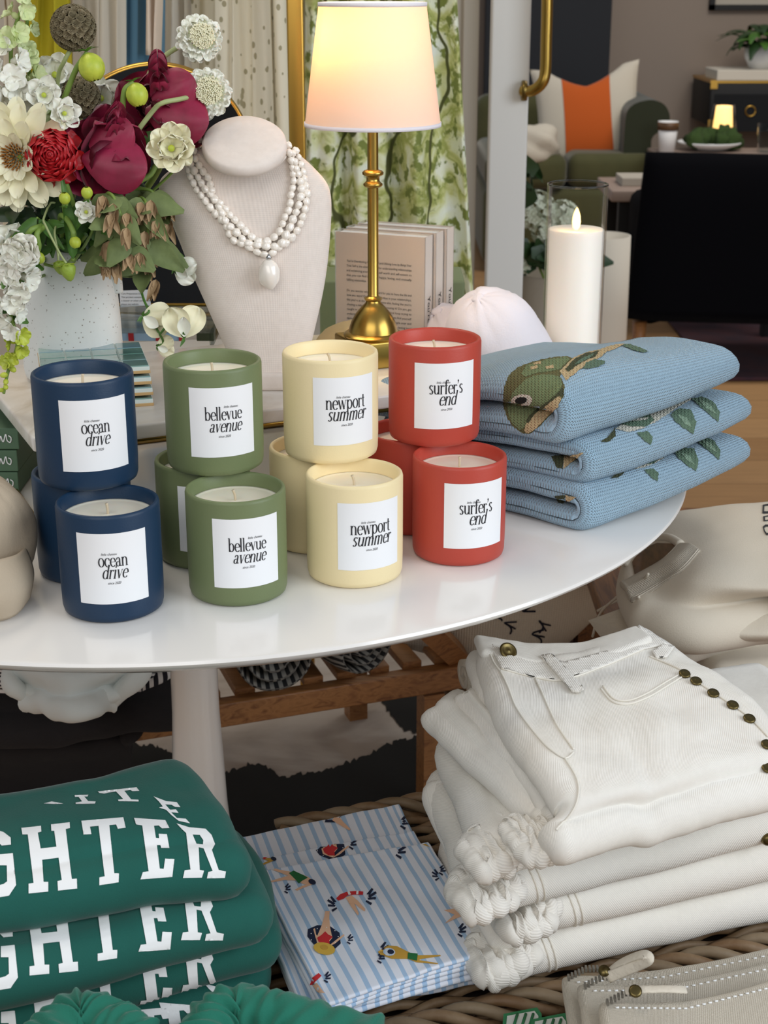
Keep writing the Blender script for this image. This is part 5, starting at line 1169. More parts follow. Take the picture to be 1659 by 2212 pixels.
# ================================================================== CANVAS POUCHES
def pouch(label, rows, seed, m='canvas'):
    ctrl = [[P(*q) for q in r_] for r_ in rows]; t = thing('canvas_pouch', label, 'pouch', ctrl[-1][1]-up*.014, 'canvas zip pouches in the bottom corner')
    o = patch_solid('pouch_body', ctrl, .012, M[m], t, 60, 30, .0012, 18, seed); bv = bvh_of(o)
    e = rows[0]; 
    for k in range(26):     # running stitches along the zip edge
        f = k/26; x = e[0][0]+18+(1659-e[0][0])*f
        j = 0 if x < e[1][0] else 1; g = (x-e[j][0])/(e[j+1][0]-e[j][0]); y = e[j][1]+(e[j+1][1]-e[j][1])*g+12
        a, b = hit(bv, x, y, .0006), hit(bv, x+7, y-.5, .0006)
        if a and b: MB().tube([a, b], .0007, 5).obj('stitch', M['print_white'], t)
    c = P(e[0][0], e[0][1]+4, e[0][2]); 
    mb = MB()
    for k in range(9): mb.box(c+Vector((.003*k, .0022*k if k < 5 else .011, .002)), (.0016, .005, .003))
    mb.obj('zip_teeth', M['zipper'], t, False, kind='stuff'); return t, bv, c
pouch('cream canvas zip pouch furthest back of the three in the bottom right corner', [[(1228, 2112, .412), (1430, 2100, .412), (1720, 2040, .412)], [(1262, 2300, .410), (1450, 2290, .410), (1760, 2200, .410)]], 1)
p2 = pouch('cream canvas zip pouch in the middle of the three in the bottom right corner', [[(1264, 2130, .428), (1450, 2128, .428), (1720, 2068, .428)], [(1290, 2300, .425), (1450, 2290, .425), (1760, 2200, .425)]], 2)
p3 = pouch('cream canvas zip pouch nearest us in the bottom right corner, zip pull showing', [[(1312, 2166, .444), (1480, 2168, .444), (1720, 2108, .444)], [(1330, 2320, .440), (1480, 2310, .440), (1760, 2240, .440)]], 3)
def pull_tab(p, a, b, px_, curl):
    t, bv, c = p
    A, B = P(*a), P(*b); MB().tube([A, A.lerp(B, .3)+up*curl, A.lerp(B, .7)+up*curl, B], .0042, 10, flat=.35).obj('zip_pull', M['canvas'], t)
    MB().lathe([(0, 0), (.0048, 0), (.0048, .0015), (.0032, .002), (0, .002)], P(*px_), 18, (0, -.5, .85)).obj('snap_stud', M['rivet'], t)
pull_tab(p3, (1350, 2140, .452), (1482, 2138, .452), (1372, 2142, .456), .001)
t2 = p2[0]
lp_ = [P(1305, 2108, .432), P(1340, 2080, .445), P(1385, 2062, .458), P(1400, 2072, .458), P(1370, 2088, .448), P(1312, 2112, .434)]
MB().tube(smooth_path([tuple(q) for q in lp_], 40), .0045, 8, flat=.3).obj('zip_pull', M['canvas'], t2)
MB().lathe([(0, 0), (.0045, 0), (.0045, .0015), (0, .002)], P(1305, 2098, .438), 18, (0, -.5, .85)).obj('snap_stud', M['rivet'], t2)
# embroidered green and grey patches at the bottom edge
for i, (cx_, cy_, lab_) in enumerate(((1130, 2210, 'green and grey embroidered patch lying left at the bottom edge'), (1190, 2222, 'green and grey embroidered patch overlapping to the right at the bottom edge'))):
    z = .372+i*.004; t = thing('embroidered_patch', lab_, 'patch', P(cx_, cy_, z-.004), 'embroidered patches')
    H_pts = [(-46, 20), (-42, -20), (30, -34), (40, -20), (42, 20), (0, 40)]
    V = [P(cx_+x, cy_+y, z+dz) for dz in (0, -.003) for x, y in H_pts]; n = 6
    MB().add(V, [tuple(range(n))]+[(k, (k+1) % n, n+(k+1) % n, n+k) for k in range(n)]).obj('patch_border', M['patch_green'], t, False)
    V = [P(cx_+x*.82, cy_+y*.78, z+.0008) for x, y in H_pts]; MB().add(V, [tuple(range(n))]).obj('patch_field', M['patch_grey'], t, False)
    for s_ in (-14, 4, 20): MB().tube([P(cx_+s_-10, cy_+18, z+.0015), P(cx_+s_+2, cy_-20, z+.0015)], .0012, 6).obj('embroidered_line', M['patch_green'], t)
# ================================================================== BEHIND AND BESIDE THE RISER
# arched display mirror seen from its black back
my = 1.665
def arch_pts(cx, cy, r, yb, n=40): return [(cx+r*cos(a), cy-r*sin(a)) for a in [PI*i/n for i in range(n+1)]]+[(cx-r, yb), (cx+r, yb)]
def plate(name, pts, y0, th, m, parent):
    V = [Q(x, y, y0) for x, y in pts]; V += [v+Vector((0, th, 0)) for v in V]; n = len(pts)
    return MB().add(V, [tuple(range(n)), tuple(range(n, 2*n))[::-1]]+[(k, (k+1) % n, n+(k+1) % n, n+k) for k in range(n)]).obj(name, m, parent, False)
t = thing('arched_mirror', 'arched black backed mirror with thin brass rim standing behind the flowers', 'mirror', Q(335, 656, my))
plate('backing', arch_pts(335, 345, 203, 655), my, .012, M['black_felt'], t)
ra = [Q(x, y, my+.006) for x, y in arch_pts(335, 345, 204, 656)]; ra.append(ra[0])
MB().tube(ra, .0042, 8).obj('brass_rim', M['gold'], t)
lab = plate('care_label', [(258, 628), (322, 626), (326, 660), (260, 664)], my-.0015, .001, M['paper'], t)
mb = MB()
for i, s_ in enumerate(('Care Preparation 02 W', 'This product contains', 'a cleaner or other components', 'please see website')):
    v, f = text_tris(s_, .0026); o_ = Q(262, 636+i*7.5, my-.0022); mb.add([o_+Vector((x, 0, y)) for x, y in v], f)
mb.obj('printed_lines', M['ink'], lab, False)
# clear acrylic tray it stands on, boxes inside
za = Q(335, 657, my).z
t = thing('acrylic_stand', 'clear acrylic stand under the arched mirror', 'stand', (Q(365, 700, 1.64).x, 1.66, RZ))
xa, xb = Q(225, 690, 1.64).x, Q(468, 690, 1.64).x
for zc, h in ((za-.004, .006), (za-.018, .006)): MB().rbox(((xa+xb)/2, 1.665, zc), (xb-xa, .11, h), .001).obj('shelf', M['acrylic'], t, False)
for x in (xa+.003, xb-.003): MB().rbox((x, 1.665, (RZ+za-.02)/2), (.005, .11, za-.02-RZ), .001).obj('side', M['acrylic'], t, False)
x0_, x1_ = Q(232, 720, 1.63).x, Q(394, 720, 1.63).x; zt2 = za-.024
t = thing('striped_box', 'pale blue gift box with red stripes under the acrylic stand', 'box', ((x0_+x1_)/2, 1.66, RZ))
MB().rbox(((x0_+x1_)/2, 1.665, (RZ+zt2)/2), (x1_-x0_, .07, zt2-RZ), .001).obj('carton', M['lightblue_box'], t, False)
for px in (283, 342, 392): 
    x = Q(px, 720, 1.63).x; MB().box((x, 1.6288, (RZ+zt2)/2), (.006, .0006, zt2-RZ-.001)).obj('red_stripe', M['red_box'], t, False)
x0_, x1_ = Q(424, 720, 1.63).x, Q(462, 720, 1.63).x
tag(MB().rbox(((x0_+x1_)/2, 1.665, (RZ+zt2)/2), (x1_-x0_, .07, zt2-RZ), .001).obj('olive_box', M['olive_box'], None, False), 'dark olive box under the acrylic stand, beside the linen bust', 'box')
# sage textured case behind the books
x0_, x1_ = Q(690, 640, 1.9).x, Q(1004, 640, 1.9).x; z1_ = Q(900, 606, 1.9).z
tag(MB().rbox(((x0_+x1_)/2, 1.95, (TT+z1_)/2), (x1_-x0_, .10, z1_-TT), .004).obj('sage_case', M['sage_box'], None), 'sage green textured case standing behind the shrink wrapped books', 'case')
autosmooth(bpy.data.objects['sage_case'])

# ---------------- books
bl0, br0 = Q(727, 713, 1.75), Q(917, 707, 1.705); cdir = Vector((br0.x-bl0.x, br0.y-bl0.y, 0)); bw = cdir.length; cdir.normalize(); ndir = Vector((-cdir.y, cdir.x, 0))
btop = Q(719, 496, 1.75).z-.002; bh = btop-TT
lines = ["You're Overthinking It: Find Real and Lifelong Love by Being Your", "True Self is the ultimate guide for understanding relationships", "and enhancing your mindset, self worth and self-esteem so", "that you can find and build happy, loving, and mutually", "fulfilling relationships.", "", "Do you wonder why it is so hard for you to have the life and", "love you want? Do you feel powerless in your relationships,", "like you're at the mercy of someone else, feeling like you're", "chasing a relationship instead of choosing it? Do you get", "caught in an endless, obsessive, analytical loop trying to", "understand why nothing works out? Do you find yourself", "dating the same version or versions of people over and", "over? Do you know what it takes to have true, lasting love?", "Do you know the signs to watch out for and beware of", "In the kind of relationships, and often settle for what", "they want ..."]
for k in range(3):
    o_ = Vector((bl0.x, bl0.y, TT))+ndir*(.0245*k)+cdir*(.0035*k); hh = bh+.0015*k
    t = thing('paperback_book', ['cream paperback book in shrink wrap with printed blurb, front of the row behind the lamp', 'paperback book in shrink wrap, middle of the row behind the lamp', 'paperback book in shrink wrap, rearmost of the row behind the lamp'][k], 'book', o_+cdir*bw/2, 'shrink wrapped paperbacks')
    c = o_+cdir*bw/2+ndir*.0115+up*hh/2; ax = (cdir, ndir, up)
    MB().box(c-cdir*.001, (bw-.004, .020, hh-.003), ax).obj('page_block', M['paper'], t, False)
    MB().box(c-ndir*.0108, (bw, .0012, hh), ax).box(c+ndir*.0108, (bw, .0012, hh), ax).box(c+cdir*(bw/2-.0006), (.0012, .0228, hh), ax).obj('cover', M['book'], t, False)
    MB().box(c, (bw+.0016, .0246, hh+.0016), ax).obj('shrink_wrap', M['film'], t, False)
    mb = MB()
    v, f = text_tris("You're Overthinking It", .0115); 
    q0 = o_+cdir*(bw+.0009)+up*(hh*.66)+ndir*.0080
    mb.add([q0-up*x+ndir*y for x, y in v], f); mb.obj('spine_lettering', M['ink'], t, False)
    if k == 0:
        mb = MB()
        for i, s_ in enumerate(lines):
            if not s_: continue
            v, f = text_tris(s_, .0037, .25 if i == 0 else 0); w = max(x for x, y in v); kx = (.082/w) if i not in (4, 16) else .80
            kx = min(kx, .95) if i in (4, 16) else kx
            q0 = o_+cdir*.014-ndir*.0008+up*(hh-.034-.0055*i-(.0015 if i > 5 else 0)); mb.add([q0+cdir*x*kx+up*y for x, y in v], f)
        mb.obj('printed_blurb', M['ink'], t, False)

# ---------------- caps
def cap(label, c, rx, ry, rz, axis, m, brim=None, group=None):
    t = thing('baseball_cap', label, 'cap', c-up*rz*.6, group); ax = Vector(axis).normalized(); _, X, Y = frame(ax, Vector((0, -1, 0)))
    V = []; nu, nv = 48, 16
    for j in range(nv+1):
        th = PI*.56*j/nv
        for k in range(nu):
            a = 2*PI*k/nu; seam = 1-.018*(abs(sin(3*a))**.3 < .45)*sin(min(th, PI/2)); w = 1+.05*noise.noise(Vector((a*1.2, th*2, c.x*9)))+.02*noise.noise(Vector((a*5, th*5, c.y*9)))
            V.append(c+(X*cos(a)*rx*sin(th)+Y*sin(a)*ry*sin(th)+ax*rz*cos(th))*w*seam)
    F = [(j*nu+k, j*nu+(k+1) % nu, (j+1)*nu+(k+1) % nu, (j+1)*nu+k) for j in range(nv) for k in range(nu)]
    o = mk('crown', V, F, m, t); s_ = o.modifiers.new('s', 'SOLIDIFY'); s_.thickness = .002; s_.offset = -1
    MB().ball(c+ax*rz*1.01, (.0075, .0075, .003), 14, 8, (X, Y, ax)).obj('top_button', m, t)
    for k in range(6):
        a = PI*k/3; pts = [c+(X*cos(a)*rx*sin(th)+Y*sin(a)*ry*sin(th)+ax*rz*cos(th))*(1+.05*noise.noise(Vector((a*1.2, th*2, c.x*9)))+.02*noise.noise(Vector((a*5, th*5, c.y*9)))) for th in [PI*.55*i/20 for i in range(1, 21)]]
        MB().tube(pts, .0007, 5).obj('seam', m, t)
        b = a+PI/6; th = PI*.24; q = c+(X*cos(b)*rx*sin(th)+Y*sin(b)*ry*sin(th)+ax*rz*cos(th))*(1+.05*noise.noise(Vector((b*1.2, th*2, c.x*9)))+.02*noise.noise(Vector((b*5, th*5, c.y*9))))
        n_ = (q-c).normalized(); MB().lathe([(.0012, -.0006), (.003, -.0006), (.0034, .0004), (.0026, .001), (.0012, .0006)], q, 14, n_, True).obj('eyelet', m, t)
    return t
cap('white cotton baseball cap beside the glass candle, nearer the candle', Q(1078, 775, 1.70), .060, .062, .088, (-.32, -.35, .87), M['cap_white'], group='white caps')
cap('white cotton baseball cap tucked behind another cap and the red candle', Q(994, 792, 1.75), .056, .05, .082, (-.36, -.3, .87), M['cap_white'], group='white caps')
cap('tan cap lying on the marble behind the lamp base', Q(775, 765, 1.60), .062, .05, .030, (0, -.15, 1), M['tan_cloth'])
cb = P(-66, 1165, TT+.045)
t = cap('beige baseball cap at the left edge of the table beside the blue candles', cb, .047, .052, .056, (.35, -.1, .95), M['cap_beige'])
nu, nv = 18, 12
BR = grid_surface([[P(-140, 1225, TT+.045), P(-60, 1222, TT+.050), P(20, 1205, TT+.047), P(50, 1185, TT+.043)], [P(-140, 1290, TT+.024), P(-50, 1290, TT+.030), P(40, 1270, TT+.027), P(66, 1235, TT+.026)], [P(-140, 1335, TT+.003), P(-50, 1338, TT+.004), P(20, 1330, TT+.004), P(58, 1290, TT+.008)]], nu, nv)
V = [p for r_ in BR for p in r_]
o = mk('brim', V, [(j*nu+i, j*nu+i+1, (j+1)*nu+i+1, (j+1)*nu+i) for j in range(nv-1) for i in range(nu-1)], M['cap_beige'], t); s_ = o.modifiers.new('s', 'SOLIDIFY'); s_.thickness = .003

# ---------------- green boxes with white script at the left edge
for k, (px, py0) in enumerate(((42, 1062), (42, 1008), (46, 952))):
    z = TT+.001+k*.0225; c = P(px, 1068, TT); t = thing('green_box', f'dark green gift box with white script at the left edge, {["bottom", "middle", "top"][k]} of its stack', 'box', Vector((c.x-.06, c.y+.05, z)), 'green boxes stacked at the left')
    MB().rbox((c.x-.06+.001*k, c.y+.05, z+.011), (.12, .10, .0215), .001).obj('carton', M['green_box'], t, False)
    p0 = Vector((c.x-.019, c.y-.0006, z+.006)); 
    pts = [(0, .010), (.002, .002), (.004, .009), (.006, .002), (.009, .011), (.010, .004), (.013, .002), (.014, .007), (.0115, .0095)]
    MB().tube([p0+Vector((x, -.0002, y*.9)) for x, y in smooth_path(pts, 40)], .0006, 6).obj('script_lettering', M['paper'], t)

# ================================================================== CLOTHES RAIL BEHIND
ry_ = 2.42; zr = 1.74
rack = thing('clothes_rail', 'brass clothes rail standing behind the flowers', 'clothes rail', (Q(640, 300, ry_).x, ry_, 0))
xr0, xr1 = Q(-60, 300, ry_).x, Q(1060, 300, ry_).x
MB().tube([(xr0, ry_, zr), (xr1, ry_, zr)], .010, 14).obj('top_bar', M['brass'], rack)
for px in (641, -100):
    x = Q(px, 200, ry_-.16).x; MB().rbox((x, ry_-.16, zr/2), (.024, .024, zr), .003).obj('post', M['gold'], rack, sharp=40)
    MB().tube([(x, ry_-.16, zr), (x, ry_+.02, zr)], .008, 10).obj('bracket', M['gold'], rack)
def garment(name, label, cat, l0, r0, l1, r1, ytop, ybot, y, m, folds=5, amp=.018, seed=0, group='clothes hanging on the rail', sub=None):
    """a hanging garment: soft vertical folds, given its left/right edges (px) near the frame top (py 0) and at py ybot"""
    z0, z1 = ytop, Q(500, ybot, y).z; t = thing(name, label, cat, (Q((l1+r1)/2, ybot, y).x, y, z1), group)
    xa0, xb0, xa1, xb1 = Q(l0, 0, y).x, Q(r0, 0, y).x, Q(l1, ybot, y).x, Q(r1, ybot, y).x; zf = Q(500, 0, y).z; nu, nv = 90, 70
    def f(u, v, s_):
        z = z0+(z1-z0)*v; q = max(0., (zf-z)/(zf-z1)) if z < zf else (zf-z)/(z0-zf)*.35
        a, b = xa0+(xa1-xa0)*q, xb0+(xb1-xb0)*q
        ph = u*folds*2*PI+seed; w = amp*(.55+.45*v)*(sin(ph+.5*noise.noise(Vector((u*3, v*2, seed))))+.5*sin(ph*1.9+seed*2))+.012*noise.noise(Vector((u*5, v*4, seed)))
        env = math.sqrt(max(0, 1-(2*u-1)**6)); th = .012*env
        return Vector((a+(b-a)*u+.004*sin(ph*1.3+v*3), y+w*env+(s_*th), z))
    V = []
    for s_ in (-1, 1):
        for j in range(nv+1):
            for i in range(nu+1): V.append(f(i/nu, j/nv, s_))
    K = (nu+1)*(nv+1); F = []
    for j in range(nv):
        for i in range(nu):
            a = j*(nu+1)+i; F.append((a, a+nu+1, a+nu+2, a+1)); F.append((K+a, K+a+1, K+a+nu+2, K+a+nu+1))
    for j in range(nv):
        for i in (0, nu): a = j*(nu+1)+i; F.append((a, K+a, K+a+nu+1, a+nu+1) if i == 0 else (a, a+nu+1, K+a+nu+1, K+a))
    for i in range(nu): a = nv*(nu+1)+i; F.append((a, K+a, K+a+1, a+1)); F.append((i, i+1, K+i+1, K+i))
    mk('cloth', V, F, m, t, uv=[(v.x, v.z) for v in V]); return t
ZT_ = zr-.02
garment('yellow_top', 'chartreuse yellow top hanging at the left end of the rail', 'top', 60, 145, 55, 150, ZT_, 158, ry_-.10, M['chartreuse'], 2, .010, 1)
garment('hanging_dress', 'brown and cream patterned dress hanging behind the yellow top', 'dress', 15, 160, 10, 165, ZT_, 520, ry_+.06, M['print_beige'], 3, .012, 2)
garment('hanging_dress', 'plain white dress hanging between the yellow top and the blue garment', 'dress', 160, 276, 160, 280, ZT_, 560, ry_-.02, M['cloth_cream'], 2.4, .012, 3)
garment('hanging_scarf', 'dusty blue garment with fringed blush panel hanging behind the flowers', 'scarf', 268, 352, 268, 350, ZT_, 500, ry_-.12, M['cloth_blue'], 2.5, .008, 4)
garment('hanging_dress', 'blush fringed garment hanging next to the blue one', 'dress', 318, 352, 318, 346, ZT_, 118, ry_-.155, M['cloth_fringe'], 1.2, .004, 5)
garment('hanging_dress', 'ivory blush dress hanging left of the lace dress', 'dress', 345, 430, 345, 430, ZT_, 560, ry_-.0, M['cloth_cream'], 2.2, .014, 6)
garment('hanging_dress', 'cream lace dress hanging behind the linen bust', 'dress', 470, 615, 470, 640, ZT_, 600, ry_-.08, M['lace'], 2.6, .010, 7)
garment('hanging_dress', 'sheer ivory lace dress hanging between the ivory dress and the cream lace one', 'dress', 415, 490, 415, 495, ZT_, 600, ry_-.02, M['lace'], 1.6, .012, 8)
garment('toile_dress', 'green woodland print dress hanging behind the lamp', 'dress', 655, 985, 650, 1028, ZT_, 660, ry_-.05, M['toile'], 3.3, .020, 9)
garment('hanging_dress', 'grey shadowed dress hanging between the brass post and the print dress', 'dress', 655, 700, 650, 690, ZT_, 560, ry_+.09, M['cloth_cream'], 1.5, .008, 10)

# ================================================================== THE ROOM BEYOND
# green velvet sofa
sy = 6.3
def W3(px, py, y): return Q(px, py, y)
sofa = thing('velvet_sofa', 'olive green velvet sofa against the back wall', 'sofa', (1.15, 6.65, 0))
sx0, sx1 = W3(1040, 380, sy).x, W3(1392, 380, sy).x; zs_ = W3(1300, 352, 6.2).z
MB().rbox(((sx0+sx1)/2, 6.57, zs_/2-.03), (sx1-sx0, .82, zs_-.14), .03).obj('seat_base', M['olive_velvet'], sofa, sharp=50)
xm = W3(1222, 400, 6.2).x
for a, b, yy in ((sx0, xm, 6.13), (xm, sx1+.02, 6.17)): MB().rbox(((a+b)/2, yy+.36, zs_-.03), (b-a-.006, .74, .14), .045, seg=5).obj('seat_cushion', M['olive_velvet'], sofa)
zb9 = W3(1160, 205, 6.89).z; MB().rbox(((sx0+sx1)/2, 6.97, zb9/2+.02), (sx1-sx0, .16, zb9-.04), .07, seg=5).obj('backrest', M['olive_velvet'], sofa)
ax0 = W3(1388, 230, 6.4).x; az = W3(1388, 208, 6.4).z
pr = smooth_path([(ax0-.10, zs_-.2), (ax0-.10, az-.12), (ax0-.085, az-.03), (ax0-.01, az), (ax0+.05, az-.015), (ax0+.078, az-.06), (ax0+.07, az-.10), (ax0+.035, az-.125), (ax0+.012, az-.15), (ax0+.01, az-.2), (ax0+.01, zs_-.2)], 40)
V = [Vector((x, y, z)) for y in (6.2, 7.0) for x, z in pr]; n = len(pr)
MB().add(V, [tuple(range(n)), tuple(range(n, 2*n))[::-1]]+[(k, (k+1) % n, n+(k+1) % n, n+k) for k in range(n)]).obj('rolled_arm', M['olive_dark'], sofa, sharp=50)
for x in (sx0+.1, sx1-.06):
    for y in (6.25, 6.9): MB().tube([(x, y, 0), (x, y, .10)], .02, 10).obj('leg', M['brushed'], sofa)
# wall behind the sofa's dark panel shows through; scatter cushions
def cushion(name, label, c, w, h, th, m, rotz=0, tilt=.25, band=None, roll=0, pinch=.18, group=None):
    t = thing(name, label, 'cushion', c-up*h/2, group); RM = Matrix.Rotation(rotz, 3, 'Z') @ Matrix.Rotation(-tilt, 3, 'X') @ Matrix.Rotation(roll, 3, 'Y'); n = 34
    def surf(u0, u1, nm, mt, off=0):
        V = []
        for s_ in (-1, 1):
            for j in range(n):
                for i in range(n):
                    u, v = u0+(u1-u0)*i/(n-1), j/(n-1)*2-1
                    T_ = (max(0, (1-u*u))**.45)*(max(0, (1-v*v))**.45); k = 1-pinch*.4*(1-abs(v)**2)*abs(u)**3*.6
                    dent = .22*h*max(0, 1-abs(u)*1.4)*max(0, v)**3 if band else 0
                    x = u*w/2*(1-.10*(1-v*v)*abs(u)); z = v*h/2*(1-.10*(1-u*u)*abs(v))-dent
                    V.append(RM @ Vector((x, s_*(T_*th/2+off), z))+c)
        K = n*n; F = []
        for j in range(n-1):
            for i in range(n-1): a = j*n+i; F.append((a, a+1, a+n+1, a+n)); F.append((K+a, K+a+n, K+a+n+1, K+a+1))
        return mk(nm, V, F, mt, t, uv=[(v_.x, v_.z) for v_ in V])
    surf(-1, 1, 'cover', m)
    if band: surf(-band, band, 'centre_panel', M['orange'], .003)
    return t
cushion('scatter_cushion', 'white cushion with wide orange centre panel on the green sofa', W3(1277, 250, 6.3)+Vector((0, .12, -.01)), .45, .42, .17, M['linen_white'], -.12, .28, .44, roll=-.10)
c = W3(1150, 318, 6.2); tag(MB().ball(c, (.12, .10, .085), 24, 16, None, .35).obj('furry_cushion', M['linen_white'], None), 'fluffy white cushion at the left end of the green sofa by the door', 'cushion')
# black campaign console
cy_ = 6.85; x0_, z1_ = W3(1536, 178, cy_).x, W3(1536, 178, cy_).z; z0_ = W3(1536, 272, cy_).z
t = thing('black_console', 'black campaign console with brass corners and ring pull', 'console', (x0_+.45, cy_+.2, 0))
MB().rbox((x0_+.45, cy_+.2, (z0_+z1_)/2), (.9, .4, z1_-z0_), .006).obj('cabinet', M['black'], t, sharp=40)
MB().box((x0_+.45, cy_+.2, z1_+.003), (.905, .405, .012)).obj('brass_top_edge', M['gold'], t, False)
for zz in (z1_-.012, z0_+.012): MB().box((x0_+.014, cy_-.002, zz), (.03, .006, .03)).obj('brass_corner', M['gold'], t, False)
MB().box((x0_+.45, cy_-.002, z1_-.13), (.86, .004, .16)).obj('drawer_front', M['black_felt'], t, False)
q = W3(1621, 240, cy_-.006); V = [q+Vector((.022*cos(a), 0, .022*sin(a))) for a in [2*PI*i/20 for i in range(21)]]
MB().tube(V, .0035, 6).obj('ring_pull', M['gold'], t)
for x in (x0_+.02, x0_+.10, x0_+.88): MB().box((x, cy_+.02, z0_/2), (.035, .035, z0_)).obj('leg', M['black'], t, False)
tag(MB().rbox((W3(1610, 172, cy_+.1).x, cy_+.12, z1_+.03), (.30, .26, .045), .004).obj('stacked_book', M['cloth_cream'], None, False), 'pale hardback book lying on the black console', 'book')
pc = W3(1642, 160, cy_+.1); pc.z = z1_+.054
t = thing('potted_plant', 'trailing green plant in a white pot on the black console', 'plant', pc)
MB().lathe([(0, 0), (.05, 0), (.075, .05), (.078, .10), (.074, .10), (.07, .07), (0, .07)], pc, 28).obj('pot', M['print_white'], t)
for i in range(46):
    a = R.uniform(0, 2*PI); d = Vector((cos(a), sin(a)*.8, R.uniform(.2, 1.2))); MB().petal(pc+up*.08+Vector((cos(a)*.03, sin(a)*.03, R.uniform(0, .08))), d, (0, 0, 1), R.uniform(.12, .19), .055, -.2, -R.uniform(.9, 2.0), tip=.7, nu=5, nv=8).obj('leaf', M['leaf_dark' if i % 3 else 'leaf'], t)
# framed picture
f0, f1 = W3(1532, 22, 7.28), W3(1760, 22, 7.28); zb_ = f0.z
t = thing('framed_picture', 'black framed pale picture on the taupe wall above the console', 'picture', ((f0.x+f1.x)/2, 7.28, zb_))
w = f1.x-f0.x; cx_ = (f0.x+f1.x)/2
MB().box((cx_, 7.285, zb_+.012), (w, .03, .024)).box((f0.x+.012, 7.285, zb_+.25), (.024, .03, .5)).box((f1.x-.012, 7.285, zb_+.25), (.024, .03, .5)).box((cx_, 7.285, zb_+.5), (w, .03, .024)).obj('frame', M['black'], t, False)
MB().box((cx_, 7.29, zb_+.25), (w-.03, .01, .47)).obj('print', M['wall_cream'], t, False)
# coffee table with moss bowl, small lamp, tumbler, books
tz_ = W3(1330, 410, 4.95).z; tz_ = .50
cxa = P(1322, 412, tz_); t = thing('coffee_table', 'small dark legged table with a pale book, just behind the black chair', 'table', (cxa.x+.3, cxa.y+.17, 0))
MB().rbox((cxa.x+.30, cxa.y+.175, tz_-.018), (.60, .35, .036), .004).obj('table_top', M['pinewood'], t, sharp=40)
for a in (.05, .55):
    for b in (.05, .30): MB().box((cxa.x+a, cxa.y+b, (tz_-.036)/2), (.04, .04, tz_-.036)).obj('leg', M['black'], t, False)
bp = P(1366, 403, tz_); tag(MB().rbox((bp.x+.02, bp.y+.07, tz_+.014), (.11, .14, .028), .003).obj('coffee_table_book', M['wall_cream'], None, False), 'pale book lying on the small table behind the black chair', 'book')
fx = P(1408, 326, tz_).x; ft = thing('coffee_table', 'coffee table right of the sofa carrying the moss bowl and small lamp', 'table', (fx+.5, 5.98, 0))
MB().rbox((fx+.5, 5.98, tz_-.018), (1.0, .42, .036), .004).obj('table_top', M['pinewood'], ft, sharp=40)
for a in (.05, .95):
    for b in (-.17, .17): MB().box((fx+a, 5.98+b, (tz_-.036)/2), (.04, .04, tz_-.036)).obj('leg', M['black'], ft, False)
bp = P(1532, 324, tz_); t = thing('moss_bowl', 'shallow white bowl of green moss on the coffee table', 'bowl', bp)
MB().lathe([(0, 0), (.06, 0), (.12, .025), (.128, .032), (.124, .034), (.11, .024), (0, .02)], bp, 36).obj('bowl', M['print_white'], t)
for i in range(9): MB().ball(bp+Vector((R.uniform(-.085, .085), R.uniform(-.06, .06), .045)), (R.uniform(.025, .045),)*3, 12, 8, None, .6).obj('moss_clump', M['moss'], t)
bp = P(1572, 322, tz_)+Vector((0, .12, 0)); bp.z = tz_; t = thing('small_table_lamp', 'small brass table lamp with lit clear shade on the coffee table', 'lamp', bp)
zl = W3(1578, 280, bp.y).z; zl2 = W3(1578, 226, bp.y).z
MB().lathe([(0, 0), (.045, 0), (.045, .008), (.006, .014), (.005, zl-bp.z+.02), (0, zl-bp.z+.02)], bp, 24).obj('stem', M['brass'], t)
MB().lathe([(.058, zl), (.042, zl2), (.041, zl2), (.057, zl)], (bp.x, bp.y, 0), 32, closed=True).obj('lamp_shade', M['acrylic'], t)
MB().lathe([(.040, zl+.006), (.032, zl2-.004), (0, zl2-.004)], (bp.x, bp.y, 0), 28).obj('inner_shade', M['lamp_warm'], t)
bp = P(1440, 328, tz_); t = thing('tumbler', 'glass tumbler with brown and white pattern on the coffee table beside the sofa arm', 'cup', bp)
zc1 = W3(1442, 262, bp.y).z-bp.z
MB().lathe([(0, 0), (.030, 0), (.040, zc1), (.0385, zc1), (.029, .004), (0, .004)], bp, 28).obj('glass', M['print_white'], t)
MB().lathe([(.0405, zc1*.72), (.0412, zc1-.002), (.0408, zc1-.002), (.040, zc1*.72)], bp, 28, closed=True).obj('brown_band', M['brushed'], t)
bp = P(1652, 330, tz_); tag(MB().lathe([(0, 0), (.03, 0), (.036, .11), (.0345, .11), (.029, .004), (0, .004)], bp, 28).obj('clear_tumbler', M['acrylic'], None), 'clear tumbler at the right edge on the coffee table', 'cup')
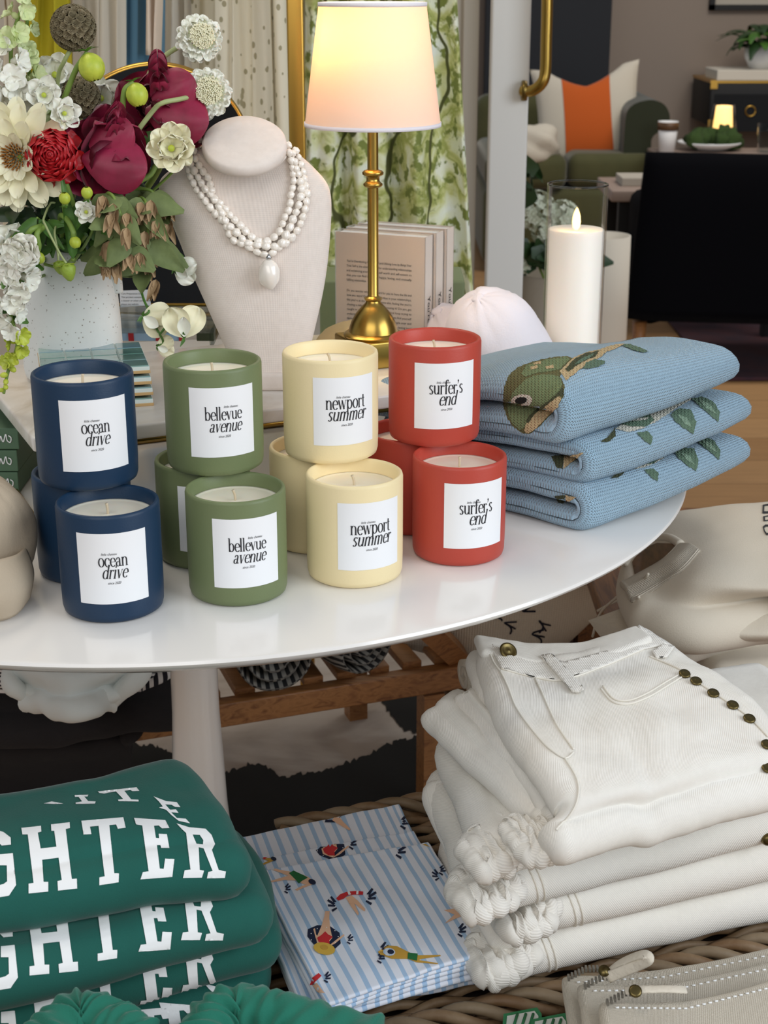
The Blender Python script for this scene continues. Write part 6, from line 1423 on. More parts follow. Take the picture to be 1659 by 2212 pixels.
# black armchair seen from behind
ch = thing('black_armchair', 'black upholstered armchair seen from behind at the right', 'armchair', (1.1, 4.6, 0))
cyb = 4.42; V = [W3(1398, 330, cyb+.10), W3(1800, 338, cyb+.10), W3(1800, 700, cyb), W3(1352, 688, cyb)]
c0, c1, c2, c3 = V; th_ = Vector((0, .11, .0)); n = 14
G_ = [[c0.lerp(c1, i/n).lerp(c3.lerp(c2, i/n), j/n) for i in range(n+1)] for j in range(n+1)]
def backshape():
    V = []; 
    for s_ in (0, 1):
        for j in range(n+1):
            for i in range(n+1):
                u, v = i/n, j/n; e = (1-(2*u-1)**8)*(1-(1-v)**10)
                V.append(G_[j][i]+Vector((0, (s_*.12)*(.25+.75*e)-(1-s_)*.03*e, -.012*(1-(2*u-1)**2)*0)))
    K = (n+1)**2; F = []
    for j in range(n):
        for i in range(n): a = j*(n+1)+i; F += [(a, a+n+1, a+n+2, a+1), (K+a, K+a+1, K+a+n+2, K+a+n+1)]
    for i in range(n):
        F += [(i, i+1, K+i+1, K+i), (n*(n+1)+i, K+n*(n+1)+i, K+n*(n+1)+i+1, n*(n+1)+i+1), (i*(n+1), K+i*(n+1), K+(i+1)*(n+1), (i+1)*(n+1)), (i*(n+1)+n, (i+1)*(n+1)+n, K+(i+1)*(n+1)+n, K+i*(n+1)+n)]
    return V, F
vv, ff = backshape(); mk('backrest', vv, ff, M['velvet_black'], ch)
xA, xB = c3.x, c2.x
MB().rbox(((xA+xB)/2, cyb+.27, .27), (xB-xA-.04, .30, .22), .04).obj('seat', M['velvet_black'], ch, sharp=50)
for x in (xA+.10, xB-.02): MB().rbox((x, cyb+.27, .33), (.09, .32, .38), .04).obj('arm', M['velvet_black'], ch, sharp=50)
for x, y in ((xA+.05, cyb+.05), (xB-.05, cyb+.05), (xA+.05, cyb+.38), (xB-.05, cyb+.38)): MB().tube([(x, y, 0), (x, y, .17)], [.014, .022], 10).obj('leg', M['wood'], ch)
# hydrangeas in a grey wicker basket, pale bin beside it
hb_ = P(1195, 725, 0); hb_ = Vector((Q(1190, 650, 3.45).x, 3.45, 0)); zt3 = Q(1190, 590, 3.45).z
t = thing('hydrangea_basket', 'grey wicker basket of white hydrangeas behind the open door', 'planter', hb_)
MB().lathe([(0, .0), (.062, .0), (.072, zt3*.5), (.078, zt3), (.072, zt3), (.066, zt3-.05), (0, zt3-.05)], hb_, 40).obj('basket', M['basket_grey'], t)
for (px, py, rr) in ((1158, 455, .042), (1215, 470, .036), (1130, 570, .02), (1180, 500, .03)):
    c = Q(px, py, 3.42); mb = MB()
    for i in range(120):
        a, b = R.uniform(0, 2*PI), math.acos(R.uniform(-.8, 1)); d = Vector((sin(b)*cos(a), sin(b)*sin(a), cos(b))); q = c+d*rr
        _, X, Y = frame(d)
        for k in range(4): w_ = X*cos(k*PI/2+a)+Y*sin(k*PI/2+a); mb.petal(q, w_+d*.3, d, .010, .010, .1, .2, nu=3, nv=3)
    mb.obj('flower_head', M['hydrangea'], t)
for i in range(34):
    px, py = R.choice([(1150, 395), (1160, 385), (1140, 540), (1165, 560), (1175, 530), (1150, 570), (1200, 560), (1230, 540), (1265, 545)]); c = Q(px+R.uniform(-12, 12), py+R.uniform(-10, 14), 3.42+R.uniform(-.05, .03))
    MB().petal(c, (R.uniform(-1, 1), R.uniform(-1, .2), R.uniform(-.6, .8)), (0, -1, .5), R.uniform(.04, .065), .04, .1, R.uniform(-.6, .6), nu=5, nv=6).obj('leaf', M['leaf_dark'], t)
for i in range(5): MB().tube([hb_+up*(zt3-.05), Q(1140+i*20, 520, 3.44)], .003, 6).obj('stem', M['stem'], t)
pb = Vector((Q(1296, 700, 4.0).x, 4.0, 0)); zt4 = Q(1296, 508, 4.0).z
t = thing('fabric_bin', 'pale fabric bin standing behind the glass candle', 'bin', pb)
MB().lathe([(0, 0), (.066, 0), (.074, .02), (.072, zt4*.6), (.070, zt4), (.066, zt4), (.064, .02), (0, .02)], pb, 36).obj('bin_body', M['cloth_cream'], t)
# things under the table on the slatted bench
def soft(name, label, cat, rows, th, m, seed, wr=.006, group=None, pname='cloth', ws=10):
    ctrl = [[P(*q) for q in r_] for r_ in rows]; t = thing(name, label, cat, ctrl[-1][1]-up*th, group); return t, patch_solid(pname, ctrl, th, m, t, 70, 60, wr, ws, seed)
soft('folded_sweatpants', 'black sweatpants folded on the slatted bench under the table, upper pair', 'sweatpants', [[(-120, 1400, .36), (120, 1390, .37), (390, 1385, .36)], [(-120, 1480, .35), (120, 1470, .36), (385, 1450, .35)], [(-120, 1530, .33), (120, 1535, .335), (375, 1505, .33)]], .045, M['dark_fleece'], 3, .008, 'black sweatpants under the table')
soft('folded_sweatpants', 'black sweatpants hanging over the edge of the slatted bench, lower pair', 'sweatpants', [[(-120, 1480, .30), (120, 1480, .30), (290, 1480, .30)], [(-120, 1575, .275), (120, 1570, .285), (285, 1560, .285)], [(-120, 1650, .20), (100, 1640, .205), (280, 1632, .21)], [(-120, 1720, .15), (60, 1700, .155), (282, 1688, .165)]], .03, M['dark_fleece'], 7, .008, 'black sweatpants under the table')
soft('striped_shirt', 'navy and white striped shirt lying under the white tee beneath the table', 'shirt', [[(-120, 1370, .415), (150, 1365, .42), (375, 1370, .40)], [(-120, 1440, .40), (150, 1440, .41), (372, 1432, .385)], [(-120, 1470, .375), (150, 1475, .38), (300, 1468, .37)]], .016, M['tee_stripe'], 5, .004)
soft('white_tee', 'crumpled white tee lying on the striped shirt under the table', 'shirt', [[(35, 1370, .44), (150, 1370, .45), (275, 1370, .44)], [(20, 1440, .43), (150, 1440, .445), (290, 1440, .43)], [(60, 1490, .40), (150, 1505, .415), (240, 1492, .40)]], .03, M['tee_white'], 2, .010, ws=16)
# cushions in a dark basket on the floor, seen under the table edge
cushion('print_cushion', 'cream cushion printed with dark leaf outlines below the table edge', P(1118, 1352, .30)+Vector((0, .06, 0)), .26, .26, .11, M['linen_white'], .25, -.5, roll=.5)
cushion('pink_cushion', 'blush pink cushion leaning upright below the table edge', P(1222, 1320, .30)+Vector((0, .10, 0)), .17, .26, .10, M['pink_cloth'], -.1, -.35, roll=.25)
bvp = bvh_of(bpy.data.objects['print_cushion'].children[0])
for (cx_, cy_2, rot) in ((1090, 1345, .5), (1130, 1320, -.6), (1150, 1370, .2), (1100, 1395, 1.2), (1165, 1340, 1.0), (1060, 1330, -.2)):
    for s_ in (-1, 0, 1):
        a = rot+s_*.6; pts = [(cx_+26*f*cos(a)+8*sin(PI*f)*s_, cy_2+26*f*sin(a)) for f in [i/8 for i in range(9)]]
        pp = [hit(bvp, x, y, .001) for x, y in pts]; pp = [q for q in pp if q]
        if len(pp) > 3: MB().tube(pp, .0013, 5).obj('leaf_outline', M['navy_print'], bpy.data.objects['print_cushion'])
bc_ = P(1150, 1400, .12); bc_.y = 2.02
t = thing('floor_basket', 'dark wicker basket on the floor holding the cushions', 'basket', (bc_.x, bc_.y, 0))
for j in range(14): 
    z = .02+j*.014; r1_ = .13+.004*j*.5; MB().tube([(bc_.x+r1_*cos(a), bc_.y+r1_*sin(a)*.8, z+.003*sin(a*12+j*PI)) for a in [2*PI*i/72 for i in range(73)]], .0075, 6).obj('woven_strand', M['wicker'], t)
MB().lathe([(0, 0), (.13, 0), (.13, .01), (0, .01)], (bc_.x, bc_.y, 0), 30, sy=.8).obj('base', M['wicker_dark'], t)
# ================================================================== FLOWERS IN THE VASE
VM = Vector((vx, vy, VZ(545)))
FC = Vector((0, -1, .18)).normalized()
def fl(name, label, px, py, d, group=None, cat='flower'):
    c = Q(px, py, d); t = thing(name, label, cat, c, group); return t, c
def stem_to(t, pts, r_=.0022, m='stem', end=None):
    """a stem from the bloom down into the vase mouth"""
    e = end if end is not None else VM+Vector((R.uniform(-.022, .022), R.uniform(-.015, .015), -.02))
    P_ = [tuple(p) for p in pts]+[tuple(e)]
    return MB().tube(smooth_path(P_, 24), r_, 8).obj('stem', M[m], t)
def petals(t, name, c, f, r_, n, L, Wd, mtl, elev, cup=.3, curl=.4, ruffle=.1, tip=.6, ph=0, seed=0, notch=0, jit=.12, one=False, nu=7, nv=8):
    f = Vector(f).normalized(); _, X, Y = frame(f, Vector((0, 0, 1))); mb = MB()
    for k in range(n):
        a = 2*PI*k/n+ph+R.uniform(-jit, jit); w = X*cos(a)+Y*sin(a); e = elev+R.uniform(-jit, jit)*.5; q = mb if one else MB()
        q.petal(c+w*r_, w*cos(e)+f*sin(e), f*cos(e)-w*sin(e), L*R.uniform(.9, 1.08), Wd*R.uniform(.9, 1.1), cup, curl, ruffle, tip, nu, nv, notch=notch, seed=seed+k, rnd=True)
        if not one: q.obj(name, M[mtl], t)
    if one: mb.obj(name, M[mtl], t, kind='stuff' if n > 20 else None)
# cream dahlia
t, c = fl('dahlia', 'large cream dahlia with amber centre at the left, beside the red ranunculus', 40, 338, 1.385)
f = Vector((-.12, -1, .1))
for i, (n, r_, L, Wd, el) in enumerate(((14, .012, .040, .019, -.12), (13, .010, .038, .018, .12), (12, .008, .032, .016, .4), (10, .006, .024, .013, .75))):
    petals(t, 'petal', c+f.normalized()*.002*i, f, r_, n, L, Wd, 'petal_cream', el, .35, .12, .12, .75, i*.35, i*10, notch=.12)
mb = MB()
for k in range(60):
    a = k*2.4; rr = .0105*math.sqrt(k/60); _, X, Y = frame(f.normalized()); q = c+f.normalized()*.010+(X*cos(a)+Y*sin(a))*rr; mb.tube([q, q+f.normalized()*R.uniform(.003, .007)+(X*cos(a)+Y*sin(a))*.002], .0007, 5)
mb.obj('stamens', M['amber'], t, kind='stuff'); stem_to(t, [c-f*.004, c+Vector((.01, .04, -.05))], .003)
# red ranunculus
t, c = fl('ranunculus', 'bright red ranunculus with tight round petals in front of the dark peony', 112, 336, 1.37)
f = Vector((.05, -1, .18)).normalized(); _, X, Y = frame(f)
for i in range(9):
    r0_ = .0245*(1-i/9.5)+.0015; n = 9 if i < 5 else 6; h = .002+.0165*(i/9)**.7
    for k in range(n):
        a = 2*PI*k/n+i*.55; w = X*cos(a)+Y*sin(a); e = .55+.10*i; b = c+w*r0_*.62-f*(.014-h)
        MB().petal(b, w*cos(e)+f*sin(e), w*sin(e)*-1+f*cos(e), .017-.0006*i, max(.007, r0_*1.5), .7, 1.1, .12, .55, 7, 7, seed=i*9+k, rnd=True).obj('petal', M['red'], t)
MB().ball(c+f*.004, (.0045, .0045, .0045), 12, 8).obj('centre', M['leaf_dark'], t)
petals(t, 'sepal', c-f*.012, f, .01, 7, .019, .018, 'red', -.2, .4, -.5, .2); stem_to(t, [c-f*.01, c+Vector((.01, .03, -.05))], .003)
# burgundy peonies
def peony(label, px, py, d, R_, f, seed):
    t, c = fl('peony', label, px, py, d); f = Vector(f).normalized(); _, X, Y = frame(f)
    for i, (n, L, Wd, el, cr, mt) in enumerate(((6, 1.0, 1.05, -.15, .7, 'burgundy'), (6, .95, 1.0, .25, .9, 'burgundy'), (6, .85, .85, .65, 1.0, 'burgundy_dark'), (8, .72, .6, .95, .7, 'burgundy'), (9, .6, .42, 1.15, .4, 'burgundy'))):
        petals(t, 'petal', c-f*R_*.25, f, R_*.10, n, L*R_, Wd*R_, mt, el, .45, cr*.8, .16 if i < 3 else .35, .6, i*.5+seed, seed*7+i*10, notch=.0 if i < 3 else .25, nu=9, nv=10)
    petals(t, 'inner_petals', c-f*R_*.1, f, R_*.15, 36, R_*.62, R_*.2, 'burgundy', 1.15, .5, .2, .4, .8, 0, 3, notch=.3, one=True, jit=.3, nu=5, nv=6)
    for k in range(12):
        a = PI*(.15+.7*k/11); w = X*cos(a)*1+Vector((0, 0, 1))*sin(a); MB().petal(c+w*R_*.35+f*R_*.1, w+f*.35, f, R_*.85, R_*.42, .5, .5, .5, .6, 9, 9, notch=.3, seed=seed*5+k, rnd=True).obj('ruffled_petal', M['burgundy'], t)
    stem_to(t, [c-f*R_*.3, c+Vector((-.01, .03, -.06))], .0035)
peony('large burgundy peony beside the red ranunculus', 232, 338, 1.41, .045, (.55, -.8, -.25), 1)
peony('burgundy peony higher up, behind the small yellow-green bud', 345, 240, 1.46, .043, (.15, -.85, .35), 5)
for (px, py, ry, rz, d) in ((240, 350, .029, .020, 1.385), (375, 248, .020, .017, 1.43)):
    tt = [o for o in bpy.data.objects if o.name.startswith('peony')][0 if px == 240 else 1]; q = Q(px, py, d)
    MB().petal(q+Vector((-.026, 0, .004)), (1, -.25, -.12), (.1, -1, .3), .060, .050, -.35, -.5, .06, .6, 11, 12, rnd=True).obj('outer_petal', M['burgundy'], tt)
    MB().petal(q+Vector((-.02, .006, .012)), (.8, -.2, .45), (-.2, -1, .2), .045, .040, -.3, -.5, .1, .6, 11, 12, rnd=True).obj('outer_petal', M['burgundy'], tt)
# scabiosas
def scabiosa(label, px, py, d, R_, f, path):
    t, c = fl('scabiosa', label, px, py, d, 'white scabiosas'); f = Vector(f).normalized(); _, X, Y = frame(f)
    for i, (n, L, el, r_) in enumerate(((16, .50, -.35, .45), (16, .48, .0, .42), (14, .40, .35, .36), (12, .3, .7, .3))):
        petals(t, 'petal', c-f*R_*.15+f*R_*.10*i, f, R_*r_, n, R_*L, R_*.34, 'petal_white', el, .3, .5, .6, .55, i*.3, i*20+px, notch=.22)
    mb = MB()
    for k in range(230):
        a = k*2.39996; rr = R_*.52*math.sqrt(k/230); w = X*cos(a)+Y*sin(a); b = c+f*R_*.22+w*rr*.8; h = R_*.32*(1-.5*(rr/R_)); e = b+(f+w*.4*rr/R_*1.5).normalized()*h*R.uniform(.7, 1.1)
        mb.tube([b, (b+e)/2+w*.0006, e], .00042, 4, cap=False).ball(e, .0009, 5, 4)
    mb.obj('stamens', M['petal_cream'], t, kind='stuff'); MB().ball(c+f*R_*.05, (R_*.5, R_*.3, R_*.5), 16, 10).obj('heart', M['petal_green'], t)
    MB().tube(smooth_path([tuple(c-f*R_*.2)]+[tuple(Q(*p)) for p in path]+[tuple(VM)], 30), .0023, 8).obj('stem', M['stem_pale'], t)
scabiosa('white scabiosa bloom topmost of the bouquet', 432, 82, 1.47, .0245, (.35, -1, .25), [(385, 102, 1.475), (345, 130, 1.475), (322, 160, 1.47), (300, 230, 1.47), (270, 320, 1.47)])
scabiosa('white scabiosa bloom just above the linen bust', 447, 199, 1.45, .0262, (.25, -1, .2), [(390, 214, 1.43), (352, 222, 1.42), (330, 240, 1.42), (275, 315, 1.42), (225, 400, 1.44)])
# scabiosa seed pods
def pod(label, px, py, d, R_, path):
    t, c = fl('seed_pod', label, px, py, d, 'brown seed pods'); MB().ball(c, R_*.86, 20, 14, None, .15).obj('core', M['pod'], t); mb = MB()
    for k in range(110):
        z = 1-2*(k+.5)/110; a = k*2.39996; s_ = math.sqrt(1-z*z); w = Vector((s_*cos(a), s_*sin(a), z)); b = c+w*R_*.80; _, X, Y = frame(w)
        if w.y > .55: continue
        n = 10; V = [b]+[b+w*R_*.20+(X*cos(2*PI*i/n)+Y*sin(2*PI*i/n))*R_*.20*(1+.1*(i % 2)) for i in range(n)]; mb.add(V, [(0, 1+i, 1+(i+1) % n) for i in range(n)])
        for i in range(5): mb.tube([b+w*R_*.05, b+w*R_*.22+(X*cos(2*PI*i/5)+Y*sin(2*PI*i/5))*R_*.12], .0004, 4, cap=False)
    mb.obj('papery_cups', M['pod'], t, kind='stuff'); MB().tube(smooth_path([tuple(c-up*R_*.7)]+[tuple(Q(*p)) for p in path]+[tuple(VM)], 24), .002, 8).obj('stem', M['stem_pale'], t)
pod('round brown papery seed pod standing highest at the left', 158, 60, 1.44, .0205, [(140, 130, 1.44), (125, 180, 1.45), (140, 320, 1.46)])
pod('round brown papery seed pod lower down behind the white sweet peas', 174, 210, 1.46, .0185, [(172, 280, 1.46), (165, 380, 1.46)])
# green buds
def bud(label, px, py, d, R_, path, hang=True, m='bud', cat='flower bud'):
    t, c = fl('flower_bud', label, px, py, d, None, cat); ax = Vector((.25, -.1, -1)) if hang else Vector((0, -.2, 1)); ax.normalize(); _, X, Y = frame(ax)
    for k in range(8):
        a = 2*PI*k/8; w = X*cos(a)+Y*sin(a); MB().petal(c-ax*R_*.95, w+ax*.12, ax-w*.12, R_*2.75, R_*1.2, .35, 2.55, .06, .55, 7, 12, seed=k, rnd=True).obj('petal', M[m], t)
    MB().ball(c-ax*R_*.05, (R_*.80, R_*.80, R_*.85), 16, 10, (X, Y, ax)).obj('core', M[m], t)
    for k in range(4):
        a = 2*PI*k/4+.4; w = X*cos(a)+Y*sin(a); MB().petal(c-ax*R_*1.0, w-ax*.5, -ax, R_*1.1, R_*.4, .3, -.6, .1).obj('sepal', M['leaf'], t)
    MB().tube(smooth_path([tuple(c-ax*R_*.9)]+[tuple(Q(*p)) for p in path], 24), .0026, 8).obj('stem', M['stem'], t); return t
bud('yellow green dahlia bud hanging near the tall brown seed pod', 197, 142, 1.41, .0125, [(176, 132, 1.41), (162, 155, 1.415), (140, 210, 1.42), (122, 260, 1.43), (125, 400, 1.45), (145, 560, 1.47)])
bud('yellow green dahlia bud in front of the upper burgundy peony', 295, 202, 1.40, .0105, [(280, 184, 1.40), (268, 200, 1.40), (262, 260, 1.405), (240, 360, 1.43), (180, 560, 1.47)])
bud('small pale bud on a curved stem left of the linen bust', 340, 340, 1.42, .006, [(336, 358, 1.42), (322, 380, 1.415), (280, 400, 1.41), (240, 408, 1.41), (205, 430, 1.42), (185, 480, 1.44), (165, 560, 1.47)], False, 'petal_green')
# white blooms: lisianthus, sweet pea and small bells
def ruffled(name, label, px, py, d, R_, f, mt='petal_white', n=6, cupf=.5, group='white filler blooms', stem=True, layers=2, cen=True):
    t, c = fl(name, label, px, py, d, group); f = Vector(f).normalized()
    for i in range(layers): petals(t, 'petal', c-f*R_*.3, f, R_*.08, n, R_*(1.05-.25*i), R_*.85, mt, .25+.45*i, cupf, .45, .35, .6, i*.5+px, px+i*9, nu=9, nv=9)
    if cen: MB().ball(c-f*R_*.05, R_*.14, 10, 8).obj('centre', M['bud'], t)
    for k in range(4): MB().petal(c-f*R_*.3, Vector((R.uniform(-.6, .6), .4, -1)), -f, R_*.6, R_*.22, .2, .5).obj('sepal', M['leaf'], t)
    if stem: stem_to(t, [c-f*R_*.3, c-f*R_*.5+Vector((0, .02, -.02))], .0015, 'stem')
    return t
for args in (
 ('white_bloom', 'small white bloom above the cream dahlia, furthest left', 52, 292-80, 1.43, .020, (-.2, -1, .2)),
 ('white_bloom', 'pale white bloom by the brown pod, left of the upper green bud', 118, 160, 1.46, .021, (.2, -1, .5)),
 ('white_bloom', 'white bell bloom above the cream dahlia, left of the lower brown pod', 95, 205, 1.41, .017, (.3, -1, .2)),
 ('white_bloom', 'open white bloom with long stamens just above the red ranunculus', 140, 245, 1.385, .015, (.5, -.8, .1)),
 ('white_bloom', 'white ruffled petals showing behind the lower brown pod', 218, 212, 1.475, .022, (.2, -1, .2)),
 ('white_bloom', 'broad white petals between the two burgundy peonies', 243, 240, 1.49, .022, (.1, -1, .1)),
 ('lisianthus', 'cream crumpled lisianthus beside the necklace at the bust', 370, 320, 1.40, .023, (.1, -1, .2), 'petal_cream', 8),
 ('white_bloom', 'white star bloom with green heart in the foliage under the peony', 186, 458, 1.36, .0115, (.1, -1, .2)),
 ('white_bloom', 'white trumpet bloom at the left edge above the vase', 28, 515, 1.37, .016, (.4, -1, .1)),
 ('white_bloom', 'white bloom half hidden in leaves at the vase mouth', 70, 565, 1.375, .012, (.2, -1, -.3))):
    ruffled(*args)
def sweetpea(label, px, py, d, R_, path, rot=0, m='petal_cream'):
    t, c = fl('sweet_pea', label, px, py, d, 'white sweet peas'); f = Vector((.1, -1, .1)).normalized(); _, X, Y = frame(f)
    w = (X*cos(rot)+Y*sin(rot))
    for s_ in (-1, 1): MB().petal(c-w*R_*.55, w+(Y*cos(rot)-X*sin(rot))*.45*s_, f, R_*1.75, R_*1.45, .15, .25*s_, .35, .5, 11, 11, seed=px+s_, rnd=True).obj('banner_petal', M[m], t)
    MB().petal(c-w*R_*.5-f*-.003, w*.8-up*.3, f, R_*1.1, R_*.7, .8, .5, .2, .6, 9, 9, seed=px, rnd=True).obj('keel_petal', M['petal_white'], t)
    for k in range(3): MB().petal(c-w*R_*.6+f*.001, Vector((R.uniform(-.6, .6), -.3, R.uniform(-1, .8))), f, R_*.5, R_*.18, .2, .4).obj('sepal', M['leaf'], t)
    MB().tube(smooth_path([tuple(c-w*R_*.55)]+[tuple(Q(*p)) for p in path], 20), .0011, 6).obj('stem', M['leaf'], t)
sweetpea('white sweet pea hanging against the black mirror back', 393, 584, 1.43, .0125, [(398, 562, 1.43), (380, 540, 1.44), (330, 500, 1.46), (250, 470, 1.47)], -PI/2-.2, 'petal_white')
sweetpea('broad ivory sweet pea hanging lowest, above the green candle', 398, 706, 1.35, .0175, [(362, 706, 1.352), (345, 720, 1.352), (330, 690, 1.36), (306, 635, 1.38), (292, 560, 1.42), (270, 500, 1.45)], 0)
sweetpea('ivory sweet pea hanging in front of the red striped box', 328, 688, 1.355, .0150, [(322, 672, 1.355), (312, 650, 1.365), (300, 610, 1.39)], -PI/2-.3)
sweetpea('small ivory sweet pea touching the rim behind the upper green candle', 352, 748, 1.36, .0095, [(352, 738, 1.36), (345, 722, 1.353)], -PI/2)
# snapdragons
def snap(label, path, d, n, R_, m1, m2):
    pts = [Q(x, y, d) for x, y in path]; t = thing('snapdragon', label, 'flower', pts[len(pts)//2], 'snapdragon spikes'); sp = [Vector(q) for q in smooth_path([tuple(p) for p in pts], 60)]
    MB().tube(sp, [.0026-.0012*i/59 for i in range(60)], 8).obj('stem', M['stem'], t)
    for i in range(n):
        f_ = (i+.5)/n; b = sp[int(f_*59)]; dr = (sp[min(59, int(f_*59)+1)]-sp[max(0, int(f_*59)-1)]).normalized(); s_ = R_*(1.05-.72*f_); a = i*2.4
        w = Vector((cos(a), -abs(sin(a))*.9-.15, 0)); w = (w-dr*w.dot(dr)).normalized(); c = b+w*s_*.65; q = (w+dr*.25).normalized()
        mt = M[m1 if f_ < .62 else m2]; mb = MB(); _, X, Y = frame(q, dr)
        if f_ < .8:
            for k in range(5): a2 = 2*PI*k/5+.3; ww = X*cos(a2)+Y*sin(a2); mb.petal(c, ww*.75+q*.65, q-ww*.4, s_*1.15, s_*1.05, .3, -.5, .4, .55, 7, 7, seed=i*5+k, rnd=True)
            mb.ball(b+w*s_*.35, (s_*.30, s_*.30, s_*.42), 10, 7, (X, Y, q))
        else: mb.ball(b+w*s_*.5, (s_*.42, s_*.42, s_*.6), 10, 7, (X, Y, q))
        mb.obj('floret', mt, t)
        MB().petal(b, w-dr*.7, dr, s_*.7, s_*.3, .2, -.4).obj('calyx', M['leaf'], t)
snap('white snapdragon spike rising out of the top left corner', [(30, 420), (38, 300), (30, 200), (25, 90), (60, -20), (75, -120)], 1.42, 25, .0175, 'petal_white', 'petal_green')
snap('pale green snapdragon spike beside the tallest one at the top left', [(60, 330), (75, 240), (62, 150), (58, 60), (70, -60)], 1.44, 18, .015, 'petal_green', 'petal_green')
snap('white snapdragon spike hanging down at the left over the marble', [(70, 540), (35, 545), (42, 600), (22, 670), (38, 740), (18, 800), (8, 850)], 1.34, 26, .0150, 'petal_white', 'bud')
# strawberries and small green buds
def berry(label, px, py, d, R_, path):
    t, c = fl('strawberry', label, px, py, d, 'unripe strawberries', 'berry'); ax = Vector((.2, -.1, -1)).normalized(); _, X, Y = frame(ax)
    MB().lathe([(0, -R_*.5), (R_*.6, -R_*.4), (R_*.8, 0), (R_*.62, R_*.6), (R_*.3, R_*1.1), (0, R_*1.25)], c, 16, ax).obj('fruit', M['berry'], t)
    for k in range(7): a = 2*PI*k/7; w = X*cos(a)+Y*sin(a); MB().petal(c-ax*R_*.5, w+ax*.4, -ax, R_*1.2, R_*.45, .2, .5).obj('sepal', M['bud'], t)
    MB().tube(smooth_path([tuple(c-ax*R_*.5)]+[tuple(Q(*p)) for p in path], 20), .0011, 6).obj('stem', M['stem_pale'], t)
berry('large unripe strawberry hanging over the vase front', 146, 580, 1.35, .0095, [(128, 545, 1.355), (100, 490, 1.36), (95, 470, 1.37), (120, 440, 1.40), (160, 560, 1.46)])
berry('unripe strawberry hanging just left of the largest one on the vase front', 128, 572, 1.358, .0075, [(125, 545, 1.36), (118, 500, 1.37), (130, 470, 1.40)])
for i, (px, py, path) in enumerate((((162), 522, [(158, 500, 1.36), (145, 475, 1.37), (130, 470, 1.39), (140, 540, 1.46)]), (84, 556, [(84, 530, 1.36), (80, 505, 1.36), (95, 490, 1.37)]), (62, 520, [(70, 495, 1.36), (90, 488, 1.37)]), (140, 430, [(140, 450, 1.38), (150, 520, 1.45)]), (188, 418, [(186, 440, 1.38), (175, 520, 1.45)]))):
    bud(['small green bud dangling at the right of the vase rim', 'small green bud dangling over the left of the vase front', 'small green bud above the left shoulder of the vase', 'small green bud standing below the red ranunculus', 'pale green bud standing right of the other one below the ranunculus'][i], px, py, 1.36, .0055, path, i < 3, 'bud')
# foliage: every leafy sprig is a thing with its own leaves
def sprig(label, pts, n, L, Wd, m, droop=.3, group='leafy sprigs', dead=0, name='leafy_sprig'):
    P_ = [Q(*p) for p in pts]; sp = [Vector(q) for q in smooth_path([tuple(VM+Vector((R.uniform(-.02, .02), 0, -.01)))]+[tuple(p) for p in P_], 40)]
    t = thing(name, label, 'foliage', P_[-1], group); MB().tube(sp, [.0022-.0012*i/39 for i in range(40)], 6).obj('stem', M['stem'], t)
    for k in range(n):
        f_ = .25+.75*(k+1)/n; b = sp[min(39, int(f_*39))]; a = k*2.4+R.uniform(-.4, .4); d = Vector((cos(a), sin(a)*.6-.35, R.uniform(-.8, .5)-droop))
        MB().petal(b, d, Vector((R.uniform(-.4, .4), -1, .5)), L*R.uniform(.7, 1.15), Wd*R.uniform(.8, 1.2), R.choice((.35, -.3)), R.uniform(-.9, .7), .12, .55, 7, 9, seed=k).obj('leaf', M[m], t)
    for k in range(dead):
        b = sp[39-k*3 if 39-k*3 > 10 else 20]+Vector((R.uniform(-.012, .012), R.uniform(-.012, .0), R.uniform(-.01, .01)))
        mb = MB()
        for i in range(6): mb.petal(b, Vector((R.uniform(-.5, .5), R.uniform(-.5, .1), -1)), (0, -1, 0), R.uniform(.012, .022), .007, .8, R.uniform(-.6, .6), .5, .6, 5, 6, seed=k*6+i)
        mb.obj('dried_bloom', M['dead'], t)
sprig('dark leafy sprig under the cream dahlia', [(70, 480, 1.42), (30, 450, 1.40)], 12, .030, .016, 'leaf_dark')
sprig('dark leafy sprig under the red ranunculus', [(120, 460, 1.42), (110, 420, 1.40)], 12, .030, .015, 'leaf_dark')
sprig('dark leafy sprig behind the open white star bloom', [(200, 480, 1.44), (210, 420, 1.44)], 12, .032, .016, 'leaf_dark')
sprig('mid green sprig with narrow leaves over the vase mouth', [(110, 500, 1.40), (80, 470, 1.37)], 10, .034, .010, 'leaf')
sprig('mid green sprig with narrow leaves right of the vase mouth', [(190, 500, 1.41), (175, 440, 1.38)], 10, .034, .009, 'leaf')
sprig('green sprig drooping over the left rim of the vase', [(60, 540, 1.39), (20, 520, 1.37), (5, 560, 1.36)], 11, .030, .014, 'leaf')
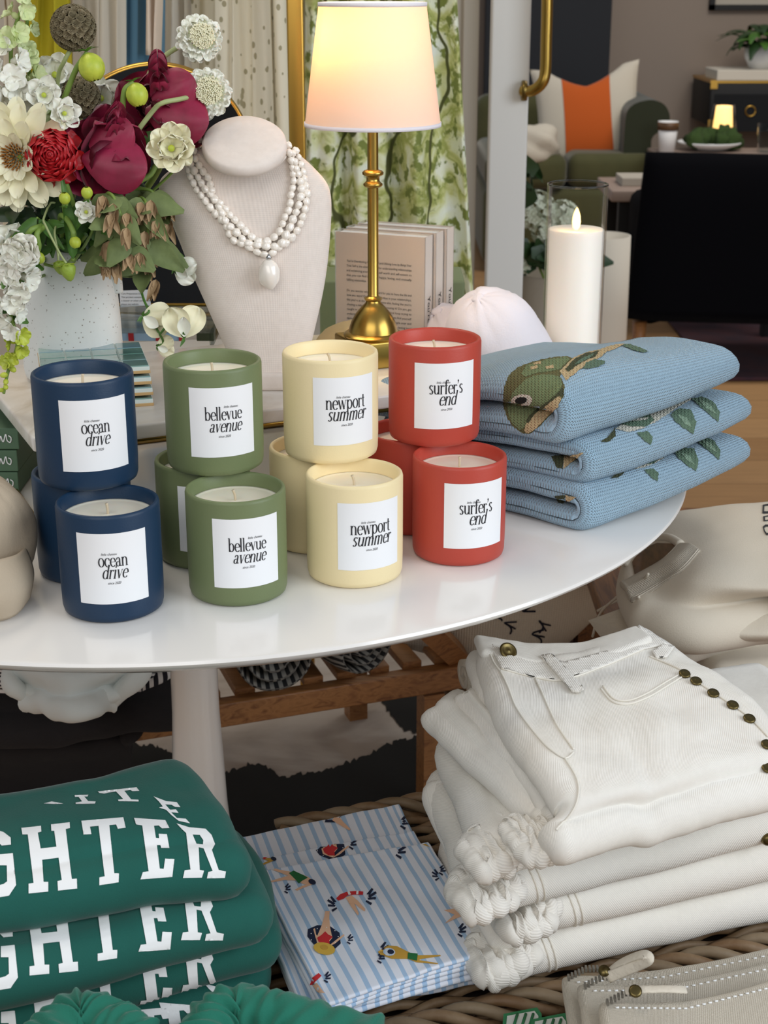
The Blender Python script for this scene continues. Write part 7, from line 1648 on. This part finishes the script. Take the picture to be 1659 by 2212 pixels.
sprig('dull green wilted sprig with dried blooms, hanging nearest the vase handle', [(230, 470, 1.41), (250, 440, 1.39), (250, 520, 1.385), (235, 560, 1.385)], 10, .036, .022, 'leaf_dull', .6, 'wilted sprigs', 7, 'wilted_sprig')
sprig('dull green wilted sprig with dried blooms in front of the black mirror back', [(270, 450, 1.42), (310, 430, 1.40), (320, 490, 1.39), (310, 580, 1.39)], 11, .038, .020, 'leaf_dull', .6, 'wilted sprigs', 8, 'wilted_sprig')
sprig('dull green wilted sprig touching the shoulder of the linen bust', [(260, 430, 1.44), (320, 410, 1.43), (345, 450, 1.43), (340, 520, 1.42)], 9, .034, .018, 'leaf_dull', .5, 'wilted sprigs', 5, 'wilted_sprig')
sprig('dull green wilted sprig with dried blooms below the big peony', [(215, 440, 1.40), (240, 420, 1.37), (262, 470, 1.365), (275, 540, 1.37)], 9, .034, .022, 'leaf_dull', .6, 'wilted sprigs', 7, 'wilted_sprig')
sprig('dark sprig filling behind the big burgundy peony', [(230, 420, 1.48), (270, 350, 1.49)], 12, .034, .018, 'leaf_dark')
sprig('dark sprig filling behind the white snapdragon', [(60, 420, 1.47), (40, 260, 1.48)], 12, .032, .016, 'leaf_dark')
sprig('dark sprig filling behind the brown seed pods', [(130, 380, 1.48), (150, 300, 1.49)], 12, .032, .016, 'leaf_dark')
sprig('green leafy sprig at the left edge over the hanging snapdragon', [(40, 560, 1.36), (20, 600, 1.35), (25, 680, 1.345)], 9, .024, .012, 'leaf')
t = thing('broad_leaf', 'broad green leaf reaching right towards the linen bust', 'foliage', Q(300, 330, 1.42), 'leafy sprigs')
MB().petal(Q(272, 330, 1.43), Vector((.055, 0, .030)), (0, -.7, .7), .050, .018, .5, -.3, .05, .55, 9, 12).obj('leaf', M['leaf'], t); stem_to(t, [Q(272, 330, 1.43), Q(240, 400, 1.44)])
t = thing('long_leaf', 'long narrow green leaf standing below the red ranunculus', 'foliage', Q(155, 470, 1.36), 'leafy sprigs')
MB().petal(Q(158, 560, 1.375), Vector((.0, -.01, .08)), (.5, -1, 0), .078, .011, .5, -.35, .05, .55, 7, 16).obj('leaf', M['leaf'], t); stem_to(t, [Q(158, 560, 1.375)])
